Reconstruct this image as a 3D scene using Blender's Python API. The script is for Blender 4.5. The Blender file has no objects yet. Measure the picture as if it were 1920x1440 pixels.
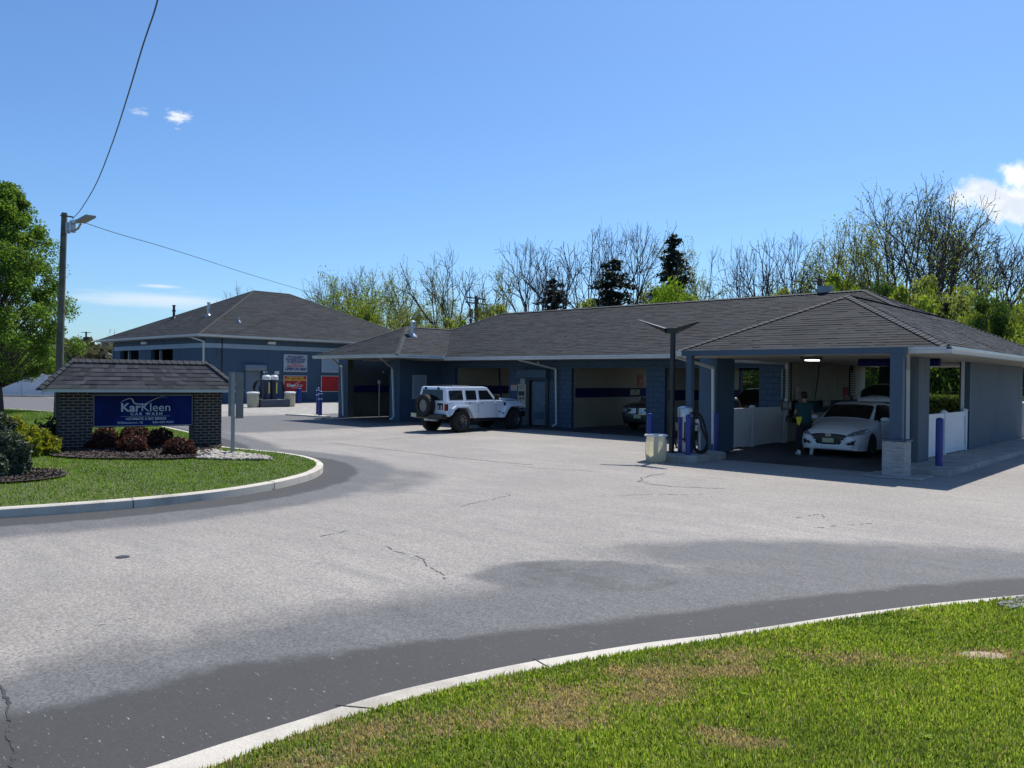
import bpy, bmesh, math, random
import numpy as np
from mathutils import Vector, Matrix, noise as mnoise
R_ = random.Random(7)
PI = math.pi
sc = bpy.context.scene
COL = sc.collection
# ------------------------------------------------------------------ survey of the place: camera pose
F_, CX, CY, HC = 1480., 960., 720., 2.05
def _n(v): v = np.array(v, float); return v/np.linalg.norm(v)
_a = _n([(-637-CX)/F_, -(691-CY)/F_, -1]); _b = _n([(2332-CX)/F_, -(726-CY)/F_, -1])
_s = _n(_a+_b); _d = _n(_a-_b); _a = (_s+_d)/2**.5; _b = (_s-_d)/2**.5
RM = np.array([-_a, _b, np.cross(-_a, _b)])
CAM = np.array([0, 0, HC])
def _ray(x, y): return RM@np.array([(x-CX)/F_, -(y-CY)/F_, -1.])
def g(x, y, z=0.):
    d = _ray(x, y); t = (z-HC)/d[2]; return Vector(CAM+t*d)
def onY(x, y, Y):
    d = _ray(x, y); return Vector(CAM+d*(Y/d[1]))
def onX(x, y, X):
    d = _ray(x, y); return Vector(CAM+d*(X/d[0]))
def atd(x, y, dep):
    d = _ray(x, y); return Vector(CAM+d*dep)
# ------------------------------------------------------------------ materials
def new_mat(name):
    m = bpy.data.materials.new(name); m.use_nodes = True
    nt = m.node_tree; nt.nodes.clear()
    out = nt.nodes.new('ShaderNodeOutputMaterial'); b = nt.nodes.new('ShaderNodeBsdfPrincipled')
    nt.links.new(b.outputs[0], out.inputs[0])
    return m, nt, b, out
def N(nt, t, **kw):
    n = nt.nodes.new(t)
    for k, v in kw.items():
        if hasattr(n, k): setattr(n, k, v)
        else: n.inputs[k].default_value = v
    return n
def L(nt, a, b): nt.links.new(a, b)
def c4(c): return (c[0], c[1], c[2], 1)
def mixc(nt, fac, a, b, bt='MIX'):
    n = nt.nodes.new('ShaderNodeMix'); n.data_type = 'RGBA'; n.blend_type = bt
    for s, v in ((0, fac), (6, a), (7, b)):
        if isinstance(v, bpy.types.NodeSocket): L(nt, v, n.inputs[s])
        else: n.inputs[s].default_value = v if s == 0 else c4(v)
    return n.outputs[2]
def mth(nt, op, a, b=0., clamp=False):
    n = nt.nodes.new('ShaderNodeMath'); n.operation = op; n.use_clamp = clamp
    for s, v in ((0, a), (1, b)):
        if isinstance(v, bpy.types.NodeSocket): L(nt, v, n.inputs[s])
        else: n.inputs[s].default_value = v
    return n.outputs[0]
def sstep(nt, x, lo, hi):
    n = nt.nodes.new('ShaderNodeMapRange'); n.interpolation_type = 'SMOOTHSTEP'
    L(nt, x, n.inputs[0]); n.inputs[1].default_value = lo; n.inputs[2].default_value = hi
    return n.outputs[0]
def tex_noise(nt, vec, scale, detail=3, rough=.55):
    n = nt.nodes.new('ShaderNodeTexNoise'); n.inputs['Scale'].default_value = scale
    n.inputs['Detail'].default_value = detail; n.inputs['Roughness'].default_value = rough
    if vec is not None: L(nt, vec, n.inputs['Vector'])
    return n.outputs[0]
def bumpn(nt, b, h, strength, dist=.01):
    n = nt.nodes.new('ShaderNodeBump'); n.inputs['Strength'].default_value = strength; n.inputs['Distance'].default_value = dist
    L(nt, h, n.inputs['Height']); L(nt, n.outputs[0], b.inputs['Normal'])
def pm(name, c, var=.12, scale=3., rough=.7, bump=0., bscale=60., metal=0., coat=0., spec=.5, c2=None):
    m, nt, b, o = new_mat(name)
    tc = N(nt, 'ShaderNodeTexCoord').outputs['Object']
    n1 = tex_noise(nt, tc, scale, 4, .6)
    f = sstep(nt, n1, .3, .7)
    lo = [x*(1-var) for x in c]; hi = [min(1, x*(1+var)) for x in c] if c2 is None else c2
    L(nt, mixc(nt, f, lo, hi), b.inputs['Base Color'])
    b.inputs['Roughness'].default_value = rough; b.inputs['Metallic'].default_value = metal
    b.inputs['Coat Weight'].default_value = coat; b.inputs['Coat Roughness'].default_value = .05
    b.inputs['Specular IOR Level'].default_value = spec
    if bump: bumpn(nt, b, tex_noise(nt, tc, bscale, 3), bump)
    return m
M = {}
M['blue_wall'] = pm('blue_painted_stucco', (.052, .095, .150), .10, .8, .85, .35, 45)
M['blue_dark'] = pm('blue_painted_trim', (.042, .080, .125), .08, 1.5, .6)
M['stucco'] = pm('grey_blue_stucco', (.105, .132, .155), .16, 1.1, .9, .8, 22)
M['white'] = pm('white_painted_metal', (.62, .64, .64), .05, 2, .4)
M['gutter'] = pm('gutter_enamel', (.50, .53, .54), .06, 2, .35)
M['vinyl'] = pm('white_vinyl', (.66, .68, .72), .04, 2, .45)
M['cream'] = pm('cream_wash_panel', (.34, .325, .255), .08, .7, .6)
M['stripe'] = pm('blue_wall_stripe', (.008, .014, .10), .1, 1, .75, spec=.2)
M['bollard'] = pm('blue_plastic_sleeve', (.006, .022, .19), .1, 4, .35)
M['dark'] = pm('black_paint', (.010, .011, .013), .1, 4, .4)
M['rubber'] = pm('black_rubber', (.012, .012, .012), .2, 8, .8, .3, 40)
M['darkgrey'] = pm('charcoal_plastic', (.03, .032, .035), .15, 6, .6)
M['steel'] = pm('galvanised_steel', (.45, .47, .49), .15, 6, .38, metal=.8)
M['grey'] = pm('grey_paint', (.25, .27, .28), .08, 3, .5)
M['ltblue'] = pm('pale_blue_band_paint', (.27, .37, .48), .06, 1.5, .8, .2, 40)
M['door'] = pm('steel_blue_door', (.075, .125, .185), .06, 2, .5)
M['shutter'] = pm('roll_up_shutter_grey', (.17, .21, .25), .06, 2, .5)
M['concrete'] = pm('concrete', (.30, .285, .26), .22, 2.2, .9, .4, 30)
M['kerb'] = pm('kerb_concrete', (.50, .46, .39), .18, 3.0, .95, .9, 55)
def dirty(name, base, dark, stretch=(1, 1, 1), sc1=1.2, sc2=9, rough=.93, bump=.8, bs=55, amt=.8):
    m, nt, b, o = new_mat(name); tc = N(nt, 'ShaderNodeTexCoord').outputs['Object']
    mp = N(nt, 'ShaderNodeMapping'); mp.inputs['Scale'].default_value = stretch; L(nt, tc, mp.inputs[0])
    n1 = tex_noise(nt, mp.outputs[0], sc1, 6, .65); n2 = tex_noise(nt, mp.outputs[0], sc2, 5, .7); n3 = tex_noise(nt, tc, bs, 3, .7)
    col = mixc(nt, mth(nt, 'MULTIPLY', sstep(nt, n1, .48, .72), amt), base, dark); col = mixc(nt, mth(nt, 'MULTIPLY', sstep(nt, n2, .55, .75), amt*.6), col, dark)
    col = mixc(nt, .5, col, mixc(nt, n3, (.6, .6, .6), (1.4, 1.4, 1.4)), 'MULTIPLY')
    L(nt, col, b.inputs['Base Color']); b.inputs['Roughness'].default_value = rough; bumpn(nt, b, n3, bump, .008); return m
M['kerb'] = dirty('kerb_concrete', (.52, .48, .41), (.30, .27, .22), amt=.75)
M['blue_wall'] = dirty('blue_painted_stucco', (.055, .098, .152), (.034, .060, .094), (1, 1, .18), 1.4, 6, .88, .4, 45, .5)
M['stucco'] = dirty('grey_blue_stucco', (.100, .126, .150), (.070, .088, .108), (1, 1, .35), 1.2, 5, .9, .9, 20, .7)
M['redsign'] = pm('red_sign_vinyl', (.42, .012, .02), .08, 2, .5)
M['red'] = pm('red_enamel', (.35, .03, .02), .1, 5, .4)
M['navy'] = pm('navy_sign_face', (.0015, .010, .085), .25, 1.2, .6, c2=(.002, .016, .14), spec=.15)
M['letter'] = pm('sign_lettering', (.42, .47, .50), .05, 5, .5)
M['letterw'] = pm('white_lettering', (.75, .75, .75), .05, 5, .5)
M['letterb'] = pm('navy_lettering', (.01, .02, .13), .05, 5, .5)
M['lettery'] = pm('yellow_lettering', (.75, .62, .08), .05, 5, .5)
M['letterr'] = pm('red_lettering', (.45, .03, .03), .05, 5, .5)
M['carwhite'] = pm('white_car_paint', (.72, .75, .80), .02, 2, .28, coat=.6)
M['carsilver'] = pm('dark_car_paint', (.045, .05, .052), .05, 2, .25, coat=.6)
M['glass'] = pm('dark_tinted_glass', (.010, .013, .016), .2, 3, .06, spec=.5)
M['chrome'] = pm('chrome_trim', (.6, .62, .64), .05, 3, .18, metal=1.)
M['lampglass'] = pm('headlamp_lens', (.18, .20, .23), .35, 14, .1)
M['tail'] = pm('red_tail_lens', (.16, .004, .006), .3, 10, .2)
M['plate'] = pm('number_plate', (.42, .46, .30), .25, 25, .5)
M['wood'] = pm('weathered_utility_pole', (.105, .105, .085), .3, 2.0, .9, .6, 25)
M['vac_silver'] = pm('vacuum_steel', (.42, .43, .45), .12, 5, .3, metal=.5)
M['vac_blue'] = pm('vacuum_blue_panel', (.012, .035, .22), .5, 7, .35)
M['barrel'] = pm('off_white_barrel', (.66, .63, .50), .12, 3.5, .5)
def plastic(name, c, trans):
    m, nt, b, o = new_mat(name); tc = N(nt, 'ShaderNodeTexCoord').outputs['Object']; n = tex_noise(nt, tc, 4, 4)
    col = mixc(nt, n, [x*.85 for x in c], c); L(nt, col, b.inputs['Base Color']); b.inputs['Roughness'].default_value = .5
    tr = nt.nodes.new('ShaderNodeBsdfTranslucent'); L(nt, mixc(nt, 1., col, (1.25, 1.2, .95), 'MULTIPLY'), tr.inputs[0]); mx = nt.nodes.new('ShaderNodeMixShader'); mx.inputs[0].default_value = trans
    L(nt, b.outputs[0], mx.inputs[1]); L(nt, tr.outputs[0], mx.inputs[2]); L(nt, mx.outputs[0], o.inputs[0]); return m
M['barrel'] = plastic('off_white_barrel', (.66, .63, .52), .45)
M['skin'] = pm('skin', (.33, .18, .12), .08, 8, .55)
M['teal'] = pm('teal_tshirt', (.008, .055, .065), .15, 6, .9, .4, 30)
M['trouser'] = pm('dark_trousers', (.012, .013, .02), .2, 6, .9)
M['hair'] = pm('dark_hair', (.012, .009, .007), .2, 20, .8, .5, 80)
M['shoe'] = pm('white_sneaker', (.65, .65, .66), .08, 9, .6)
M['yellow'] = pm('yellow_cloth', (.6, .5, .02), .1, 9, .8)
M['poster'] = pm('printed_panel', (.30, .29, .22), .6, 9, .5)
M['board'] = pm('menu_board_grey', (.40, .42, .44), .08, 4, .5)
M['bark'] = pm('bark', (.078, .064, .052), .3, 3, .95)
M['barkgrey'] = pm('grey_bark', (.082, .072, .064), .3, 3, .95)
def wood_planks():
    m, nt, b, o = new_mat('weathered_plank_block')
    tc = N(nt, 'ShaderNodeTexCoord').outputs['Object']
    mp = N(nt, 'ShaderNodeMapping'); mp.inputs['Scale'].default_value = (2, 2, 14); L(nt, tc, mp.inputs[0])
    n = tex_noise(nt, mp.outputs[0], 2.2, 5, .65)
    L(nt, mixc(nt, sstep(nt, n, .35, .7), (.40, .385, .37), (.24, .225, .215)), b.inputs['Base Color'])
    b.inputs['Roughness'].default_value = .9
    return m
M['planks'] = wood_planks()
def brick_uv(name, c1, c2, mortar, bw, rh, ms, rough=.9, bump=.6, off=.5, speck=.0, scale=1.):
    m, nt, b, o = new_mat(name)
    uv = N(nt, 'ShaderNodeTexCoord').outputs['UV']
    br = nt.nodes.new('ShaderNodeTexBrick'); L(nt, uv, br.inputs['Vector'])
    br.offset = off; br.inputs['Scale'].default_value = scale
    br.inputs['Color1'].default_value = c4(c1); br.inputs['Color2'].default_value = c4(c2); br.inputs['Mortar'].default_value = c4(mortar)
    br.inputs['Mortar Size'].default_value = ms; br.inputs['Mortar Smooth'].default_value = .1
    br.inputs['Brick Width'].default_value = bw; br.inputs['Row Height'].default_value = rh
    n = tex_noise(nt, uv, 9, 5, .7)
    col = mixc(nt, 1., br.outputs[0], mixc(nt, n, (.6, .6, .6), (1.35, 1.35, 1.35)), 'MULTIPLY')
    if speck:
        n2 = tex_noise(nt, uv, 110, 2, .7)
        col = mixc(nt, speck, col, mixc(nt, n2, (.25, .25, .25), (1.9, 1.9, 1.9)), 'MULTIPLY')
    L(nt, col, b.inputs['Base Color']); b.inputs['Roughness'].default_value = rough
    if bump: bumpn(nt, b, mth(nt, 'ADD', mth(nt, 'MULTIPLY', br.outputs['Fac'], -1.), mth(nt, 'MULTIPLY', n, .5)), bump, .008)
    return m
def tabmat(c_a=(.0112, .0134, .0160), c_b=(.0265, .0315, .0375)):
    m, nt, b, o = new_mat('shingle_tabs'); uv = N(nt, 'ShaderNodeTexCoord').outputs['UV']; ob = N(nt, 'ShaderNodeTexCoord').outputs['Object']
    gi = N(nt, 'ShaderNodeNewGeometry'); wn = nt.nodes.new('ShaderNodeTexWhiteNoise'); wn.noise_dimensions = '1D'
    L(nt, gi.outputs['Random Per Island'], wn.inputs['W'])
    n2 = tex_noise(nt, ob, 90, 3, .75)
    col = mixc(nt, wn.outputs['Value'], c_a, c_b); n3 = tex_noise(nt, ob, .8, 4, .6); col = mixc(nt, .8, col, mixc(nt, n2, (.3, .3, .3), (1.7, 1.7, 1.7)), 'MULTIPLY'); col = mixc(nt, 1., col, mixc(nt, n3, (.7, .7, .7), (1.3, 1.3, 1.3)), 'MULTIPLY')
    L(nt, col, b.inputs['Base Color']); b.inputs['Roughness'].default_value = .9; b.inputs['Specular IOR Level'].default_value = .25; bumpn(nt, b, n2, .5, .005); return m
M['tabs'] = tabmat(); M['signtabs'] = tabmat((.024, .0255, .030), (.066, .069, .078))
def shingle_mat():
    m, nt, b, o = new_mat('asphalt_shingles')
    uv = N(nt, 'ShaderNodeTexCoord').outputs['UV']
    def br(off, w):
        t = nt.nodes.new('ShaderNodeTexBrick'); t.offset = off; t.squash = 1.4; t.squash_frequency = 3; t.offset_frequency = 3
        L(nt, uv, t.inputs['Vector']); t.inputs['Scale'].default_value = 1
        t.inputs['Brick Width'].default_value = w; t.inputs['Row Height'].default_value = .15
        t.inputs['Mortar Size'].default_value = 0.
        t.inputs['Color1'].default_value = (.55, .55, .57, 1); t.inputs['Color2'].default_value = (1.7, 1.65, 1.62, 1)
        return t.outputs[0]
    col = mixc(nt, 1., mixc(nt, .5, br(.37, .31), br(.61, .47)), (.036, .0365, .039), 'MULTIPLY')
    n2 = tex_noise(nt, uv, 70, 3, .75); n3 = tex_noise(nt, uv, .9, 3)
    col = mixc(nt, .8, col, mixc(nt, sstep(nt, n2, .25, .75), (.4, .4, .4), (1.7, 1.7, 1.7)), 'MULTIPLY')
    col = mixc(nt, 1., col, mixc(nt, n3, (.8, .8, .8), (1.2, 1.2, 1.2)), 'MULTIPLY')
    L(nt, col, b.inputs['Base Color']); b.inputs['Roughness'].default_value = .85
    bumpn(nt, b, n2, .5, .006)
    return m
M['shingle'] = shingle_mat()
M['brick'] = brick_uv('dark_brown_brick', (.016, .014, .014), (.034, .026, .022), (.22, .20, .17), .205, .075, .009, bump=.8)
M['cmu'] = brick_uv('painted_blockwork', (.050, .092, .148), (.055, .1, .158), (.026, .050, .085), .40, .20, .012, .8, .5)
def leafmat(name, cols, trans=.35):
    m, nt, b, o = new_mat(name)
    gi = N(nt, 'ShaderNodeNewGeometry')
    cr = nt.nodes.new('ShaderNodeValToRGB'); L(nt, gi.outputs['Random Per Island'], cr.inputs[0])
    e = cr.color_ramp.elements
    e[0].position = 0; e[0].color = c4(cols[0]); e[1].position = 1; e[1].color = c4(cols[-1])
    for i, c in enumerate(cols[1:-1]):
        k = cr.color_ramp.elements.new((i+1)/(len(cols)-1)); k.color = c4(c)
    L(nt, cr.outputs[0], b.inputs['Base Color']); b.inputs['Roughness'].default_value = .6
    b.inputs['Specular IOR Level'].default_value = .25
    tr = nt.nodes.new('ShaderNodeBsdfTranslucent'); L(nt, mixc(nt, 1., cr.outputs[0], (1.5, 1.6, .7), 'MULTIPLY'), tr.inputs[0])
    mx = nt.nodes.new('ShaderNodeMixShader'); mx.inputs[0].default_value = trans
    L(nt, b.outputs[0], mx.inputs[1]); L(nt, tr.outputs[0], mx.inputs[2]); L(nt, mx.outputs[0], o.inputs[0])
    return m
M['leaf_pale'] = leafmat('pale_spring_leaves', [(.24, .27, .08), (.34, .37, .12), (.17, .18, .07)])
M['leaf_green'] = leafmat('yellow_green_leaves', [(.19, .25, .035), (.29, .34, .05), (.12, .17, .028)])
M['leaf_bright'] = leafmat('bright_spring_leaves', [(.20, .31, .03), (.30, .40, .045), (.12, .19, .02)])
M['leaf_mid'] = leafmat('mid_green_leaves', [(.05, .10, .02), (.09, .15, .028), (.035, .065, .015)])
M['leaf_dark'] = leafmat('dark_needles', [(.012, .024, .014), (.022, .038, .02), (.008, .014, .009)], .12)
M['leaf_hedge'] = leafmat('hedge_leaves', [(.05, .08, .012), (.10, .14, .02), (.03, .05, .01)], .3)
M['leaf_bud'] = leafmat('reddish_buds', [(.20, .15, .10), (.26, .22, .14), (.15, .12, .09)])
M['leaf_spruce'] = leafmat('blue_grey_needles', [(.055, .075, .045), (.13, .155, .11), (.03, .042, .028)], .2)
M['leaf_gold'] = leafmat('golden_cypress', [(.16, .19, .02), (.34, .32, .02), (.09, .12, .02)], .3)
M['leaf_red'] = leafmat('dark_red_barberry', [(.055, .016, .012), (.11, .035, .025), (.03, .010, .008)], .2)
M['leaf_deep'] = leafmat('deep_green_juniper', [(.012, .028, .012), (.025, .05, .018), (.008, .016, .008)], .15)
# ------------------------------------------------------------------ mesh builder
class MB:
    def __init__(s): s.v = []; s.f = []; s.uv = None
    def add(s, vs, fs, uvs=None):
        o = len(s.v); s.v += [tuple(v) for v in vs]; s.f += [tuple(i+o for i in f) for f in fs]
        if uvs is not None:
            if s.uv is None: s.uv = []
            s.uv += uvs
        return s
    def box(s, x0, x1, y0, y1, z0, z1):
        x0, x1 = min(x0, x1), max(x0, x1); y0, y1 = min(y0, y1), max(y0, y1)
        return s.add([(x0, y0, z0), (x1, y0, z0), (x1, y1, z0), (x0, y1, z0), (x0, y0, z1), (x1, y0, z1), (x1, y1, z1), (x0, y1, z1)],
              [(0, 3, 2, 1), (4, 5, 6, 7), (0, 1, 5, 4), (1, 2, 6, 5), (2, 3, 7, 6), (3, 0, 4, 7)])
    def obox(s, p0, p1, w, h, up=(0, 0, 1)):   # bar from p0 to p1, w sideways, h along up
        p0 = Vector(p0); p1 = Vector(p1); d = (p1-p0).normalized(); u = Vector(up); r = d.cross(u).normalized(); u = r.cross(d).normalized()
        vs = []
        for p in (p0, p1):
            for a, b in ((-1, -1), (1, -1), (1, 1), (-1, 1)): vs.append(p+r*a*w/2+u*b*h/2)
        return s.add(vs, [(3, 2, 1, 0), (4, 5, 6, 7), (0, 1, 5, 4), (1, 2, 6, 5), (2, 3, 7, 6), (3, 0, 4, 7)])
    def cyl(s, p0, p1, r0, r1=None, n=12, cap=True):
        r1 = r0 if r1 is None else r1
        p0 = Vector(p0); p1 = Vector(p1); d = (p1-p0).normalized()
        a = d.cross(Vector((0, 0, 1)) if abs(d.z) < .9 else Vector((1, 0, 0))).normalized(); b = d.cross(a)
        vs = []
        for p, r in ((p0, r0), (p1, r1)):
            for i in range(n):
                t = 2*PI*i/n; vs.append(p+a*math.cos(t)*r+b*math.sin(t)*r)
        fs = [(i, (i+1) % n, n+(i+1) % n, n+i) for i in range(n)]
        if cap: fs += [tuple(range(n))[::-1], tuple(range(n, 2*n))]
        return s.add(vs, fs)
    def tube(s, pts, r, n=8, closed=False):
        pts = [Vector(p) for p in pts]; m = len(pts); vs = []; fs = []
        pa = None
        for i, p in enumerate(pts):
            d = (pts[min(i+1, m-1)]-pts[max(i-1, 0)]).normalized()
            if pa is None: a = d.cross(Vector((0, 0, 1)) if abs(d.z) < .9 else Vector((1, 0, 0))).normalized()
            else: a = (pa-d*pa.dot(d)).normalized()
            pa = a; b = d.cross(a); rr = r[i] if isinstance(r, (list, tuple)) else r
            for k in range(n):
                t = 2*PI*k/n; vs.append(p+a*math.cos(t)*rr+b*math.sin(t)*rr)
        for i in range(m-1):
            for k in range(n): fs.append((i*n+k, i*n+(k+1) % n, (i+1)*n+(k+1) % n, (i+1)*n+k))
        fs += [tuple(range(n))[::-1], tuple(range((m-1)*n, m*n))]
        return s.add(vs, fs)
    def lathe(s, prof, c=(0, 0, 0), n=20, ax='z', cap=True):
        vs = []; m = len(prof)
        for r, z in prof:
            for i in range(n):
                t = 2*PI*i/n; x, y = r*math.cos(t), r*math.sin(t)
                p = (x, y, z) if ax == 'z' else ((z, x, y) if ax == 'x' else (x, z, y))
                vs.append((p[0]+c[0], p[1]+c[1], p[2]+c[2]))
        fs = [(j*n+i, j*n+(i+1) % n, (j+1)*n+(i+1) % n, (j+1)*n+i) for j in range(m-1) for i in range(n)]
        if cap: fs += [tuple(range(n))[::-1], tuple(range((m-1)*n, m*n))]
        return s.add(vs, fs)
    def prism(s, poly, f0, f1):   # poly of 2-D points mapped by f0 and f1 to the two end faces
        n = len(poly); vs = [f0(*p) for p in poly]+[f1(*p) for p in poly]
        return s.add(vs, [tuple(range(n))[::-1], tuple(range(n, 2*n))]+[(i, (i+1) % n, n+(i+1) % n, n+i) for i in range(n)])
    def sheet(s, poly, z):
        return s.add([(p[0], p[1], z) for p in poly], [tuple(range(len(poly)))])
    def slab(s, poly, z0, z1): return s.prism([(p[0], p[1]) for p in poly], lambda x, y: (x, y, z0), lambda x, y: (x, y, z1))
    def build(s, name, mat, parent=None, local=False, smooth=False, bevel=0., fix=True):
        me = bpy.data.meshes.new(name)
        vs = s.v
        if parent is not None and not local:
            inv = WM(parent).inverted(); vs = [inv@Vector(v) for v in vs]
        me.from_pydata([tuple(v) for v in vs], [], s.f); me.update()
        if s.uv is None:
            uvl = me.uv_layers.new(name='UVMap')
            for p in me.polygons:
                nn = p.normal; ax = max(range(3), key=lambda k: abs(nn[k]))
                for li in p.loop_indices:
                    co = me.vertices[me.loops[li].vertex_index].co
                    uvl.data[li].uv = (co.x, co.y) if ax == 2 else ((co.y, co.z) if ax == 0 else (co.x, co.z))
        else:
            uvl = me.uv_layers.new(name='UVMap')
            for li in range(len(me.loops)): uvl.data[li].uv = s.uv[li]
        if fix and s.uv is None:
            bm = bmesh.new(); bm.from_mesh(me); bmesh.ops.recalc_face_normals(bm, faces=bm.faces); bm.to_mesh(me); bm.free()
        if mat is not None: me.materials.append(mat if not isinstance(mat, str) else M[mat])
        if smooth:
            for p in me.polygons: p.use_smooth = True
            try: me.set_sharp_from_angle(angle=math.radians(40))
            except Exception: pass
        ob = bpy.data.objects.new(name, me); COL.objects.link(ob)
        if parent is not None: ob.parent = parent
        if bevel:
            md = ob.modifiers.new('bevel', 'BEVEL'); md.width = bevel; md.segments = 2; md.limit_method = 'ANGLE'
        return ob
_wm = {}
def WM(o):
    m = Matrix.LocRotScale(o.location, o.rotation_euler, o.scale)
    return WM(o.parent)@m if o.parent else m
def meta(o, label, cat, group=None, kind=None):
    if label: o['label'] = label
    if cat: o['category'] = cat
    if group: o['group'] = group
    if kind: o['kind'] = kind
    return o
def T(name, label, cat, loc=(0, 0, 0), rz=0., group=None):
    o = bpy.data.objects.new(name, None); COL.objects.link(o)
    o.location = loc; o.rotation_euler = (0, 0, rz); o.empty_display_size = .3
    return meta(o, label, cat, group)
def S(mb, name, mat, **k):
    o = mb.build(name, mat, None, **k); o['kind'] = 'structure'; return o
def dup(root, loc=None, rz=None, label=None, scale=None):
    def cp(o, par):
        c = o.copy(); COL.objects.link(c); c.parent = par
        for ch in list(o.children): cp(ch, c)
        return c
    r = cp(root, None)
    if loc is not None: r.location = loc
    if rz is not None: r.rotation_euler = (0, 0, rz)
    if scale is not None: r.scale = scale
    if label: r['label'] = label
    return r
def txt(s, size, fx, name, mat, parent, off=0., spacing=1., shear=0., align='CENTER', sx=1., local=True, fit=None):
    cu = bpy.data.curves.new('t', 'FONT'); cu.body = s; cu.size = size; cu.align_x = align; cu.align_y = 'CENTER'
    cu.offset = off; cu.space_character = spacing; cu.shear = shear; cu.extrude = .002; cu.resolution_u = 3
    to = bpy.data.objects.new('t', cu); me = bpy.data.meshes.new_from_object(to)
    if fit:
        xs_ = [v.co.x for v in me.vertices]; sx = fit/(max(xs_)-min(xs_)); mid_ = (max(xs_)+min(xs_))/2
        for v in me.vertices: v.co.x -= mid_
    inv = Matrix.Identity(4) if (local or parent is None) else WM(parent).inverted()
    for v in me.vertices: v.co = inv@Vector(fx(v.co.x*sx, v.co.y, v.co.z))
    me.materials.clear(); me.materials.append(M[mat]); me.name = name
    o = bpy.data.objects.new(name, me); COL.objects.link(o); o.parent = parent
    bpy.data.objects.remove(to); bpy.data.curves.remove(cu)
    return o
exec_parts = True
# ------------------------------------------------------------------ camera, world, sun
cam = bpy.data.cameras.new('camera'); cam.sensor_width = 36; cam.lens = 36*F_/1920; cam.clip_end = 5000; cam.clip_start = .05
co = bpy.data.objects.new('camera', cam); COL.objects.link(co)
co.matrix_world = Matrix.Translation((0, 0, HC))@Matrix(RM.tolist()).to_4x4()
sc.camera = co
TOSUN = Vector((-.13, .62, 1.)).normalized()
EL = math.asin(TOSUN.z); AZ = math.atan2(TOSUN.x, TOSUN.y)
w = bpy.data.worlds.new('World'); sc.world = w; w.use_nodes = True
nt = w.node_tree; nt.nodes.clear()
wo = nt.nodes.new('ShaderNodeOutputWorld'); bg = nt.nodes.new('ShaderNodeBackground'); bg.inputs[1].default_value = .1
L(nt, bg.outputs[0], wo.inputs[0])
sky = nt.nodes.new('ShaderNodeTexSky'); sky.sky_type = 'NISHITA'; sky.sun_disc = False
sky.sun_elevation = EL; sky.sun_rotation = AZ; sky.air_density = 1.0; sky.dust_density = .6; sky.ozone_density = 3.; sky.altitude = 0
dirv = nt.nodes.new('ShaderNodeTexCoord').outputs['Generated']
def vdot(v):
    n = nt.nodes.new('ShaderNodeVectorMath'); n.operation = 'DOT_PRODUCT'; L(nt, dirv, n.inputs[0]); n.inputs[1].default_value = tuple(v); return n.outputs['Value']
skycol = mixc(nt, 1., sky.outputs[0], (.66, .895, 1.13), 'MULTIPLY')
def cloud(px, py, wx, wy, nscale, lo, hi, bright, stretch=(1, 1), amp=1.1, dens=1., seed=0, gray=None):
    """a cloud in a given direction of the sky: noise thresholded inside an ellipse of angular size wx, wy"""
    global skycol
    c = Vector(_ray(px, py)).normalized(); r = c.cross(Vector((0, 0, 1))).normalized(); u = r.cross(c)
    x = vdot(r); y = vdot(u); front = mth(nt, 'GREATER_THAN', vdot(c), .5)
    cb = nt.nodes.new('ShaderNodeCombineXYZ'); L(nt, mth(nt, 'MULTIPLY', x, stretch[0]), cb.inputs[0]); L(nt, mth(nt, 'MULTIPLY', y, stretch[1]), cb.inputs[1]); cb.inputs[2].default_value = seed
    n = tex_noise(nt, cb.outputs[0], nscale, 8, .62)
    ex = mth(nt, 'DIVIDE', x, wx); ey = mth(nt, 'DIVIDE', y, wy)
    dd = mth(nt, 'SQRT', mth(nt, 'ADD', mth(nt, 'MULTIPLY', ex, ex), mth(nt, 'MULTIPLY', ey, ey)))
    v = mth(nt, 'ADD', mth(nt, 'SUBTRACT', 1., dd), mth(nt, 'MULTIPLY', mth(nt, 'SUBTRACT', n, .5), amp*2))
    m = mth(nt, 'MULTIPLY', mth(nt, 'MULTIPLY', sstep(nt, v, lo, hi), front), dens)
    col = (bright*.97, bright, bright*1.03) 
    if gray:
        n2 = tex_noise(nt, cb.outputs[0], nscale*1.7, 5, .6)
        col = mixc(nt, sstep(nt, mth(nt, 'ADD', mth(nt, 'MULTIPLY', v, .35), n2), .45, .95), (bright*.98, bright, bright*1.02), tuple(gray))
    skycol = mixc(nt, m, skycol, col)
cloud(1900, 372, .098, .034, 22, .25, .75, 8.6, amp=1.3, gray=(6.0, 6.5, 7.4))
cloud(1906, 322, .022, .02, 30, .2, .8, 8.6, amp=1.1)
cloud(342, 222, .022, .014, 60, .3, 1.25, 8, stretch=(.7, 1.5), amp=1.9, dens=.9, seed=3)
cloud(270, 212, .02, .008, 60, .3, 1.3, 8, stretch=(.6, 2.), amp=1.9, dens=.5, seed=7)
cloud(330, 562, .13, .014, 9, .1, 1., 7.5, stretch=(.5, 5.), amp=1.0, dens=.55, seed=5)
cloud(300, 537, .04, .004, 14, .2, 1., 7.5, stretch=(.4, 4.), amp=.8, dens=.6, seed=9)
L(nt, skycol, bg.inputs[0])
sun = bpy.data.lights.new('sun', 'SUN'); sun.energy = 4.4; sun.angle = math.radians(.53); sun.color = (1, .955, .89)
so = bpy.data.objects.new('sun', sun); COL.objects.link(so); so.rotation_euler = TOSUN.to_track_quat('Z', 'Y').to_euler()
sc.view_settings.view_transform = 'Standard'; sc.view_settings.look = 'None'; sc.view_settings.gamma = 1; sc.view_settings.exposure = .4
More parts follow.
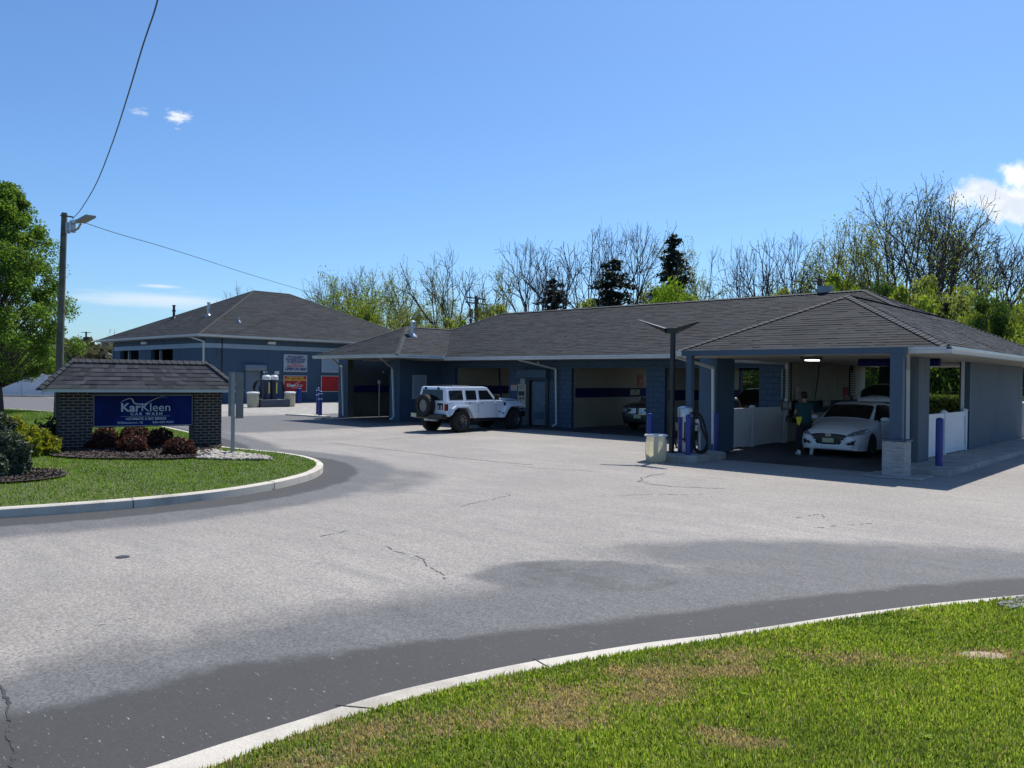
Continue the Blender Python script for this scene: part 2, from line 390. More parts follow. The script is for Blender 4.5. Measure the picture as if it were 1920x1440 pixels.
sc.cycles.max_bounces = 6; sc.cycles.diffuse_bounces = 3; sc.cycles.glossy_bounces = 3; sc.cycles.transparent_max_bounces = 6
sc.cycles.use_denoising = True
# ------------------------------------------------------------------ GROUND
def pp(pts, z): return [g(x, y, z) for x, y in pts]
near_out = pp([(120, 1475), (258, 1440), (400, 1395), (560, 1345), (700, 1302), (850, 1266), (1000, 1235), (1200, 1203), (1348, 1185), (1450, 1170), (1600, 1148), (1760, 1128), (1920, 1113), (2100, 1098)], .15)
near_in = pp([(280, 1480), (395, 1440), (520, 1390), (640, 1350), (770, 1310), (900, 1278), (1030, 1252), (1210, 1219), (1354, 1197), (1455, 1181), (1603, 1158), (1762, 1137), (1922, 1121), (2100, 1106)], .15)
def cr_spline(P, m=6):
    out = []
    for i in range(len(P)-1):
        p0 = P[max(i-1, 0)]; p1 = P[i]; p2 = P[i+1]; p3 = P[min(i+2, len(P)-1)]
        for k in range(m):
            t = k/m
            out.append(.5*((2*p1)+(p2-p0)*t+(2*p0-5*p1+4*p2-p3)*t*t+(3*p1-p0-3*p2+p3)*t**3))
    out.append(P[-1]); return out
near_out = cr_spline(near_out, 4)
near_in = cr_spline(near_in, 4)
# island kerb: bottom of the face, from the left, round the tip, back behind the sign
isl = pp([(-160, 985), (0, 972), (100, 965), (250, 953), (400, 937), (500, 921), (560, 907), (592, 896), (607, 884), (600, 874)], 0.)
isl += pp([(572, 865), (530, 858)], .0) 
isl_front = cr_spline([v.copy() for v in isl], 5)
isl_back = [g(480, 853), g(440, 849), g(417, 845), Vector((-22.3, 11.2, 0)), Vector((-27, 12.3, 0)), Vector((-36, 13.6, 0)), Vector((-43.3, 13.4, 0)), Vector((-48.2, 12.6, 0)), Vector((-53, 10.5, 0))]
isl_back = cr_spline([isl_front[-1]]+isl_back, 4)[1:]
isl_line = isl_front+isl_back
def offset_line(P, d):
    out = []
    for i, p in enumerate(P):
        t = (P[min(i+1, len(P)-1)]-P[max(i-1, 0)]); t.z = 0; t.normalize()
        out.append(Vector((p.x-t.y*d, p.y+t.x*d, p.z)))
    return out
isl_in = offset_line(isl_line, .16)
def strip_prism(A, B, z0, z1, r=.02):
    mb = MB(); n = len(A); vs = []
    for a, b in zip(A, B):
        t = Vector((b.x-a.x, b.y-a.y, 0)).normalized()
        vs += [(a.x, a.y, z0), (a.x+t.x*.015, a.y+t.y*.015, z1-.02), (a.x+t.x*.04, a.y+t.y*.04, z1), (b.x, b.y, z1), (b.x, b.y, z0)]
    fs = []
    for i in range(n-1):
        for k in range(5):
            a = i*5+k; b = i*5+(k+1) % 5; fs.append((a, b, b+5, a+5))
    fs += [(4, 3, 2, 1, 0), tuple(range((n-1)*5, n*5))]
    mb.add(vs, fs); return mb
nk_ = S(strip_prism(near_out, near_in, -.05, .15), 'near_kerb', 'kerb', smooth=True)
ik_ = S(strip_prism(isl_line, isl_in, -.05, .14), 'island_kerb', 'kerb', smooth=True)
def joints(A, B, zt, step, par):
    acc = 0.
    for i in range(1, len(A)-1):
        acc += (A[i]-A[i-1]).length
        if acc < step: continue
        acc = 0.; a, b = A[i], B[i]; d = Vector((b.x-a.x, b.y-a.y, 0)).normalized()
        MB().obox(Vector((a.x, a.y, zt+.002))-d*.004, Vector((b.x, b.y, zt+.002))-d*.01, .006, .005).build('kerb_joint', 'tarj', par)
        if zt < .145: MB().obox(Vector((a.x, a.y, zt-.015))-d*.003, Vector((a.x, a.y, 0))-d*.003, .010, .006, d).build('kerb_joint', 'tarj', par)
M['tarj'] = pm('kerb_joint_dirt', (.06, .055, .05), .2, 9, .95)
joints(near_out, near_in, .15, 1.4, nk_); joints(isl_line, isl_in, .14, 2.6, ik_)
# base terrain to the horizon
def grass_base(name, c1, c2, c3, b_=1):
    m, nt, b, o = new_mat(name)
    tc = N(nt, 'ShaderNodeTexCoord').outputs['Object']
    n1 = tex_noise(nt, tc, .7, 5, .6); n2 = tex_noise(nt, tc, 30, 4, .7)
    col = mixc(nt, sstep(nt, n1, .35, .65), c1, c2)
    col = mixc(nt, sstep(nt, n2, .4, .75), col, c3)
    L(nt, col, b.inputs['Base Color']); b.inputs['Roughness'].default_value = .95
    bumpn(nt, b, n2, .8, .03)
    return m
M['turf'] = grass_base('turf_soil', (.06, .09, .018), (.085, .115, .025), (.15, .13, .07))
M['field'] = grass_base('distant_field', (.05, .07, .025), (.08, .085, .035), (.035, .05, .018))
S(MB().sheet([(-900, -900), (900, -900), (900, 900), (-900, 900)], -.06), 'ground', 'field')
def asphalt():
    m, nt, b, o = new_mat('worn_asphalt')
    tc = N(nt, 'ShaderNodeTexCoord').outputs['Object']
    at = nt.nodes.new('ShaderNodeAttribute'); at.attribute_name = 'seal'
    sp = nt.nodes.new('ShaderNodeSeparateColor'); L(nt, at.outputs['Color'], sp.inputs[0])
    heavy, med, rough_ = sp.outputs[0], sp.outputs[1], sp.outputs[2]
    nl = tex_noise(nt, tc, .35, 5, .6); nm = tex_noise(nt, tc, 1.6, 6, .65); nf = tex_noise(nt, tc, 34, 5, .85); nf2 = tex_noise(nt, tc, 190, 2, .6)
    mp = N(nt, 'ShaderNodeMapping'); mp.inputs['Rotation'].default_value = (0, 0, .75); mp.inputs['Scale'].default_value = (.5, 3.2, 1); L(nt, tc, mp.inputs[0])
    nd = tex_noise(nt, mp.outputs[0], 1.1, 6, .7)
    light = mixc(nt, sstep(nt, nl, .3, .7), (.248, .227, .200), (.315, .289, .254))
    light = mixc(nt, sstep(nt, nd, .40, .72), light, (.235, .222, .205))
    medc = mixc(nt, nd, (.082, .083, .085), (.170, .165, .160)); heavyc = mixc(nt, nm, (.046, .045, .045), (.062, .060, .059))
    jit = mth(nt, 'ADD', mth(nt, 'MULTIPLY', mth(nt, 'SUBTRACT', nm, .5), .7), mth(nt, 'MULTIPLY', mth(nt, 'SUBTRACT', nf, .5), .5))
    col = mixc(nt, sstep(nt, mth(nt, 'ADD', med, jit), .22, .78), light, medc)
    jit2 = mth(nt, 'ADD', mth(nt, 'MULTIPLY', mth(nt, 'SUBTRACT', nm, .5), .8), mth(nt, 'ADD', mth(nt, 'MULTIPLY', mth(nt, 'SUBTRACT', nf, .5), .5), mth(nt, 'MULTIPLY', mth(nt, 'SUBTRACT', nd, .5), .4)))
    hv = sstep(nt, mth(nt, 'ADD', heavy, jit2), .34, .70)
    col = mixc(nt, hv, col, heavyc)
    # aggregate speckle: pale stones and dark gaps, weaker where the sealer covers it
    vo = nt.nodes.new('ShaderNodeTexVoronoi'); vo.inputs['Scale'].default_value = 62; L(nt, tc, vo.inputs['Vector']); sv = nt.nodes.new('ShaderNodeSeparateColor'); L(nt, vo.outputs['Color'], sv.inputs[0])
    spk = mth(nt, 'ADD', mth(nt, 'MULTIPLY', sv.outputs[0], .75), mth(nt, 'MULTIPLY', sstep(nt, nf, .35, .65), .25)); amt = mth(nt, 'SUBTRACT', 1., mth(nt, 'MULTIPLY', hv, .75))
    col = mixc(nt, mth(nt, 'MULTIPLY', amt, .9), col, mixc(nt, 1., col, mixc(nt, spk, (.52, .52, .53), (1.42, 1.41, 1.40)), 'MULTIPLY'))
    # pale flecks of scraped paint
    nfl = tex_noise(nt, mp.outputs[0], 16, 5, .8)
    fl = mth(nt, 'MULTIPLY', sstep(nt, nfl, .63, .70), mth(nt, 'ADD', heavy, med), True)
    col = mixc(nt, fl, col, (.5, .49, .47))
    L(nt, col, b.inputs['Base Color']); b.inputs['Roughness'].default_value = .82; b.inputs['Specular IOR Level'].default_value = .35
    bumpn(nt, b, spk, .25, .003)
    return m
M['asphalt'] = asphalt()
def dist_poly(px, py, line):
    d = np.full(px.shape, 1e9)
    for a, b in zip(line[:-1], line[1:]):
        ax, ay, bx, by = a.x, a.y, b.x, b.y; vx, vy = bx-ax, by-ay; l2 = vx*vx+vy*vy+1e-12
        t = np.clip(((px-ax)*vx+(py-ay)*vy)/l2, 0, 1)
        d = np.minimum(d, np.hypot(px-ax-t*vx, py-ay-t*vy))
    return d
def smooth01(x, lo, hi):
    t = np.clip((x-lo)/(hi-lo), 0, 1); return t*t*(3-2*t)
def build_lot():
    x = np.concatenate([np.arange(-80, -24, 1.0), np.arange(-24, 6.01, .2)]); y = np.concatenate([np.arange(-14, -2, 1.), np.arange(-2, 24, .2), np.arange(24, 62.1, 1.)])
    nx, ny = len(x), len(y); Xg, Yg = np.meshgrid(x, y)
    PX, PY = Xg.ravel(), Yg.ravel(); n = PX.size
    co_ = np.zeros((n, 3)); co_[:, 0] = PX; co_[:, 1] = PY
    i = np.arange(nx-1); j = np.arange(ny-1); I, J = np.meshgrid(i, j); b0 = (J*nx+I).ravel()
    q = np.stack([b0, b0+1, b0+nx+1, b0+nx], 1)
    me = bpy.data.meshes.new('parking_lot'); me.vertices.add(n); me.vertices.foreach_set('co', co_.ravel())
    me.loops.add(q.size); me.loops.foreach_set('vertex_index', q.ravel()); me.polygons.add(len(q))
    me.polygons.foreach_set('loop_start', np.arange(0, q.size, 4)); me.polygons.foreach_set('loop_total', np.full(len(q), 4)); me.update(calc_edges=True)
    d1 = dist_poly(PX, PY, near_out); d2 = dist_poly(PX, PY, isl_line)
    heavy = np.maximum(1-smooth01(d1/(1+.55*(1-smooth01(PY, 1.6, 5.5))), .6, 1.3), .9*(1-smooth01(d2, .5, 1.0)))
    # wider sealed zones: on the left of the near kerb and the round patch in the middle
    def blob(px, py, rx, ry, rot=0.):
        c = g(px, py); dx, dy = PX-c.x, PY-c.y; cc, ss = math.cos(rot), math.sin(rot)
        return np.hypot((dx*cc+dy*ss)/rx, (-dx*ss+dy*cc)/ry)
    med = np.maximum(1-smooth01(d1, 1.1, 3.6), 1-smooth01(d2, .9, 2.2))
    b1 = blob(1090, 1080, 1.15, .75, .75); med = np.maximum(med, 1-smooth01(b1, .85, 1.1)); heavy = np.maximum(heavy, .44*(1-smooth01(b1, .9, 1.05)))
    med = np.maximum(med, .62*(1-smooth01(blob(720, 900, 3.2, 1.6, 2.2), .3, 1.2)))
    med = np.maximum(med, .8*(1-smooth01(blob(1500, 1040, 3.0, 1.1, .75), .4, 1.3)))
    med = np.maximum(med, .45*(1-smooth01(blob(1800, 1060, 2.4, 1.0, .75), .2, 1.3)))
    # sealed driveway strip running left behind the island
    strip = (1-smooth01(np.abs(PX+31.5-(.0*(PY-20))), 4.5, 6.5))*smooth01(PY, 12, 15)
    med = np.maximum(med, strip*.95); med = np.maximum(med, 1.*(PX < -44)*(PY < 22))
    med *= np.where((PX > -24) & (PY > 14), .25, 1.)
    ca = me.color_attributes.new('seal', 'FLOAT_COLOR', 'POINT')
    d = np.zeros((n, 4)); d[:, 0] = heavy; d[:, 1] = med; d[:, 3] = 1
    ca.data.foreach_set('color', d.ravel())
    me.materials.append(M['asphalt']); o = bpy.data.objects.new('parking_lot', me); COL.objects.link(o); o['kind'] = 'structure'
    return o
lot = build_lot()
# cracks and joints in the paving (thin sunken-tar lines)
def crack(pts, w, name='crack', jag=.03, mat='dark', z=.004, cover=1.):
    P = []
    W = [g(x, y, 0) for x, y in pts]
    for a, b in zip(W[:-1], W[1:]):
        n = max(2, int((b-a).length/.05))
        for k in range(n): q_ = a.lerp(b, k/n); P.append(q_+Vector((mnoise.noise(q_*3), mnoise.noise(q_*3+Vector((9, 9, 9))), 0))*jag*3+Vector((R_.uniform(-1, 1), R_.uniform(-1, 1), 0))*jag*.3)
    P.append(W[-1]); mb = MB()
    for i in range(len(P)-1):
        if R_.random() > cover: continue
        a, b = P[i], P[i+1]; t = (b-a); t.z = 0; t.normalize(); s = Vector((-t.y, t.x, 0)); w0 = w*R_.uniform(.4, 1.3); w1 = w*R_.uniform(.4, 1.3)
        mb.add([a-s*w0+Vector((0, 0, z)), b-s*w1+Vector((0, 0, z)), b+s*w1+Vector((0, 0, z)), a+s*w0+Vector((0, 0, z))], [(0, 1, 2, 3)])
    o = mb.build(name, mat, lot, fix=False); return o
M['scuff'] = pm('worn_paint', (.38, .36, .33), .2, 9, .9)
M['tar'] = pm('crack_filler', (.045, .045, .045), .3, 20, .9)
M['joint'] = pm('joint_dirt', (.13, .125, .12), .3, 8, .9)  # plain dark tone of the paving joints and thin cracks
crack([(0, 1285), (12, 1330), (20, 1400), (24, 1440)], .010, mat='tar', jag=.03)
crack([(722, 1024), (760, 1040), (795, 1050), (820, 1078), (835, 1086)], .006, mat='tar', cover=.7, jag=.04)
crack([(590, 1008), (640, 998), (680, 990)], .008, mat='tar', cover=.7)
crack([(620, 830), (700, 840), (780, 849), (860, 859), (930, 866), (1000, 872)], .022, jag=.01, mat='joint')
crack([(700, 826), (760, 821), (830, 815)], .015, jag=.01, mat='joint')
crack([(1245, 888), (1215, 893), (1200, 903), (1250, 912), (1360, 917)], .02, jag=.04, mat='joint', cover=.9)
crack([(1150, 930), (1190, 928), (1320, 927)], .012, jag=.03, mat='joint', cover=.7)
crack([(1110, 884), (1020, 878), (960, 873)], .012, jag=.03, mat='joint', cover=.8)
crack([(860, 950), (930, 935), (960, 925)], .012, jag=.04, mat='joint', cover=.6)
crack([(1530, 990), (1600, 985), (1640, 980)], .010, jag=.04, mat='joint', cover=.6)
crack([(1500, 972), (1540, 962), (1550, 975)], .010, jag=.04, mat='joint', cover=.6)
c0 = g(230, 1044, .004); mbx = MB(); mbx.cyl(c0-Vector((0, 0, .002)), c0+Vector((0, 0, .002)), .075, n=14); mbx.build('valve_cover', 'darkgrey', lot)
for (x0, y0, x1, y1) in ((235, 1160, 325, 1150), (75, 1188, 200, 1170)):
    crack([(x0, y0), ((x0+x1)/2, (y0+y1)/2-2), (x1, y1)], .012, name='paint_scuff', mat='scuff', jag=.02, cover=.4)
# concrete aprons
S(MB().sheet([(-51.5, 20.5), (-36.5, 22.5), (-40.5, 50), (-54.0, 50), (-54.0, 25.9)], .004), 'far_apron', 'concrete')
S(MB().sheet([(-33.6, 21.9), (-28.5, 21.9), (-28.5, 24.2), (-11.3, 24.2), (-11.3, 18.9), (-6.0, 18.9), (-6.0, 36), (-33.6, 36)], .006), 'wash_floor', pm('wet_floor_with_shade', (.042, .045, .048), .35, .9, .6))  # wet floor, darkened further to paint in shade of bays and eaves
# pavement along the right-hand side
pvt = [(-5.98, 20.6), (-5.98, 19.5), (-5.1, 19.35), (-4.78, 19.5), (-4.72, 20), (-4.72, 36.5), (-5.98, 36.5)]
S(MB().slab(pvt, -.02, .12), 'pavement', 'concrete', bevel=.02)
# lawns
cx0 = [Vector((p.x, p.y, 0)) for p in near_in]
near_lawn_poly = [(p.x, p.y) for p in near_in]+[(12, 12), (14, -10), (-6, -10)]
S(MB().sheet(near_lawn_poly, .145), 'near_lawn', 'turf')
isl_poly = [(p.x, p.y) for p in isl_in]+[(-56, -8), (-22, -8), (-14.5, -2)]
S(MB().sheet(isl_poly, .13), 'island_lawn', 'turf')
def inpoly(px, py, poly):
    px = np.asarray(px); r = np.zeros(px.shape, bool); n = len(poly)
    for i in range(n):
        x0, y0 = poly[i]; x1, y1 = poly[(i+1) % n]
        if y0 == y1: continue
        c = ((y0 > py) != (y1 > py)) & (px < (x1-x0)*(py-y0)/(y1-y0)+x0); r ^= c
    return r
def grass_mat():
    m, nt, b, o = new_mat('grass_blades')
    at = nt.nodes.new('ShaderNodeAttribute'); at.attribute_name = 'tint'
    L(nt, at.outputs['Color'], b.inputs['Base Color']); b.inputs['Roughness'].default_value = .8; b.inputs['Specular IOR Level'].default_value = .04
    tr = nt.nodes.new('ShaderNodeBsdfTranslucent'); L(nt, mixc(nt, 1., at.outputs['Color'], (1.4, 1.5, .8), 'MULTIPLY'), tr.inputs[0])
    mx = nt.nodes.new('ShaderNodeMixShader'); mx.inputs[0].default_value = .35
    L(nt, b.outputs[0], mx.inputs[1]); L(nt, tr.outputs[0], mx.inputs[2]); L(nt, mx.outputs[0], o.inputs[0])
    return m
M['grass'] = grass_mat()
rng = np.random.default_rng(5)
def vnoise(x, y, s, seed=0):
    return np.array([mnoise.noise(Vector((a*s, b*s, seed))) for a, b in zip(x, y)])
def grass(name, X, Y, z, h, w, dry, label, green=((.042, .105, .012), (.10, .185, .02)), lean=.45):
    n = len(X); h = h*rng.uniform(.55, 1.25, n); az = rng.uniform(0, 2*PI, n); ln = rng.normal(0, lean, n)
    wx, wy = np.cos(az)*w, np.sin(az)*w; lx, ly = -np.sin(az)*ln*h, np.cos(az)*ln*h
    v = np.zeros((n, 5, 3))
    v[:, 0] = np.stack([X-wx, Y-wy, np.full(n, z)], 1); v[:, 1] = np.stack([X+wx, Y+wy, np.full(n, z)], 1)
    v[:, 2] = np.stack([X-wx*.7+lx*.35, Y-wy*.7+ly*.35, z+h*.55], 1); v[:, 3] = np.stack([X+wx*.7+lx*.35, Y+wy*.7+ly*.35, z+h*.55], 1)
    v[:, 4] = np.stack([X+lx, Y+ly, z+h*np.sqrt(np.clip(1-.5*ln**2, .3, 1))], 1)
    base = np.arange(n)[:, None]*5
    loops = np.concatenate([base+0, base+1, base+3, base+2, base+2, base+3, base+4], 1).ravel()
    me = bpy.data.meshes.new(name); me.vertices.add(n*5); me.vertices.foreach_set('co', v.ravel())
    me.loops.add(n*7); me.loops.foreach_set('vertex_index', loops); me.polygons.add(n*2)
    ls = (np.arange(n)[:, None]*7+np.array([0, 4])).ravel(); me.polygons.foreach_set('loop_start', ls)
    me.polygons.foreach_set('loop_total', np.tile([4, 3], n)); me.update(calc_edges=True)
    t = rng.uniform(0, 1, n)[:, None]; c = np.array(green[0])*(1-t)+np.array(green[1])*t
    c = c*rng.uniform(.75, 1.2, n)[:, None]
    tone = 1+.38*vnoise(X, Y, 1.3, 21)[:, None]*np.array([1.1, .9, .4]) if n < 400000 else 1.
    c = c*np.clip(tone, .55, 1.5)
    isdry = (rng.uniform(0, 1, n) < dry)[:, None]
    dc = np.array([.50, .38, .22])*rng.uniform(.6, 1.25, n)[:, None]
    c = np.where(isdry, dc, c)
    col = np.ones((n, 5, 4)); col[:, :, :3] = c[:, None, :]
    ca = me.color_attributes.new('tint', 'FLOAT_COLOR', 'POINT'); ca.data.foreach_set('color', col.ravel())
    me.materials.append(M['grass']); o = bpy.data.objects.new(name, me); COL.objects.link(o)
    meta(o, label, 'grass', kind='stuff'); return o
def near_grass():
    n = 1150000
    X = rng.uniform(-5, 4.2, n); Y = rng.uniform(1.2, 11.5, n)
    ok = inpoly(X, Y, near_lawn_poly)
    dep = -.68*X+.73*Y; lat = .73*X+.68*Y
    ok &= (dep > 2.6) & (dep < 11) & (np.abs(lat) < dep*.72+.3)
    ok &= rng.uniform(0, 1, n) < np.clip(26/(dep**2), .16, 1)*1.0
    cs = g(1845, 1228, .15); hole = np.hypot((X-cs.x)*.73+(Y-cs.y)*.68, ((Y-cs.y)*.73-(X-cs.x)*.68)*1.9) < .17*(1+.3*vnoise(X, Y, 9., 5))
    ok &= ~(hole & (rng.uniform(0, 1, n) < .9))
    X, Y = X[ok], Y[ok]; dep = dep[ok]
    dry = .05+.0*X
    def blob(px, py, rx, ry, rot, a):
        c = g(px, py, .15); dx, dy = X-c.x, Y-c.y; cc, ss = math.cos(rot), math.sin(rot)
        return a*(1-smooth01(np.hypot((dx*cc+dy*ss)/rx, (-dx*ss+dy*cc)/ry), .35, 1.15))
    for bl in ((1140, 1305, .85, .28, .95, .95), (1260, 1262, .75, .2, .85, .9), (1400, 1232, .8, .2, .8, .55), (1070, 1350, .35, .2, .9, .8), (820, 1360, .8, .25, 1.0, .6), (600, 1425, .7, .2, 1., .6), (1845, 1228, .35, .16, .75, .95), (1395, 1395, .3, .1, .75, .8), (1340, 1375, .2, .08, .75, .6), (1600, 1240, .9, .2, .75, .35), (900, 1300, 1.2, .16, 1.0, .3), (700, 1375, .9, .3, 1., .35)):
        dry = np.maximum(dry, blob(*bl))
    nz = vnoise(X, Y, 2.2, 3)+.6*vnoise(X, Y, 6., 8)
    dry = np.clip(dry*(1+1.4*nz)+.12*np.clip(nz, 0, 1), 0, 1)
    h = .036*(1-.35*dry)*(1+.3*nz)
    nz2 = vnoise(X, Y, 1.1, 12)
    o = grass('near_grass', X, Y, .145, h, np.clip(.0014+.0007*dep, .003, .0075), dry, 'short green grass with straw-brown patches beside the near kerb', green=((.10, .165, .010), (.46, .53, .10)))
near_grass()
def weeds():
    rg = random.Random(4); mb = MB(); k = 0
    while k < 150:
        x, y = rg.uniform(-4.2, 3.5), rg.uniform(2, 9.5)
        if not inpoly(np.array([x]), np.array([y]), near_lawn_poly)[0]: continue
        k += 1; s = rg.uniform(.012, .03)
        for q in range(rg.randint(4, 8)):
            a = rg.uniform(0, 2*PI); d = Vector((math.cos(a), math.sin(a), 0)); t = Vector((-d.y, d.x, 0)); c = Vector((x, y, .165)); h = rg.uniform(.005, .02)
            mb.add([c, c+d*s*.6+t*s*.4+Vector((0, 0, h)), c+d*s*1.3+Vector((0, 0, h*1.2)), c+d*s*.6-t*s*.4+Vector((0, 0, h))], [(0, 1, 2, 3)])
    o = mb.build('weeds', 'leaf_bright', None, fix=False); meta(o, 'small broad-leaved weeds and clover scattered through the near lawn', 'weeds', kind='stuff')
weeds()
c1 = g(1845, 1228, .15); ring = [(c1.x+.20*math.cos(a)*(1+.25*math.sin(3*a)), c1.y+.10*math.sin(a)*(1+.2*math.cos(2*a))+.0) for a in np.linspace(0, 2*PI, 19)[:-1]]
S(MB().sheet([(c1.x+(px-c1.x)*.73-(py-c1.y)*.68, c1.y+(px-c1.x)*.68+(py-c1.y)*.73) for px, py in ring], .1475), 'bare_soil', pm('bare_soil', (.32, .25, .17), .3, 20, .95, 1., 40))
def island_grass():
    n = 520000
    X = rng.uniform(-50, -11, n); Y = rng.uniform(-2, 14, n)
    ok = inpoly(X, Y, isl_poly); dep = -.68*X+.73*Y; lat = .73*X+.68*Y
    ok &= (np.abs(lat) < dep*.70) & (rng.uniform(0, 1, n) < np.clip((15/dep)**1.5, .12, 1))
    X, Y, dep = X[ok], Y[ok], dep[ok]
    nz = vnoise(X, Y, .8, 2)+.7*vnoise(X, Y, 3., 4)
    dry = np.clip(.01+.10*nz, 0, .2)
    grass('island_grass', X, Y, .13, .034*(1+.3*nz), np.clip(.00045*dep, .005, .014), dry, 'close-mown green lawn grass round the brick sign island', green=((.045, .115, .008), (.20, .31, .03)), lean=.7)
island_grass()
# mulch beds, pebbles
def patch(name, poly, z, mat): return S(MB().sheet(poly, z), name, mat)
M['mulch'] = pm('bark_mulch', (.035, .025, .020), .6, 14, .98, 1., 30)
SD = Vector((.29, .957, 0)).normalized(); SN = Vector((SD.y, -SD.x, 0)); SA = Vector((-21.28, 6.64, .1))
def sgn(t, n, z): return SA+SD*t+SN*n+Vector((0, 0, z-.1))
bed = pp([(62, 846), (100, 858), (160, 862), (240, 863), (320, 863), (376, 860)], .13)+[sgn(3.85, .0, 0), sgn(3.85, -1.0, 0), sgn(-1.6, -1.3, 0), sgn(-2.2, 0, 0)]
patch('mulch_bed', [(p.x, p.y) for p in bed], .175, 'mulch')
c1 = g(15, 893, .15); patch('shrub_mulch_bed', [(c1.x+1.05*math.cos(a)*1.0, c1.y+.95*math.sin(a)) for a in np.linspace(0, 2*PI, 25)[:-1]], .172, 'mulch')
def scatter(name, poly, n, size, mat, label, cat, z, flat=.6, ico=True, jit=.5):
    mb = MB(); xs = [p[0] for p in poly]; ys = [p[1] for p in poly]
    base = [(0, 0, -1), (.9, 0, -.2), (.28, .85, -.2), (-.72, .52, -.2), (-.72, -.52, -.2), (.28, -.85, -.2), (.6, .5, .55), (-.25, .75, .55), (-.8, 0, .55), (-.25, -.75, .55), (.6, -.5, .55), (0, 0, .95)]
    fs = [(0, 2, 1), (0, 3, 2), (0, 4, 3), (0, 5, 4), (0, 1, 5), (1, 2, 6), (2, 7, 6), (2, 3, 7), (3, 8, 7), (3, 4, 8), (4, 9, 8), (4, 5, 9), (5, 10, 9), (5, 1, 10), (1, 6, 10), (6, 7, 11), (7, 8, 11), (8, 9, 11), (9, 10, 11), (10, 6, 11)]
    k = 0
    while k < n:
        x, y = R_.uniform(min(xs), max(xs)), R_.uniform(min(ys), max(ys))
        if not inpoly(np.array([x]), np.array([y]), poly)[0]: continue
        k += 1; s = size*R_.uniform(1-jit, 1+jit); a = R_.uniform(0, 2*PI); ca, sa = math.cos(a), math.sin(a); e = R_.uniform(.6, 1.)
        if ico: mb.add([(x+s*(bx*ca-by*e*sa), y+s*(bx*sa+by*e*ca), z+s*flat*.4+s*flat*bz*R_.uniform(.9, 1.1)) for bx, by, bz in base], fs)
        else:
            tz = R_.uniform(0, .8); mb.add([(x+s*ca, y+s*sa, z+.01), (x+s*.3*-sa, y+s*.3*ca, z+.012+s*tz), (x-s*ca, y-s*sa, z+.012+s*tz*.6), (x+s*.3*sa, y-s*.3*ca, z+.01)], [(0, 1, 2, 3)])
    o = mb.build(name, mat, None, fix=ico); meta(o, label, cat, kind='stuff'); return o
M['pebble'] = leafmat('river_pebbles', [(.30, .27, .22), (.46, .42, .35), (.17, .15, .125)], 0.)
M['gravel'] = leafmat('dark_gravel', [(.11, .115, .12), (.20, .20, .21), (.07, .07, .075)], 0.)
M['mulchchip'] = leafmat('mulch_chips', [(.05, .034, .026), (.09, .065, .05), (.03, .02, .016)], 0.)
peb = pp([(366, 861), (430, 864), (512, 864), (500, 858), (460, 853), (415, 849), (400, 845), (372, 850)], .13)
scatter('river_pebbles', [(p.x, p.y) for p in peb], 900, .05, 'pebble', 'pale river pebbles spread beside the right brick pillar', 'pebbles', .15)
scatter('mulch_chips', [(p.x, p.y) for p in bed], 7000, .03, 'mulchchip', 'dark bark mulch chips under the monument sign', 'mulch', .175, ico=False)
ring = [(g(15, 893, .15).x+1.0*math.cos(a), g(15, 893, .15).y+.9*math.sin(a)) for a in np.linspace(0, 2*PI, 25)[:-1]]
scatter('mulch_chips', ring, 3500, .03, 'mulchchip', 'dark bark mulch chips round the blue-grey spruce shrub', 'mulch', .172, ico=False)
gp = [g(1862, 1134, .15), g(1925, 1119, .15), g(2080, 1104, .15), g(2080, 1135, .15), g(1900, 1144, .15)]
S(MB().sheet([(p.x, p.y) for p in gp], .152), 'gravel_bed', 'gravel')
scatter('gravel_stones', [(p.x, p.y) for p in gp], 900, .022, 'gravel', 'dark grey gravel beside the near kerb at the right edge', 'gravel', .152)
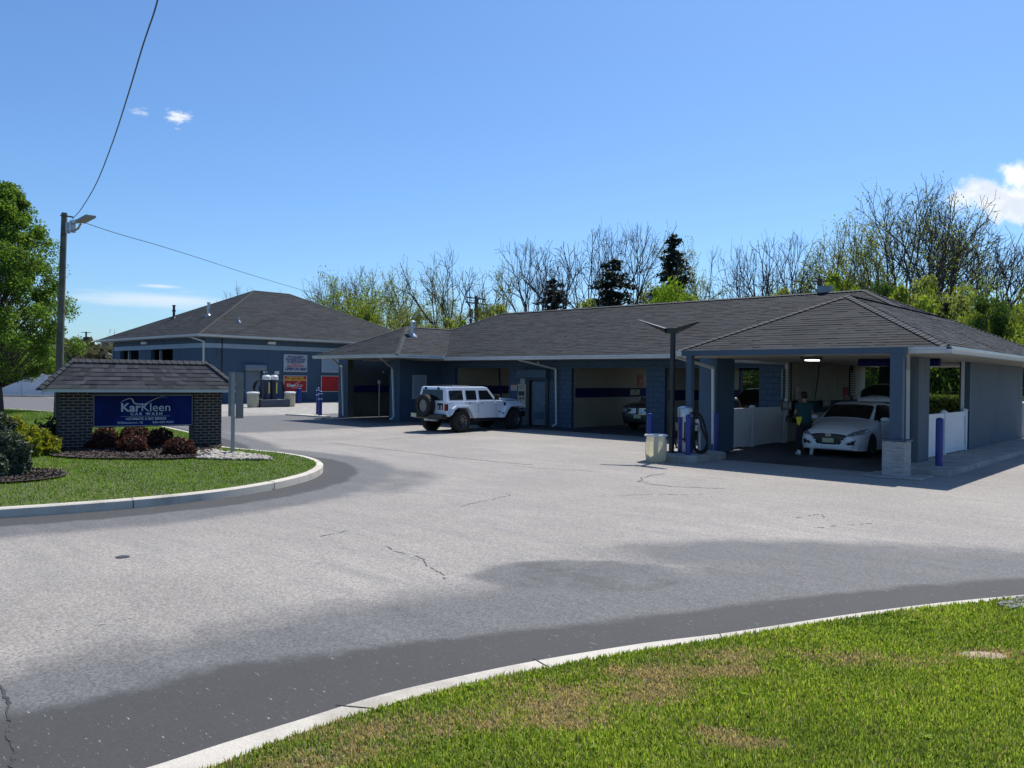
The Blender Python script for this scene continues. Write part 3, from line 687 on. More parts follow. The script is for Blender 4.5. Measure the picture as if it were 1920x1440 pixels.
# ------------------------------------------------------------------ BUILDINGS
def hip_roof(root, name, x0, x1, y0, y1, zE, slope, course=.15, step=.015, tabs=(.16, .24, .33, .45, .6), caps=True, xo=None, label=None, sides='FBLR'):
    """hip roof over a rectangle, every plane laid in overlapping shingle courses"""
    wx, wy = x1-x0, y1-y0; h = min(wx, wy)/2; zr = zE+slope*h
    if wx >= wy: ra, rb = Vector((x0+h, (y0+y1)/2, zr)), Vector((x1-h, (y0+y1)/2, zr))
    else: ra, rb = Vector(((x0+x1)/2, y0+h, zr)), Vector(((x0+x1)/2, y1-h, zr))
    A, B, C, D = Vector((x0, y0, zE)), Vector((x1, y0, zE)), Vector((x1, y1, zE)), Vector((x0, y1, zE))
    if wx >= wy: planes = {'F': (A, B, rb, ra), 'R': (B, C, rb, rb), 'B': (C, D, ra, rb), 'L': (D, A, ra, ra)}
    else: planes = {'F': (A, B, ra, ra), 'R': (B, C, rb, ra), 'B': (C, D, rb, rb), 'L': (D, A, ra, rb)}
    mb = MB(); mb.uv = []
    for k, (P, Q, U, V) in planes.items():
        if k not in sides: continue
        e = (Q-P).normalized(); nrm = e.cross(((U+V)/2-(P+Q)/2)).normalized()
        if nrm.z < 0: nrm = -nrm
        ln = ((U-P)-e*((U-P).dot(e))).length; n = max(1, int(round(ln/course)))
        for i in range(n):
            t0, t1 = i/n, (i+1)/n
            a, b = P.lerp(V, t0), Q.lerp(U, t0); c, d = Q.lerp(U, t1), P.lerp(V, t1); L_ = (b-a).length; kk = 0.
            while kk < L_-1e-4:
                w_ = min(L_-kk, R_.choice(tabs)); th = step*R_.uniform(.25, 1.); s0, s1 = kk/L_, (kk+w_)/L_; kk += w_
                q = [a.lerp(b, s0)+nrm*th, a.lerp(b, s1)+nrm*th, d.lerp(c, s1)+nrm*.002, d.lerp(c, s0)+nrm*.002]
                mb.add(q, [(0, 1, 2, 3)], [(0, 0)]*4)
                mb.add([a.lerp(b, s0), a.lerp(b, s1), q[1], q[0]], [(0, 1, 2, 3)], [(0, 0)]*4)
    mb.uv = mb.uv
    rf = mb.build(name, 'tabs', root, fix=False)
    if label: rf['label'] = label
    if caps:
        cm = MB()
        lines = [(A, ra), (B, rb if wx >= wy else ra), (C, rb), (D, ra if wx >= wy else rb), (ra, rb)]
        for p, q in lines:
            if (q-p).length < .2: continue
            d = (q-p).normalized(); s = d.cross(Vector((0, 0, 1))).normalized(); n = max(1, int((q-p).length/.16))
            drop = .05 if p.z != q.z else slope*.13
            for i in range(n):
                a = p.lerp(q, i/n); b = p.lerp(q, (i+1.08)/n); up0 = Vector((0, 0, .036)); up1 = Vector((0, 0, .026))
                cm.add([a-s*.13-Vector((0, 0, drop-.045)), a+up0, a+s*.13-Vector((0, 0, drop-.045)), b-s*.13-Vector((0, 0, drop-.028)), b+up1, b+s*.13-Vector((0, 0, drop-.028)),
                        a-s*.13-Vector((0, 0, drop+.02)), a+s*.13-Vector((0, 0, drop+.02))],
                       [(0, 1, 4, 3), (1, 2, 5, 4), (6, 7, 2, 1, 0)])
        cm.build('ridge_cap', M['cap'], rf if False else root, fix=True)
    return rf, ra, rb
M['cap'] = pm('ridge_cap_shingle', (.038, .041, .045), .35, 7, .9, .6, 60)
def gutter_run(mb, p0, p1, out, h=.14, w=.12):
    p0, p1, out = Vector(p0), Vector(p1), Vector(out)
    prof = [(0, 0), (.0, -h), (w*.65, -h), (w*.8, -h*.55), (w, -h*.35), (w, 0), (w*.9, 0), (w*.9, -h*.2)]
    f = lambda b: (lambda u, v: b+out*u+Vector((0, 0, v)))
    mb.prism(prof, f(p0), f(p1))
def wall(mb, ax, c0, c1, a0, a1, z0, z1, ops=()):
    """wall slab: ax 'x' runs along x with thickness y c0..c1; ops = (a, b, zlo, zhi) openings"""
    cuts = sorted({a0, a1}|{o[0] for o in ops}|{o[1] for o in ops})
    for s, e in zip(cuts[:-1], cuts[1:]):
        m = (s+e)/2; zs = [(z0, z1)]
        for o in ops:
            if o[0] < m < o[1]:
                zs = []
                if o[2] > z0: zs.append((z0, o[2]))
                if o[3] < z1: zs.append((o[3], z1))
        for a, b in zs:
            if ax == 'x': mb.box(s, e, c0, c1, a, b)
            else: mb.box(c0, c1, s, e, a, b)
    return mb
def downspout(pts, root, w=.075, mat='gutter'):
    mb = MB()
    for a, b in zip(pts[:-1], pts[1:]): mb.obox(a, b, w, w, (0, -1, .01) if abs(Vector(b).z-Vector(a).z) > .3 else (0, 0, 1))
    return mb.build('downspout', mat, root, bevel=.01)
cw = T('car_wash_building', 'long low blue car wash with open wash bays under a dark shingle hip roof', 'building', (-19, 26, 0))
SL = .476
LX0, LX1, LY0, LY1, LZ = -32.73, -4.88, 24.05, 34.1, 2.97
hip_roof(cw, 'roof', LX0, LX1, LY0, LY1, LZ-.03, SL)
hip_roof(cw, 'roof', -11.2, -4.62, 18.62, 34.9, 2.84, SL)
hip_roof(cw, 'roof', -32.65, -26.5, 21.35, 31.0, 3.02, SL)
# soffits (ceilings) under the three roofs
mb = MB(); mb.box(LX0+.1, -11.25, LY0+.03, LY1-.05, LZ-.13, LZ-.08); mb.box(-11.16, -4.66, 18.66, 34.86, 2.70, 2.76); mb.box(-32.6, -26.55, 21.39, 24.04, 2.89, 2.95)
mb.build('soffit', 'cream', cw)
mb = MB()
gutter_run(mb, (-26.4, LY0, LZ), (-11.2, LY0, LZ), (0, -1, 0))
gutter_run(mb, (-11.31, 18.62, 2.84), (-4.52, 18.62, 2.84), (0, -1, 0)); gutter_run(mb, (-4.62, 18.5, 2.84), (-4.62, 34.9, 2.84), (1, 0, 0)); gutter_run(mb, (-11.2, 18.5, 2.84), (-11.2, 24.0, 2.84), (-1, 0, 0))
gutter_run(mb, (-32.77, 21.35, 3.03), (-26.38, 21.35, 3.03), (0, -1, 0)); gutter_run(mb, (-26.5, 21.23, 3.03), (-26.5, 24.0, 3.03), (1, 0, 0))
mb.build('gutter', 'gutter', cw, smooth=False)
# front wall of the wash bays
bays = [(-27.75, -24.2, 0, 2.52), (-20.62, -16.93, 0, 2.52), (-16.1, -12.32, 0, 2.52)]
mb = MB(); wall(mb, 'x', 25.9, 26.15, -28.7, -11.4, 0, 2.86, bays+[(-23.1, -21.93, 0, 1.98)])
mb.build('front_wall', 'cmu', cw)
mb = MB(); wall(mb, 'x', 32.0, 32.25, -33.5, -11.4, 0, 2.86, bays); mb.build('rear_wall', 'blue_wall', cw)
# left wing (wash tunnel)
mb = MB(); wall(mb, 'x', 23.3, 23.6, -33.55, -28.7, 0, 2.92, [(-32.78, -29.42, 0, 2.9)]); mb.box(-28.95, -28.7, 23.6, 25.9, 0, 2.92); mb.box(-33.55, -33.3, 23.6, 32, 0, 2.92)
mb.build('tunnel_wall', 'blue_wall', cw)
mb = MB(); mb.box(-33.3, -33.26, 23.62, 32, 0, 2.9); mb.box(-32.78, -32.72, 23.26, 23.62, 0, 2.88); mb.build('tunnel_lining', pm('dim_tunnel_panel', (.085, .095, .09), .15, .8, .6), cw)  # lining colour darkened to stand in for shade inside the tunnel
mb = MB(); mb.box(-33.26, -33.24, 23.64, 32, 1.25, 1.6); mb.build('wall_stripe', 'stripe', cw)
mb = MB(); mb.box(-29.1, -29.0, 23.62, 32, 0, 2.9); mb.build('tunnel_partition', 'blue_dark', cw)
# partitions between bays, cream panels with a blue band
for x in (-28.0, -20.87, -16.35):
    pt = MB().box(x, x+.22, 26.16, 32.0, 0, 2.84).build('bay_partition', 'cream', cw); MB().box(x+.22, x+.235, 26.2, 32.0, 1.28, 1.68).build('wall_stripe', 'stripe', pt)
    MB().box(x+.2, x+.26, 26.10, 26.155, 0, 2.52).build('corner_trim', 'cream', cw)
for x in (-23.95, -16.8, -12.2):
    pt = MB().box(x, x+.2, 26.16, 32.0, 0, 2.84).build('bay_partition', 'cream', cw); MB().box(x-.015, x, 26.2, 32.0, 1.28, 1.68).build('wall_stripe', 'stripe', pt)
# right wing: drive-through bay
mb = MB(); mb.box(-11.62, -11.05, 20.55, 21.6, 0, 2.72); mb.build('front_pier', 'blue_wall', cw)
mb = MB(); mb.box(-6.32, -5.78, 20.75, 21.65, .1, 2.72); mb.build('front_pier', 'stucco', cw)
mb = MB(); mb.box(-6.15, -5.9, 26.25, 33.7, 0, 2.72); mb.build('side_wall', 'stucco', cw)
mb = MB(); mb.box(-6.17, -5.885, 26.12, 26.248, 0, 2.70); mb.build('wall_end', 'blue_dark', cw)
for a_ in ((-6.1, -6.03, 26.02, 26.115, 0, 2.70), (-11.36, -11.28, 25.82, 25.9, 0, 2.70), (-11.39, -11.33, 21.65, 25.85, 2.62, 2.70)): MB().box(*a_).build('corner_trim', 'white', cw)
mb = MB(); mb.box(-11.6, -11.4, 26.15, 33.6, 0, 2.72); mb.build('bay_lining', 'cream', cw)
mb = MB(); mb.box(-11.4, -11.38, 26.3, 33.5, .95, 1.38); mb.build('wall_stripe', pm('teal_wall_stripe', (.012, .045, .09), .1, 1, .75, spec=.2), cw)
mb = MB()
for y in (28.2, 30.6, 32.4): mb.box(-11.398, -11.392, y, y+.02, 0, 2.7)
mb.box(-11.398, -11.390, 26.2, 33.5, 2.28, 2.30); mb.build('panel_joint', 'grey', cw)
mb = MB(); mb.box(-10.75, -9.5, 33.3, 33.6, 0, 2.7); mb.build('rear_pier', 'blue_dark', cw)
# downspouts
downspout([(-11.35, 18.75, 2.70), (-11.1, 20.40, 2.42), (-11.1, 20.46, .25)], cw)
downspout([(-5.45, 18.75, 2.70), (-5.98, 20.60, 2.40), (-5.98, 20.66, .22)], cw)
downspout([(-21.9, 24.0, 2.83), (-21.35, 25.75, 2.48), (-21.35, 25.83, .15), (-21.42, 25.65, .06)], cw)
downspout([(-31.3, 21.3, 2.9), (-33.0, 23.1, 2.5), (-33.0, 23.22, .1)], cw)
downspout([(-27.6, 21.3, 2.9), (-29.0, 23.1, 2.46), (-29.0, 23.22, .2), (-29.1, 23.05, .08)], cw)
# door with its roll-shutter box
dr = MB().box(-22.9, -22.02, 25.98, 26.04, .04, 1.95).build('door', 'door', cw); 
MB().box(-22.75, -22.2, 25.965, 25.98, .3, .62).build('louvre', 'blue_dark', dr); MB().cyl((-22.12, 25.90, 1.0), (-22.12, 25.98, 1.0), .03).build('handle', 'steel', dr)
MB().box(-23.08, -22.92, 25.84, 26.1, 0, 1.98).box(-22.0, -21.84, 25.84, 26.1, 0, 1.98).build('door_frame', 'dark', cw)
MB().prism([(-23.45, 2.08), (-23.45, 2.36), (-23.35, 2.46), (-21.75, 2.46), (-21.75, 2.08)], lambda x, z: (x, 25.55, z), lambda x, z: (x, 25.89, z)).box(-23.1, -21.8, 25.72, 25.88, 1.98, 2.08).build('shutter_box', 'blue_dark', cw, bevel=.03)
MB().box(-24.45+2.0, -22.35, 25.78, 25.89, 2.66, 2.80).build('wall_lamp', 'white', cw, bevel=.02)
# ceiling lamp (lit) and blue clearance roll in the right wing
lf = MB().box(-8.22, -7.80, 19.55, 19.95, 2.615, 2.698).build('ceiling_lamp', 'darkgrey', cw)
m, nt, b, o = new_mat('lit_diffuser'); b.inputs['Emission Color'].default_value = (1, .98, .92, 1); b.inputs['Emission Strength'].default_value = 3; b.inputs['Base Color'].default_value = (.8, .8, .8, 1); M['lit'] = m
MB().box(-8.10, -7.86, 19.56, 19.9, 2.585, 2.614).build('diffuser', 'lit', lf)
MB().cyl((-7.75, 22.35, 2.60), (-5.72, 22.35, 2.60), .095, n=16).build('rolled_curtain', 'stripe', cw, smooth=True)
# roof vents
def flue(x, y, z, h, r, cap=True, skirt=True, mat='steel'):
    mb = MB().cyl((x, y, z-.15), (x, y, z+h), r, n=14)
    if skirt: mb.lathe([(r*2.4, z-.06), (r*2.2, z+.0), (r*1.1, z+.12), (r*1.05, z+.13)], (x, y, 0), 14)
    if cap: mb.lathe([(r*1.5, z+h*.62), (r*1.5, z+h*.66), (r*1.1, z+h*.67)], (x, y, 0), 14); mb.lathe([(r*.6, z+h), (r*1.5, z+h), (r*1.5, z+h+.06), (r*.2, z+h+.13)], (x, y, 0), 14)
    return mb.build('flue_pipe', mat, cw, smooth=True)
p = onX(775, 640, -28.6); flue(-28.55, p.y-.1, 3.02+SL*(28.55-26.5)-.02, .62, .10)
p = onY(1547, 555, 29.3); flue(p.x, 29.3, 5.30, .30, .26, False, False, 'grey')
# low fences of the right wing
def vinyl_fence(name, label, x, y0, y1, z0, h, posts):
    t = T(name, label, 'fence', (x, (y0+y1)/2, z0), 0, 'white vinyl panels of the drive-through bay')
    pn = MB().box(x-.02, x+.02, y0, y1, z0+.12, z0+h-.16); 
    k = y0+.15
    pn.build('panel', 'vinyl', t)
    MB().box(x-.04, x+.04, y0, y1, z0+h-.16, z0+h-.02).box(x-.04, x+.04, y0, y1, z0+.04, z0+.16).box(x-.028, x+.028, y0, y1, z0+.30, z0+.31).build('rail', 'vinyl', t)
    for y in posts: MB().box(x-.065, x+.065, y-.065, y+.065, z0, z0+h).lathe([(.1, z0+h), (.1, z0+h+.03), (.01, z0+h+.07)], (x, y, 0), 4).build('post', 'vinyl', t)
    return t
vinyl_fence('vinyl_fence', 'low white vinyl panel fence inside the bay, left of the man', -11.35, 21.68, 25.8, 0, 1.24, (23.4, 25.7))
vinyl_fence('vinyl_fence', 'low white vinyl fence behind the blue bollard at the right end pier', -5.98, 21.72, 26.0, .10, 1.17, (23.75, 25.95))
vinyl_fence('vinyl_fence', 'white vinyl fence beyond the grey stucco side wall, at the right edge', -5.98, 34.3, 37.5, .05, 1.3, (34.36, 36.8))
# ------------------------------------------------------------------ clearance frame
fr = T('clearance_frame', 'blue timber clearance frame standing across the right-hand bay', 'frame', (-8.1, 18.45, 0))
MB().box(-10.87, -5.38, 18.28, 18.48, 2.70, 2.835).build('beam', 'blue_dark', fr)
MB().box(-10.74, -10.58, 18.30, 18.46, 0.18, 2.70).build('post', 'blue_dark', fr); MB().box(-5.68, -5.42, 18.30, 18.46, .82, 2.70).build('post', 'blue_dark', fr)
bb = MB().box(-5.80, -5.33, 18.22, 18.66, 0, .78).build('block', 'planks', fr, bevel=.01)
MB().box(-5.83, -5.30, 18.2, 18.68, .785, .82).build('cap', 'blue_dark', bb)
MB().box(-6.15, -4.95, 18.0, 18.95, .0, .035).build('base_slab', 'concrete', fr, bevel=.01)
# ------------------------------------------------------------------ signs on the long wall
def plate_sign(name, label, p0, p1, mat, cat='sign', th=.02, bord=None):
    """flat sign against a wall parallel to x; p0 upper-left, p1 lower-right"""
    t = T(name, label, cat, ((p0[0]+p1[0])/2, p0[1], p1[2]))
    MB().box(p0[0], p1[0], p0[1]-th, p0[1], p1[2], p0[2]).build('face', mat, t)
    return t
s1 = plate_sign('notice_sign', 'small white and red notice left of the shuttered door', (-24.05, 25.895, 1.80), (-23.68, 25.895, 1.52), 'board')
MB().box(-24.05, -23.68, 25.868, 25.874, 1.76, 1.82).build('red_band', 'red', s1); MB().box(-23.98, -23.75, 25.868, 25.874, 1.68, 1.70).box(-23.98, -23.75, 25.868, 25.874, 1.59, 1.61).build('print', 'letterr', s1)
s2 = plate_sign('notice_sign', 'small square white notice above the change machine beside the door', (-23.48, 25.895, 2.06), (-23.22, 25.895, 1.84), 'board')
MB().box(-23.45, -23.25, 25.868, 25.874, 1.99, 2.01).box(-23.45, -23.25, 25.868, 25.874, 1.93, 1.94).box(-23.45, -23.3, 25.868, 25.874, 1.88, 1.89).build('print', 'darkgrey', s2)
cm_ = T('change_machine', 'tall beige wall machine with pictures left of the shuttered door', 'machine', (-23.35, 25.9, .75))
MB().box(-23.56, -23.10, 25.80, 25.895, .78, 1.82).build('case', pm('beige_enamel', (.42, .40, .33), .05, 3, .5), cm_, bevel=.01)
MB().box(-23.52, -23.16, 25.79, 25.80, 1.30, 1.50).build('display', 'darkgrey', cm_); MB().box(-23.50, -23.18, 25.79, 25.80, 1.55, 1.78).build('picture', 'poster', cm_)
MB().box(-23.46, -23.36, 25.79, 25.80, 1.12, 1.24).build('slot', 'dark', cm_); MB().box(-23.28, -23.18, 25.79, 25.80, 1.14, 1.24).build('slot', 'dark', cm_); MB().box(-23.42, -23.36, 25.79, 25.80, 1.02, 1.08).build('slot', 'dark', cm_)
t = T('blank_board', 'blank pale panel on the side of the wash tunnel, behind the jeep', 'board', (-28.7, 24.5, 1.05))
MB().box(-28.695, -28.67, 24.1, 24.88, 1.07, 2.13).build('panel', pm('pale_blue_panel', (.30, .36, .44), .03, 2, .6), t); 
fm = MB()
for a in ((24.07, 24.1, 1.04, 2.16), (24.88, 24.91, 1.04, 2.16), (24.1, 24.88, 1.04, 1.07), (24.1, 24.88, 2.13, 2.16)): fm.box(-28.695, -28.66, *a)
fm.build('rim', 'gutter', t)
# heater box and pole in bay one, red sign in bay two
t = T('unit_heater', 'dark boxy heater hanging in the leftmost bay above the jeep', 'heater', (-25.2, 28.5, 2.0))
MB().box(-25.9, -25.1, 28.2, 28.8, 2.15, 2.75).build('case', 'dark', t, bevel=.02); lv = MB()
for k in range(5): lv.box(-25.55, -25.12, 28.17, 28.2, 2.2+k*.1, 2.25+k*.1)
lv.build('louvre', pm('copper_louvre', (.16, .10, .04), .2, 9, .4, metal=.6), t); MB().cyl((-25.5, 28.5, 2.74), (-25.5, 28.5, 2.84), .03).build('hanger', 'steel', t)
t = T('hose_boom', 'slim blue hose pole leaning in the leftmost bay', 'pole', (-26.2, 28, 1)); MB().cyl((-26.5, 27.6, 2.82), (-26.25, 27.6, .9), .035).build('pole', 'stripe', t)
t = T('hose_boom', 'slim dark hose pole hanging in the bay right of the black street lamp', 'pole', (-15.0, 27.5, 1)); MB().cyl((-14.75, 27.5, 2.82), (-14.85, 27.5, 1.1), .035).build('pole', 'dark', t)
def wallposter(label, X, y0, y1, z0, z1, mat, name='wall_sign', cat='sign', bands=()):
    t = T(name, label, cat, (X, (y0+y1)/2, z0))
    MB().box(X, X+.02, y0, y1, z0, z1).build('face', mat, t)
    for (a, b_, c, d, mm) in bands: MB().box(X+.02, X+.026, y0+(y1-y0)*a, y0+(y1-y0)*b_, z0+(z1-z0)*c, z0+(z1-z0)*d).build('print', mm, t)
    return t
y0, y1 = onX(1196, 720, -20.64).y, onX(1205, 720, -20.64).y
wallposter('red poster on the cream wall above the parked dark sedan', -20.635, y0, y1, 1.72, 2.28, 'red', bands=((.2, .8, .4, .62, 'poster'), (.15, .85, .1, .14, 'poster')))
wallposter('small pale notice on the blue stripe behind the dark sedan', -20.62, y0-.65, y0+.1, 1.36, 1.62, 'poster')
# ------------------------------------------------------------------ fittings on the cream wall of the right bay
def yz(px, py): v = onX(px, py, -11.38); return v.y, v.z
def menu_board(label, px0, px1, py0, py1, n):
    ya, za = yz(px0, py1); yb, zb = yz(px1, py0)
    t = T('price_board', label, 'sign', (-11.38, (ya+yb)/2, za), 0, 'slatted price boards on the cream wall')
    MB().box(-11.395, -11.37, ya, yb, za, zb).build('backing', 'board', t)
    h = (zb-za)/n; mb = MB()
    for k in range(n): mb.box(-11.37, -11.355, ya+.03, yb-.03, za+h*(k+.18), za+h*(k+.82))
    mb.build('slats', pm('dark_slats', (.05, .052, .06), .5, 5, .5), t)
menu_board('tall slatted price board on the cream wall near the white corner trim', 1466, 1480, 692, 747, 11)
menu_board('tall slatted price board farthest into the bay behind the raised hatch', 1593, 1604, 696, 743, 11)
ya, za = yz(1491, 750); yb, zb = yz(1500, 726); wallposter('dark red coin panel on the cream wall left of the man\'s head', -11.395, ya, yb, za, zb, 'red', 'coin_panel', 'panel', ((.1, .9, .1, .3, 'poster'), (.2, .8, .5, .62, 'poster')))
ya, za = yz(1582, 748); yb, zb = yz(1590, 726); wallposter('dark coin panel on the cream wall above the white hatchback\'s roof', -11.395, ya, yb, za, zb, 'redsign', 'coin_panel', 'panel', ((.1, .9, .1, .3, 'poster'),))
t = T('vending_machine', 'black framed vending panel low beside the white corner trim', 'machine', (-11.3, 26.6, .7))
ya, za = yz(1461, 769); yb, zb = yz(1479, 752); MB().box(-11.398, -11.28, ya, yb, za, zb).build('case', 'dark', t, bevel=.01)
MB().box(-11.28, -11.27, ya+.06, ya+(yb-ya)*.55, za+.05, zb-.05).build('window', 'board', t); MB().box(-11.28, -11.27, ya+(yb-ya)*.68, ya+(yb-ya)*.9, za+.05, zb-.05).build('label_strip', 'board', t)
t = T('dispenser_rack', 'dark rack of towel dispensers on the wall behind the man', 'rack', (-11.3, 27.9, .6))
ya, za = yz(1487, 792); yb, zb = yz(1500, 750); MB().box(-11.398, -11.2, ya, yb, za, zb).build('case', 'dark', t, bevel=.01)
rb = MB(); 
for k in range(5): rb.box(-11.2, -11.17, ya+.1, yb-.1, za+(zb-za)*(.1+k*.18), za+(zb-za)*(.2+k*.18))
rb.build('tray', 'board', t)
t = T('towel_holder', 'pair of small dark holders on the blue stripe right of the man', 'holder', (-11.3, 29, 1))
ya, za = yz(1538, 762); yb, zb = yz(1552, 750); MB().box(-11.378, -11.28, ya, yb, za, zb).build('case', 'dark', t); MB().box(-11.28, -11.265, ya+.15, ya+.24, za+.05, zb-.02).box(-11.28, -11.265, yb-.12, yb-.04, za+.05, zb-.02).build('towel', 'board', t)
t = T('hose_boom', 'overhead boom with a hanging wash hose against the cream wall', 'boom', (-11.3, 29, 2.4))
P = [onX(1528, 749, -11.1), onX(1531, 728, -11.1), onX(1535, 700, -11.1), onX(1535.5, 678.5, -11.1), onX(1560, 675, -10.9), onX(1595, 671, -10.6), onX(1618, 667.5, -10.4)]
MB().tube(P, .022, 6).build('hose', 'dark', t); P2 = [onX(1594, 671, -11.3), onX(1593, 700, -11.3), onX(1592.5, 745, -11.3)]; MB().tube(P2, .028, 6).build('drop_pipe', 'dark', t)
MB().box(P[5].x-.1, P[5].x+.15, P[5].y-.25, P[5].y+.35, P[5].z-.02, P[5].z+.06).build('bracket', 'dark', t)
t = T('wall_pipe', 'thin dark vertical pipe between price board and red coin panel', 'pipe', (-11.36, 27.2, 1)); ya, _z = yz(1483, 700); MB().cyl((-11.36, ya, .9), (-11.36, ya, 2.69), .022).build('pipe', 'dark', t)
t = T('wash_wand', 'white wand with a dark curved hose low on the wall left of the man', 'wand', (-11.3, 27, .5))
MB().tube([onX(1472, 808, -11.2), onX(1471.5, 790, -11.2), onX(1472, 775, -11.2)], .018, 6).build('wand', 'vinyl', t); MB().tube([onX(1474, 790, -11.2), onX(1475, 783, -11.2), onX(1482, 779, -11.15), onX(1490, 781, -11.1)], .03, 6).build('hose', 'dark', t)
# wash arch inside the tunnel
t = T('wash_arch', 'dark wash arch with white spray bar inside the left tunnel', 'machine', (-31.2, 26.0, 0))
MB().box(-32.4, -32.15, 25.6, 26.0, 0, 2.5).box(-30.0, -29.75, 25.6, 26.0, 0, 2.5).box(-32.4, -29.75, 25.6, 26.0, 2.3, 2.55).build('arch', 'darkgrey', t)
MB().box(-31.35, -31.05, 25.3, 25.5, .75, 2.05).build('spray_bar', 'board', t, bevel=.03); MB().tube([(-31.6, 25.3, 2.0), (-31.2, 25.3, 2.2), (-30.9, 25.2, 2.35)], .07, 8).build('spray_arm', 'board', t)
MB().cyl((-31.9, 24.6, 0), (-31.9, 24.6, 1.75), .03).build('guide_pole', 'board', t); MB().cyl((-31.9, 24.6, 1.72), (-31.9, 24.6, 1.9), .08).build('sensor', 'board', t)
MB().cyl((-31.15, 25.8, .5), (-31.15, 25.8, 2.2), .28, n=20).build('brush', 'dark', t)
for x in (-32.0, -30.6, -30.2): MB().cyl((x, 24.9, 2.28), (x, 24.95, 2.32), .045).build('nozzle', 'board', t)
# ------------------------------------------------------------------ LEFT BUILDING
lb = T('wash_tunnel_building', 'large square blue building with a pale band under a dark pyramid roof', 'building', (-62, 36, 0))
hip_roof(lb, 'roof', -71.6, -53.05, 25.3, 47.3, 4.9, .477, course=.15, tabs=(.3, .5, .8, 1.1))
gm = MB(); gutter_run(gm, (-71.7, 25.3, 4.9), (-52.92, 25.3, 4.9), (0, -1, 0), .15); gutter_run(gm, (-53.05, 25.18, 4.9), (-53.05, 47.3, 4.9), (1, 0, 0), .15); gm.build('gutter', 'gutter', lb)
MB().box(-71.5, -53.1, 25.35, 47.2, 4.72, 4.8).build('soffit', 'grey', lb)
wm = MB(); wall(wm, 'x', 26.2, 26.5, -70.5, -54.0, 0, 4.72, [(-69.1, -65.35, 0, 3.98), (-63.0, -59.1, 0, 3.98)])
wall(wm, 'y', -54.3, -54.0, 26.5, 46.4, 0, 4.72, [(29.3, 30.6, 0, 2.42)]); wm.box(-70.5, -70.2, 26.5, 46.4, 0, 4.72); wm.box(-70.2, -54.3, 46.1, 46.4, 0, 4.72); wm.build('wall', 'blue_wall', lb)
bm_ = MB(); bm_.box(-70.52, -53.97, 26.17, 26.2, 4.0, 4.33); bm_.box(-54.0, -53.97, 26.2, 46.4, 4.0, 4.33); bm_.build('pale_band', 'ltblue', lb)
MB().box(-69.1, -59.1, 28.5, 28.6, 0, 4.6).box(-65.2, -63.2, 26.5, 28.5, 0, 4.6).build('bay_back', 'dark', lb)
MB().box(-68.3, -68.15, 26.52, 26.7, 0, 3.95).box(-62.2, -62.05, 26.52, 26.7, 0, 3.95).build('door_track', 'grey', lb)
MB().box(-53.97, -53.94, 27.45, 27.52, 0, 4.7).build('expansion_joint', 'dark', lb)
MB().box(-54.12, -54.06, 29.3, 30.6, .0, 2.42).build('shutter_door', brick_uv('shutter_slats', (.17, .22, .27), (.17, .22, .27), (.09, .12, .15), 5, .09, .008, .5, .6), lb)
MB().prism([(0, 2.42), (.36, 2.42), (.40, 2.6), (.36, 2.82), (.1, 2.9), (0, 2.9)], lambda a, z: (-54+a, 29.15, z), lambda a, z: (-54+a, 30.85, z)).build('shutter_box', 'shutter', lb, bevel=.02)
MB().box(-53.98, -53.9, 29.2, 29.3, 0, 2.42).box(-53.98, -53.9, 30.6, 30.7, 0, 2.42).build('door_frame', 'blue_dark', lb)
def lamp_box(x, y, z, dx, dy):
    return MB().box(x-dx, x+dx, y-dy, y+dy, z, z+.2).build('wall_lamp', 'white', lb, bevel=.02)
lamp_box(-53.85, 31.35, 4.42, .12, .3); p = onY(272, 638, 26.1); lamp_box(p.x, 26.05, 4.42, .4, .12)
v = onX(519, 699, -53.9); MB().box(-53.98, -53.9, v.y-.16, v.y+.2, v.z-.13, v.z+.13).build('meter_box', 'white', lb)
v = onX(495, 698, -53.9); MB().box(-53.98, -53.85, v.y-.08, v.y+.08, v.z-.07, v.z+.09).box(-53.98, -53.85, v.y+.18, v.y+.25, v.z-.04, v.z+.08).build('camera_box', 'white', lb)
mb = MB(); a, b2, c = (-53.6, 25.35, 4.75), (-53.95, 26.05, 4.45), (-53.98, 26.1, .1)
mb.obox((-54.6, 25.3, 4.76), (-54.0, 26.12, 4.42), .1, .1); mb.obox((-54.02, 26.13, 4.45), (-54.02, 26.13, .1), .1, .1, (0, 1, 0)); mb.build('downspout', 'gutter', lb)
mb = MB(); mb.obox((-71.3, 25.4, 4.76), (-70.45, 26.12, 4.2), .08, .08); mb.obox((-70.5, 26.13, 4.2), (-70.5, 26.13, .1), .1, .1, (0, 1, 0)); mb.build('downspout', 'grey', lb)
def lbflue(px, py0, py1, r, Yp=None, Xp=None, mat='steel'):
    # stands on the front (south) or right slope
    best = None
    for k in np.linspace(40, 90, 2000):
        q = atd(px, py1, k); zz = 4.9+.477*min(q.y-25.3, -53.05-q.x)
        if q.z <= zz: best = q; break
    if best is None: return
    h = HC; top = None
    kk = (best-Vector((0, 0, HC))); dep = -.68*best.x+.73*best.y; hh = (py1-py0)*dep/F_
    mb = MB().cyl((best.x, best.y, best.z-.2), (best.x, best.y, best.z+hh), r, n=12); mb.lathe([(r*2.6, best.z-.12), (r*2.3, best.z-.0), (r*1.1, best.z+.12), (r, best.z+.13)], (best.x, best.y, 0), 12)
    if hh > .6: mb.cyl((best.x, best.y, best.z+hh*.52), (best.x, best.y, best.z+hh*.62), r*1.5, n=12); mb.cyl((best.x, best.y, best.z+hh*.93), (best.x, best.y, best.z+hh), r*1.4, n=12)
    mb.build('flue_pipe', mat, lb, smooth=True)
lbflue(326, 572, 597, .10, mat='darkgrey'); lbflue(391, 567, 592, .10); lbflue(448, 595, 604, .07)
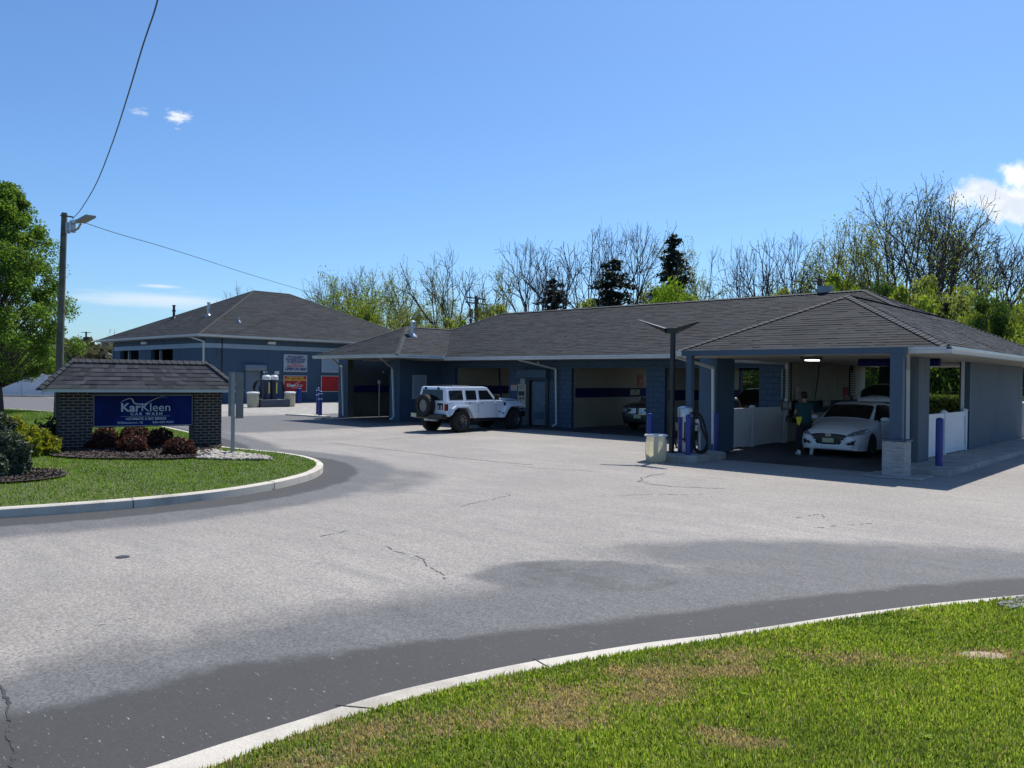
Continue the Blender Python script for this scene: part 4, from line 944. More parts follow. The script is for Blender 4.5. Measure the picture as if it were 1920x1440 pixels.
# flat signs on the left building's long side (plane x = -54)
def lbsign(name, label, y0, y1, z0, z1, face, rim='gutter'):
    t = T(name, label, 'sign', (-53.95, (y0+y1)/2, z0))
    MB().box(-53.97, -53.93, y0, y1, z0, z1).build('face', face, t)
    f = MB(); w_ = .05
    f.box(-53.97, -53.91, y0-w_, y0, z0-w_, z1+w_).box(-53.97, -53.91, y1, y1+w_, z0-w_, z1+w_).box(-53.97, -53.91, y0, y1, z0-w_, z0).box(-53.97, -53.91, y0, y1, z1, z1+w_); f.build('rim', rim, t)
    return t
def lbt(t, s, y, z, size, mat, **k):
    return txt(s, size, lambda a, b, c: (-53.925+c, y+a, z+b), 'lettering', mat, t, local=False, **k)
a = lbsign('wall_sign', 'pale sign reading PROBLEMS? SUGGESTIONS? QUESTIONS? OPEN 24 HRS!', 32.5, 34.45, 2.42, 3.66, pm('pale_sign_face', (.40, .43, .50), .04, 2, .5))
lbt(a, 'PROBLEMS?', 33.47, 3.52, .23, 'letterb', off=.010, spacing=1.25, shear=.2); lbt(a, 'SUGGESTIONS?', 33.47, 3.33, .23, 'letterb', off=.010, spacing=1.15, shear=.2); lbt(a, 'QUESTIONS?', 33.47, 3.14, .23, 'letterb', off=.010, spacing=1.2, shear=.2)
lbt(a, 'PLEASE CALL', 33.47, 2.98, .14, 'letterr', off=.005); lbt(a, '856-629-9344', 33.47, 2.82, .22, 'letterr', off=.008, spacing=1.15); lbt(a, 'OPEN 24 HRS!', 33.47, 2.58, .30, 'letterb', off=.014, shear=.25)
a = lbsign('wall_sign', 'red sign reading CHECK OUT OUR OTHER LOCATION! KleenKar', 32.5, 34.45, .86, 2.04, 'redsign')
lbt(a, 'CHECK OUT OUR', 33.47, 1.93, .18, 'lettery', off=.005); lbt(a, 'OTHER LOCATION!', 33.47, 1.74, .22, 'lettery', off=.007)
lbt(a, 'Kleen', 33.15, 1.32, .36, 'letterw', off=.008); lbt(a, 'Kar', 33.88, 1.32, .36, 'letterw'); lbt(a, 'CAR WASH', 33.47, 1.12, .12, 'letterw'); 
cv = [Vector((-53.92, 33.0+.9*t, 1.44+.22*math.sin(t*2.2+3.6)*(1-t)+.2*t)) for t in np.linspace(0, 1, 14)]; MB().tube(cv, .015, 6).build('swoosh', 'letterw', a)
a = lbsign('wall_sign', 'blank pale panel above the plain red one, beside the tunnel corner', 35.9, 38.6, 2.42, 3.6, M['ltblue'])
a = lbsign('wall_sign', 'plain red panel without lettering beside the tunnel corner', 35.85, 38.6, .86, 2.06, 'redsign')
# ------------------------------------------------------------------ MONUMENT SIGN
sg = T('monument_sign', 'brick monument sign with shingle roof and blue KarKleen car wash panel', 'sign', (SA.x, SA.y, .1), math.atan2(SD.y, SD.x))
for a, b2 in ((0, .73), (3.1, 3.8)):
    MB().box(a, b2, 0, .85, -.2, 1.5).build('brick_pillar', 'brick', sg, local=True)
MB().box(-.06, -.001, .3, .72, .42, 1.47).build('electrical_box', 'wood', sg, local=True)
def sign_roof():
    mb = MB(); mb.uv = []
    x0, x1, y0, y1, zE, zR, ya, ra, rb = -.42, 4.28, -.3, 1.1, 1.575, 2.30, .4, .28, 3.5
    A, B, C, D = Vector((x0, y0, zE)), Vector((x1, y0, zE)), Vector((x1, y1, zE)), Vector((x0, y1, zE)); U, V = Vector((ra, ya, zR)), Vector((rb, ya, zR))
    for P, Q, Q2, P2 in ((A, B, V, U), (B, C, V, V), (C, D, U, V), (D, A, U, U)):
        e = (Q-P).normalized(); nrm = e.cross(((P2+Q2)/2-(P+Q)/2)).normalized(); n = 7; ln = 1.02
        for i in range(n):
            t0, t1 = i/n, (i+1)/n; a, b = P.lerp(P2, t0), Q.lerp(Q2, t0); c, d = Q.lerp(Q2, t1), P.lerp(P2, t1)
            # individual tabs, every other one slightly thicker
            L_ = (b-a).length; k = 0.; 
            while k < L_-1e-4:
                w_ = min(L_-k, R_.choice((.09, .14, .17, .22, .28))); th = R_.choice((.007, .012, .015)); s0, s1 = k/L_, (k+w_)/L_; k += w_
                q = [a.lerp(b, s0)+nrm*th, a.lerp(b, s1)+nrm*th, d.lerp(c, s1)+nrm*.003, d.lerp(c, s0)+nrm*.003]
                u0 = (q[0]-P).dot(e); u1 = (q[1]-P).dot(e); uu = R_.uniform(0, 30)
                mb.add(q, [(0, 1, 2, 3)], [(uu, i*.15+.002), (uu+.02, i*.15+.002), (uu+.02, i*.15+.14), (uu, i*.15+.14)])
                mb.add([a.lerp(b, s0), a.lerp(b, s1), q[1], q[0]], [(0, 1, 2, 3)], [(uu, i*.15+.002)]*4)
    rf = mb.build('roof', M['signtabs'], sg, local=True, fix=False)
    cm = MB()
    for p, q in ((A, U), (B, V), (C, V), (D, U), (U, V)):
        d = (q-p).normalized(); s = d.cross(Vector((0, 0, 1))).normalized(); n = int((q-p).length/.15)
        for i in range(n):
            a = p.lerp(q, i/n); b = p.lerp(q, (i+1.1)/n); dr = .04 if p.z != q.z else .085
            z1, z2 = Vector((0, 0, .032)), Vector((0, 0, .018))
            cm.add([a-s*.1-Vector((0, 0, dr-.03)), a+z1, a+s*.1-Vector((0, 0, dr-.03)), b-s*.1-Vector((0, 0, dr-.01)), b+z2, b+s*.1-Vector((0, 0, dr-.01)), a-s*.1-Vector((0, 0, dr)), a+s*.1-Vector((0, 0, dr))], [(0, 1, 4, 3), (1, 2, 5, 4), (6, 7, 2, 1, 0)])
    cm.build('ridge_cap', M['cap'], rf, local=True)
    return rf
sign_roof()
MB().box(-.36, 4.22, -.27, -.24, 1.49, 1.58).box(-.36, 4.22, 1.04, 1.07, 1.49, 1.58).box(-.36, -.33, -.24, 1.04, 1.49, 1.58).box(4.19, 4.22, -.24, 1.04, 1.49, 1.58).build('fascia', pm('pale_green_fascia', (.46, .52, .52), .05, 3, .5), sg, local=True)
MB().box(-.33, 4.19, -.24, 1.04, 1.505, 1.53).build('soffit', 'darkgrey', sg, local=True)
MB().box(.735, 3.095, .1, .45, .60, 1.503).build('cabinet', 'dark', sg, local=True)
pan = MB().box(.77, 3.06, .075, .1, .635, 1.40).build('sign_face', 'navy', sg, local=True)
f = MB()
for a in ((.75, .77, .615, 1.42), (3.06, 3.08, .615, 1.42), (.77, 3.06, .615, .635), (.77, 3.06, 1.40, 1.42)): f.box(a[0], a[1], .065, .1, a[2], a[3])
f.build('rim', 'grey', sg, local=True)
def st_(s, x, z, size, **k): return txt(s, size, lambda a, b, c: (x+a, .072-c, z+b), 'lettering', k.pop('mat', 'letter'), pan, **k)
st_('Kar', 1.605, 1.085, .30, off=.008, fit=.46); st_('Kleen', 2.19, 1.087, .30, off=.001, fit=.68)
st_('CAR WASH', 1.965, .925, .10, spacing=1.5, off=.004, fit=.75); st_('AUTOMATIC & SELF SERVICE', 1.955, .80, .085, spacing=1.12, off=.004, fit=.95)
st_('Williamstown, NJ', 1.585, .705, .075, spacing=1.1, off=.002, fit=.59); st_('856-629-9344', 2.36, .705, .078, spacing=1.2, off=.003, fit=.50)
MB().box(1.37, 2.53, .068, .072, .864, .870).build('rule_line', 'letter', pan, local=True)
def swoosh():
    P = [(1.35, 1.215, .004), (1.43, 1.27, .010), (1.52, 1.315, .014), (1.60, 1.325, .018), (1.635, 1.29, .024), (1.655, 1.24, .026), (1.70, 1.19, .026), (1.79, 1.18, .022), (1.92, 1.18, .018), (2.05, 1.25, .014), (2.18, 1.32, .010), (2.30, 1.36, .007), (2.40, 1.365, .005), (2.47, 1.34, .002)]
    Q = cr_spline([Vector((a, b, c)) for a, b, c in P], 5); mb = MB()
    for a, b in zip(Q[:-1], Q[1:]):
        t = Vector((b.x-a.x, b.y-a.y, 0)).normalized(); n = Vector((-t.y, t.x, 0))*.62; v = [a-n*a.z, b-n*b.z, b+n*b.z, a+n*a.z]
        mb.add([(p.x, .070, p.y) for p in v], [(0, 1, 2, 3)])
    mb.build('swoosh', 'letter', pan, local=True, fix=False)
swoosh()
# traffic sign seen from behind
p = g(436, 852, .13)
ts = T('traffic_sign', 'two metal sign plates on a square steel post, seen from behind', 'sign', (p.x, p.y, .1), math.atan2(-p.y, -p.x)-PI/2)
MB().box(-.045, .045, -.03, .03, 0, 2.0).build('post', 'grey', ts, local=True); 
MB().obox((.035, -.055, .95), (.035, -.055, 2.03), .15, .015, (.35, 1, 0)).build('sign_plate', pm('weathered_aluminium', (.20, .22, .22), .12, 4, .6), ts, local=True)
MB().obox((-.15, -.05, .9), (-.15, -.05, 2.02), .20, .015, (-.5, 1, 0)).build('sign_plate', pm('dull_aluminium', (.13, .14, .145), .1, 4, .6), ts, local=True)
# ------------------------------------------------------------------ bollards
def bollard(x, y, h, r=.07, rings=False):
    t = T('bollard', '', 'bollard', (x, y, 0), 0, 'blue plastic bollards')
    MB().lathe([(r, 0), (r, h-.07), (r*.93, h-.035), (r*.7, h-.01), (r*.2, h)], (0, 0, 0), 18).build('sleeve', 'bollard', t, local=True, smooth=True)
    b_ = MB()
    if rings:
        for z in (h-.16, h-.42): b_.lathe([(r+.004, z), (r+.006, z+.02), (r+.004, z+.04)], (0, 0, 0), 18)
        b_.build('reflective_band', 'letterw', t, local=True)
    return t
for x, y, h, r, rg, lab in ((-11.2, 17.32, 1.2, .07, 0, 'blue bollard standing right behind the off-white barrel'), (-10.31, 17.72, 1.2, .07, 0, 'blue bollard in front of the vacuum, beside its hoses'),
        (-10.72, 19.92, 1.2, .07, 0, 'blue bollard before the left pier of the drive-through bay'), (-5.22, 20.42, 1.25, .085, 0, 'blue bollard on the pavement corner before the right white fence'),
        (-34.5, 22.86, 1.3, .10, 1, 'blue bollard with reflective bands, nearer of the pair left of the tunnel'), (-36.6, 24.1, 1.45, .09, 1, 'blue bollard with reflective bands, farther of the pair left of the tunnel'),
        (-52.0, 32.6, 1.15, .17, 0, 'thick blue bollard in front of the red KleenKar sign'), (-52.0, 36.6, 1.2, .15, 0, 'blue bollard in front of the plain red panel')):
    bollard(x, y, h, r, rg)['label'] = lab
S(MB().slab([(-36.7, 22.2), (-33.7, 22.55), (-33.7, 22.95), (-35.6, 23.1)], 0, .06), 'tunnel_kerb', 'kerb')
# ------------------------------------------------------------------ vacuum island, lamp, barrel
isp = [(-11.35, 17.45), (-11.2, 17.28), (-10.3, 17.28), (-10.02, 17.6), (-9.98, 19.1), (-10.2, 19.35), (-11.4, 19.35)]
S(MB().slab(isp, -.02, .17), 'vacuum_island', 'concrete', bevel=.02)
lp = T('street_lamp', 'black square street lamp with two wing-shaped heads over the vacuum', 'lamp', (-10.95, 17.98, .17))
MB().box(-10.95-.05, -10.95+.05, 17.93, 18.03, .17, 3.42).build('pole', 'dark', lp); MB().box(-11.16, -10.82, 17.9, 18.06, 3.28, 3.42).build('head_hub', 'dark', lp, bevel=.01)
MB().box(-11.08, -10.82, 17.85, 18.11, .17, .2).build('base_plate', 'dark', lp)
def wing(tip, root, w0, w1):
    tip = Vector(tip); root = Vector(root); d = (tip-root); s = Vector((0, 1, 0)); n = 6; top = []; bot = []
    vs = []
    for k in range(n+1):
        t = k/n; c = root.lerp(tip, t); ww = w0+(w1-w0)*t; th = .10*(1-t)+.012
        vs += [c-s*ww+Vector((0, 0, -.0)), c+s*ww, c+s*ww*.6-Vector((0, 0, th)), c-s*ww*.6-Vector((0, 0, th))]
    fs = []
    for k in range(n):
        for j in range(4): fs.append((k*4+j, k*4+(j+1) % 4, k*4+4+(j+1) % 4, k*4+4+j))
    fs += [(3, 2, 1, 0), tuple(range(n*4, n*4+4))]
    return MB().add(vs, fs)
wing((-11.85, 17.72, 3.66), (-11.12, 17.95, 3.41), .13, .07).build('lamp_head', 'dark', lp); wing((-10.22, 18.02, 3.55), (-10.85, 18.0, 3.40), .13, .07).build('lamp_head', 'dark', lp)
vc = T('vacuum_station', 'steel and blue car vacuum with a white domed cap on the island', 'vacuum', (-10.72, 18.25, .17))
MB().cyl((-10.72, 18.25, .17), (-10.72, 18.25, 1.15), .185, n=24).build('body', 'vac_blue', vc, smooth=True)
MB().lathe([(.20, 1.10), (.20, 1.31), (.19, 1.34), (.13, 1.37), (.02, 1.385)], (-10.72, 18.25, 0), 24).build('cap', 'vac_silver', vc, smooth=True)
MB().box(-10.66, -10.50, 18.02, 18.07, .2, 1.1).build('door_strip', 'vac_silver', vc, bevel=.01); MB().box(-10.60, -10.56, 18.0, 18.03, .45, .98).box(-10.66, -10.48, 18.0, 18.03, .5, .56).build('nozzle_clip', 'darkgrey', vc)
MB().box(-10.9, -10.75, 18.02, 18.05, .28, .30).box(-10.86, -10.80, 18.01, 18.05, .75, .95).build('decal', 'poster', vc)
MB().cyl((-10.35, 18.35, .17), (-10.35, 18.35, 1.1), .045).box(-10.42, -10.28, 18.24, 18.34, .95, 1.05).box(-10.41, -10.27, 18.22, 18.34, .75, .9).build('hose_holder', 'steel', vc)
def hose(pts, r, parent, name='hose'): return MB().tube(cr_spline([Vector(p) for p in pts], 6), r, 8).build(name, 'rubber', parent, smooth=True)
hose([(-10.5, 18.2, 1.2), (-10.40, 18.2, 1.24), (-10.28, 18.2, 1.1), (-10.18, 18.2, .8), (-10.05, 18.2, .5), (-10.04, 18.2, .32), (-10.12, 18.2, .22), (-10.25, 18.15, .2), (-10.36, 18.12, .3), (-10.40, 18.1, .6), (-10.36, 18.1, .9)], .028, vc)
hose([(-10.5, 18.3, 1.18), (-10.36, 18.32, 1.2), (-10.24, 18.35, 1.0), (-10.12, 18.35, .55), (-10.16, 18.3, .3), (-10.3, 18.3, .22), (-10.42, 18.25, .35), (-10.44, 18.22, .8)], .028, vc)
hose([(-10.95, 18.3, 1.15), (-11.06, 18.35, .9), (-11.08, 18.35, .55), (-11.0, 18.3, .3), (-10.9, 18.3, .28)], .024, vc)
br = T('barrel', 'off-white plastic barrel with a flared rim beside the vacuum island', 'barrel', (-10.85, 17.08, 0))
bwall = MB().lathe([(.225, 0), (.255, .06), (.275, .25), (.275, .38), (.265, .52), (.24, .62), (.235, .64)], (-10.85, 17.08, 0), 8); bwall.f.pop(); bwall.build('body', 'barrel', br, fix=False)
rimb = MB().lathe([(.236, .64), (.29, .64), (.30, .66), (.285, .685), (.24, .69), (.235, .645)], (-10.85, 17.08, 0), 16); rimb.f.pop(); rimb.f.pop(); rimb.build('rim', 'white', br, fix=False)
# far vacuum station in front of the left building
S(MB().slab([(-47.6, 26.2), (-46.2, 26.2), (-46.2, 28.3), (-47.6, 28.3)], 0, .5), 'far_vacuum_plinth', pm('painted_plinth', (.06, .075, .095), .1, 2, .8), bevel=.03)
fv = T('vacuum_station', 'twin car vacuums with coiled hoses before the grey roll-up door', 'vacuum', (-46.9, 27.2, .5))
for y in (26.9, 27.45):
    b_ = MB().cyl((-46.8, y, .5), (-46.8, y, 1.85), .24, n=18).build('body', 'darkgrey', fv, smooth=True)
    MB().lathe([(.27, 1.78), (.27, 2.0), (.2, 2.08), (.02, 2.1)], (-46.8, y, 0), 18).build('cap', 'white', fv, smooth=True)
    MB().box(-46.56, -46.52, y-.09, y+.03, .6, 1.7).build('blue_panel', 'vac_blue', b_); MB().box(-46.53, -46.50, y-.0, y+.07, .9, 1.6).build('yellow_panel', 'lettery', b_)
for k in range(3):
    hose([(-46.7, 26.6, 1.75), (-46.7, 26.25-.05*k, 1.7), (-46.7, 26.05-.07*k, 1.3), (-46.7, 26.0+.05*k, .8), (-46.7, 26.25, .62), (-46.7, 26.4+.05*k, .9), (-46.7, 26.3, 1.4)], .035, fv)
    hose([(-46.7, 27.7, 1.75), (-46.7, 27.95+.04*k, 1.6), (-46.7, 28.05+.08*k, 1.1), (-46.7, 28.15+.08*k, .7)], .035, fv)
for y, lab in ((25.95, 'white square bin at the left end of the far vacuum plinth'), (28.35, 'white ribbed barrel at the right end of the far vacuum plinth')):
    t = T('bin', lab, 'bin', (-46.6, y, 0)); MB().lathe([(.33, 0), (.36, .2), (.36, .85), (.37, .87)], (-46.6, y+(.15 if y > 27 else -.1), 0), 12).build('body', 'barrel', t); MB().lathe([(.40, .87), (.40, .96), (.33, 1.0), (.05, 1.02)], (-46.6, y+(.15 if y > 27 else -.1), 0), 12).build('lid', 'white', t)
# ------------------------------------------------------------------ utility poles and wires
up = T('utility_pole', 'tall weathered wooden pole with a floodlight behind the monument sign', 'pole', (-37.04, 11.51, 0))
MB().cyl((-37.04, 11.51, 0), (-36.75, 11.62, 8.85), .165, .115, n=16).build('pole', 'wood', up, smooth=True)
def uv_(px, py): return onY(px, py, 11.55)
c = uv_(162, 409); ax = (uv_(172, 404)-uv_(152, 415)).normalized()
MB().obox(uv_(150, 416), uv_(171, 405), .38, .10).build('floodlight', 'grey', up, bevel=.02); MB().obox(uv_(137, 416.5), uv_(150, 414), .16, .14).build('lamp_neck', 'steel', up, bevel=.02)
MB().tube([uv_(127, 433), uv_(140, 432), uv_(147, 428), uv_(151, 420)], .045, 8).build('bracket_arm', 'steel', up, smooth=True); MB().box(uv_(128, 420).x, uv_(128, 420).x+.1, 11.45, 11.6, uv_(128, 438).z, uv_(128, 417).z).build('conduit', 'steel', up)
MB().box(uv_(136, 420).x-.05, uv_(136, 420).x+.07, 11.45, 11.65, uv_(136, 436).z, uv_(136, 414).z).build('ballast_box', 'steel', up); MB().tube([uv_(114, 404), uv_(119, 404), uv_(136, 407)], .035, 6).build('insulator', 'darkgrey', up)
def wire(name, label, P, r):
    o = MB().tube(P, r, 5).build(name, 'dark', None); return meta(o, label, 'wire')
a = uv_(135, 411); b = atd(300, -10, 14.0); mid = []
k1, k2 = (-.68*a.x+.73*a.y), 13.0
for px, py, t in ((135, 411, 0), (152, 392, .08), (180, 345, .22), (210, 270, .42), (240, 178, .62), (268, 85, .80), (290, 20, .93), (300, -20, 1.)):
    mid.append(atd(px, py, 1/((1-t)/k1+t/k2)))
wire('power_line', 'dark twisted power cable dropping from the top edge to the tall pole', cr_spline(mid, 6), .014)
mid = []
for px, py, t in ((160, 418, 0), (220, 438, .15), (300, 461, .35), (380, 486, .55), (460, 512, .75), (560, 542, .93), (600, 552, 1.)):
    mid.append(atd(px, py, 1/((1-t)/k1+t/72.)))
wire('power_line', 'thin cable running from the tall pole to the trees behind the left roof', cr_spline(mid, 6), .016)
def far_pole(label, px, ptop, dep, arms, cans, hw, mat='wood', can_mat='grey', tk=1.):
    q = atd(px, ptop, dep); t = T('utility_pole', label, 'pole', (q.x, q.y, 0)); k = dep/F_
    rt = Vector((.73, .68, 0))
    MB().cyl((q.x, q.y, 0), (q.x, q.y, q.z), .19*(.6 if tk < 1 else 1), .15*(.6 if tk < 1 else 1), n=10).build('pole', mat, t, smooth=True)
    for dy, ww, sl in arms:
        c = q-Vector((0, 0, dy*k)); MB().obox(c-rt*ww*k+Vector((0, 0, sl*k)), c+rt*ww*k-Vector((0, 0, sl*k)), 2.0*k*max(.5, tk), 2.2*k*max(.5, tk)).build('crossarm', mat, t)
    for dx, dy, r_, h_ in cans:
        c = q+rt*dx*k-Vector((0, 0, dy*k)); MB().cyl(c, c-Vector((0, 0, h_*k)), r_*k, n=12).cyl(c+Vector((0, 0, .5*k)), c, r_*1.1*k, n=12).build('transformer', can_mat, t, smooth=True)
    return t
far_pole('distant pole with one crossarm and two dark transformers, far left', 161.5, 622, 82, ((1.5, 9, .2),), ((-3.5, 10.5, 2, 7), (3.5, 10, 2.4, 6)), 9, 'bark', 'darkgrey', .35)
far_pole('pole with two crossarms and two grey cans above the roof valley', 893, 555, 72, ((4.5, 19, 2), (14, 21, 2.4)), ((-9.5, 25, 4, 15), (6.5, 25, 4, 14.5)), 20)
far_pole('dark pole with one crossarm poking above the roof beside the grey hood vent', 1537.5, 523, 50, ((4.5, 16, -1),), (), 16, 'bark')
def far_light(label, px, ptop, dep, heads, mat='grey'):
    q = atd(px, ptop, dep); t = T('parking_light', label, 'lamp', (q.x, q.y, 0)); k = dep/F_; rt = Vector((.73, .68, 0))
    MB().cyl((q.x, q.y, 0), (q.x, q.y, q.z), 2.2*k if dep < 100 else 1*k, n=8).build('pole', mat, t)
    for x0, x1, dz in heads: MB().obox(q+rt*x0*k-Vector((0, 0, dz*k)), q+rt*x1*k-Vector((0, 0, dz*k)), 3*k, 3.5*k).build('lamp_head', mat, t)
far_light('faint grey twin-head parking light against the bright green tree', 1230.5, 557, 66, ((-21, -8, 0), (4, 18, 1)))
far_light('tiny white street light over the distant grey house', 187, 648, 115, ((-2, 5, 0),), 'white')
# distant house and far-left fence
t = T('house', 'distant grey-green house roof between sign roof and left building', 'house', tuple(atd(205, 690, 110).xy)+(0,))
q = atd(195, 672, 110); x, y = q.x, q.y
hv = Matrix.Rotation(.4, 3, 'Z'); base = Vector((x-2, y+6, 0))
def hl(a, b, c): v = hv@Vector((a, b, 0)); return (base.x+v.x, base.y+v.y, c)
MB().prism([(-7, 0), (9, 0), (9, 1), (-7, 1)], lambda a, b: hl(a, -5 if b == 0 else 5, 0), lambda a, b: hl(a, -5 if b == 0 else 5, 3.6)).build('wall', pm('pale_teal_siding', (.20, .27, .27), .05, 1, .7), t)
MB().add([hl(-8, -6, 3.55), hl(10, -6, 3.55), hl(10, 6, 3.55), hl(-8, 6, 3.55), hl(-3, 0, 6.2), hl(6, 0, 6.2)], [(0, 1, 5, 4), (1, 2, 5), (2, 3, 4, 5), (3, 0, 4), (3, 2, 1, 0)]).build('roof', pm('grey_brown_shingle', (.14, .14, .125), .1, 1, .9), t)
ft = T('vinyl_fence', 'long white vinyl fence under the big tree at the far left', 'fence', (-73, 15, 0))
A_, B_ = atd(-160, 700, 68), atd(235, 700, 70); A_.z = 0; B_.z = 0; d_ = (B_-A_).normalized()
MB().obox(A_+Vector((0, 0, 1.0)), B_+Vector((0, 0, 1.0)), .06, 1.6).build('panel', 'vinyl', ft); MB().obox(A_+Vector((0, 0, 1.85)), B_+Vector((0, 0, 1.85)), .1, .12).obox(A_+Vector((0, 0, .2)), B_+Vector((0, 0, .2)), .1, .14).build('rail', 'vinyl', ft)
for k in range(11):
    c = A_.lerp(B_, k/10); MB().box(c.x-.09, c.x+.09, c.y-.09, c.y+.09, 0, 2.0).build('post', 'vinyl', ft)
S(MB().obox((A_+Vector((1.2, -1.2, .05))), (B_+Vector((1.2, -1.2, .05))), .25, .2), 'far_kerb', 'kerb')
q = g(14, 768); S(strip_prism([Vector((-51.0, 11.4, 0)), Vector((-48.9, 12.6, 0))], [Vector((-51.3, 11.2, 0)), Vector((-49.2, 12.3, 0))], -.05, .16), 'lane_kerb', 'kerb')
# ------------------------------------------------------------------ VEHICLES
def wheel(root, x, y, r, w, side, rim_r, spokes=6, mat_rim='vac_silver', name='wheel', hubdark=False):
    """side=+1 outer face towards +x (local coordinates of the root)"""
    prof = [(rim_r, -w/2), (r*.93, -w/2), (r*.985, -w/2+.02), (r, -w/2+.045), (r, w/2-.045), (r*.985, w/2-.02), (r*.93, w/2), (rim_r, w/2)]
    ty = MB().lathe(prof, (0, 0, 0), 32, 'x', cap=False)
    if r > .38:   # chunky all-terrain lugs
        for k in range(26):
            t = 2*PI*k/26
            for s in (-1, 1):
                c = Vector((s*w*.3, math.cos(t)*(r+.004), math.sin(t)*(r+.004))); d = Vector((0, -math.sin(t), math.cos(t)))
                ty.obox(c-d*.028, c+d*.028, w*.36, .02, (0, math.cos(t), math.sin(t)))
    ty.v = [(a+x, b+y, c+r) for a, b, c in ty.v]
    hub = MB().cyl((w*.05, 0, 0), (w*.12, 0, 0), rim_r*1.0, n=24); hub.v = [(a*side+x, b+y, c+r) for a, b, c in hub.v]
    wh = ty.build(name, 'rubber', root, local=True, smooth=True); hub.build('hub', 'dark', wh, local=True)
    rm = MB().lathe([(rim_r*.98, w/2-.02), (rim_r*.9, w/2-.04), (rim_r*.86, w*.15)], (0, 0, 0), 28, 'x', cap=False)
    for k in range(spokes):
        t = 2*PI*k/spokes+.3; a = Vector((w*.24, math.cos(t)*.05, math.sin(t)*.05)); b = Vector((w*.40, math.cos(t)*rim_r*.92, math.sin(t)*rim_r*.92)); rm.obox(a, b, .035, rim_r*.2, (0, -math.sin(t), math.cos(t)))
    rm.lathe([(rim_r, w/2-.03), (rim_r, w/2-.005), (rim_r*.93, w/2-.01)], (0, 0, 0), 28, 'x', cap=False); rm.cyl((w*.1, 0, 0), (w*.36, 0, 0), rim_r*.2, n=12)
    rm.v = [(a*side+x, b+y, c+r) for a, b, c in rm.v]
    rm.build('rim', mat_rim, wh, local=True, smooth=True)
    return wh
M['rim_dark'] = pm('dark_alloy', (.16, .16, .17), .1, 5, .35, metal=.7)
M['jeep_white'] = pm('white_body_paint', (.64, .70, .78), .02, 2, .25, coat=.7)
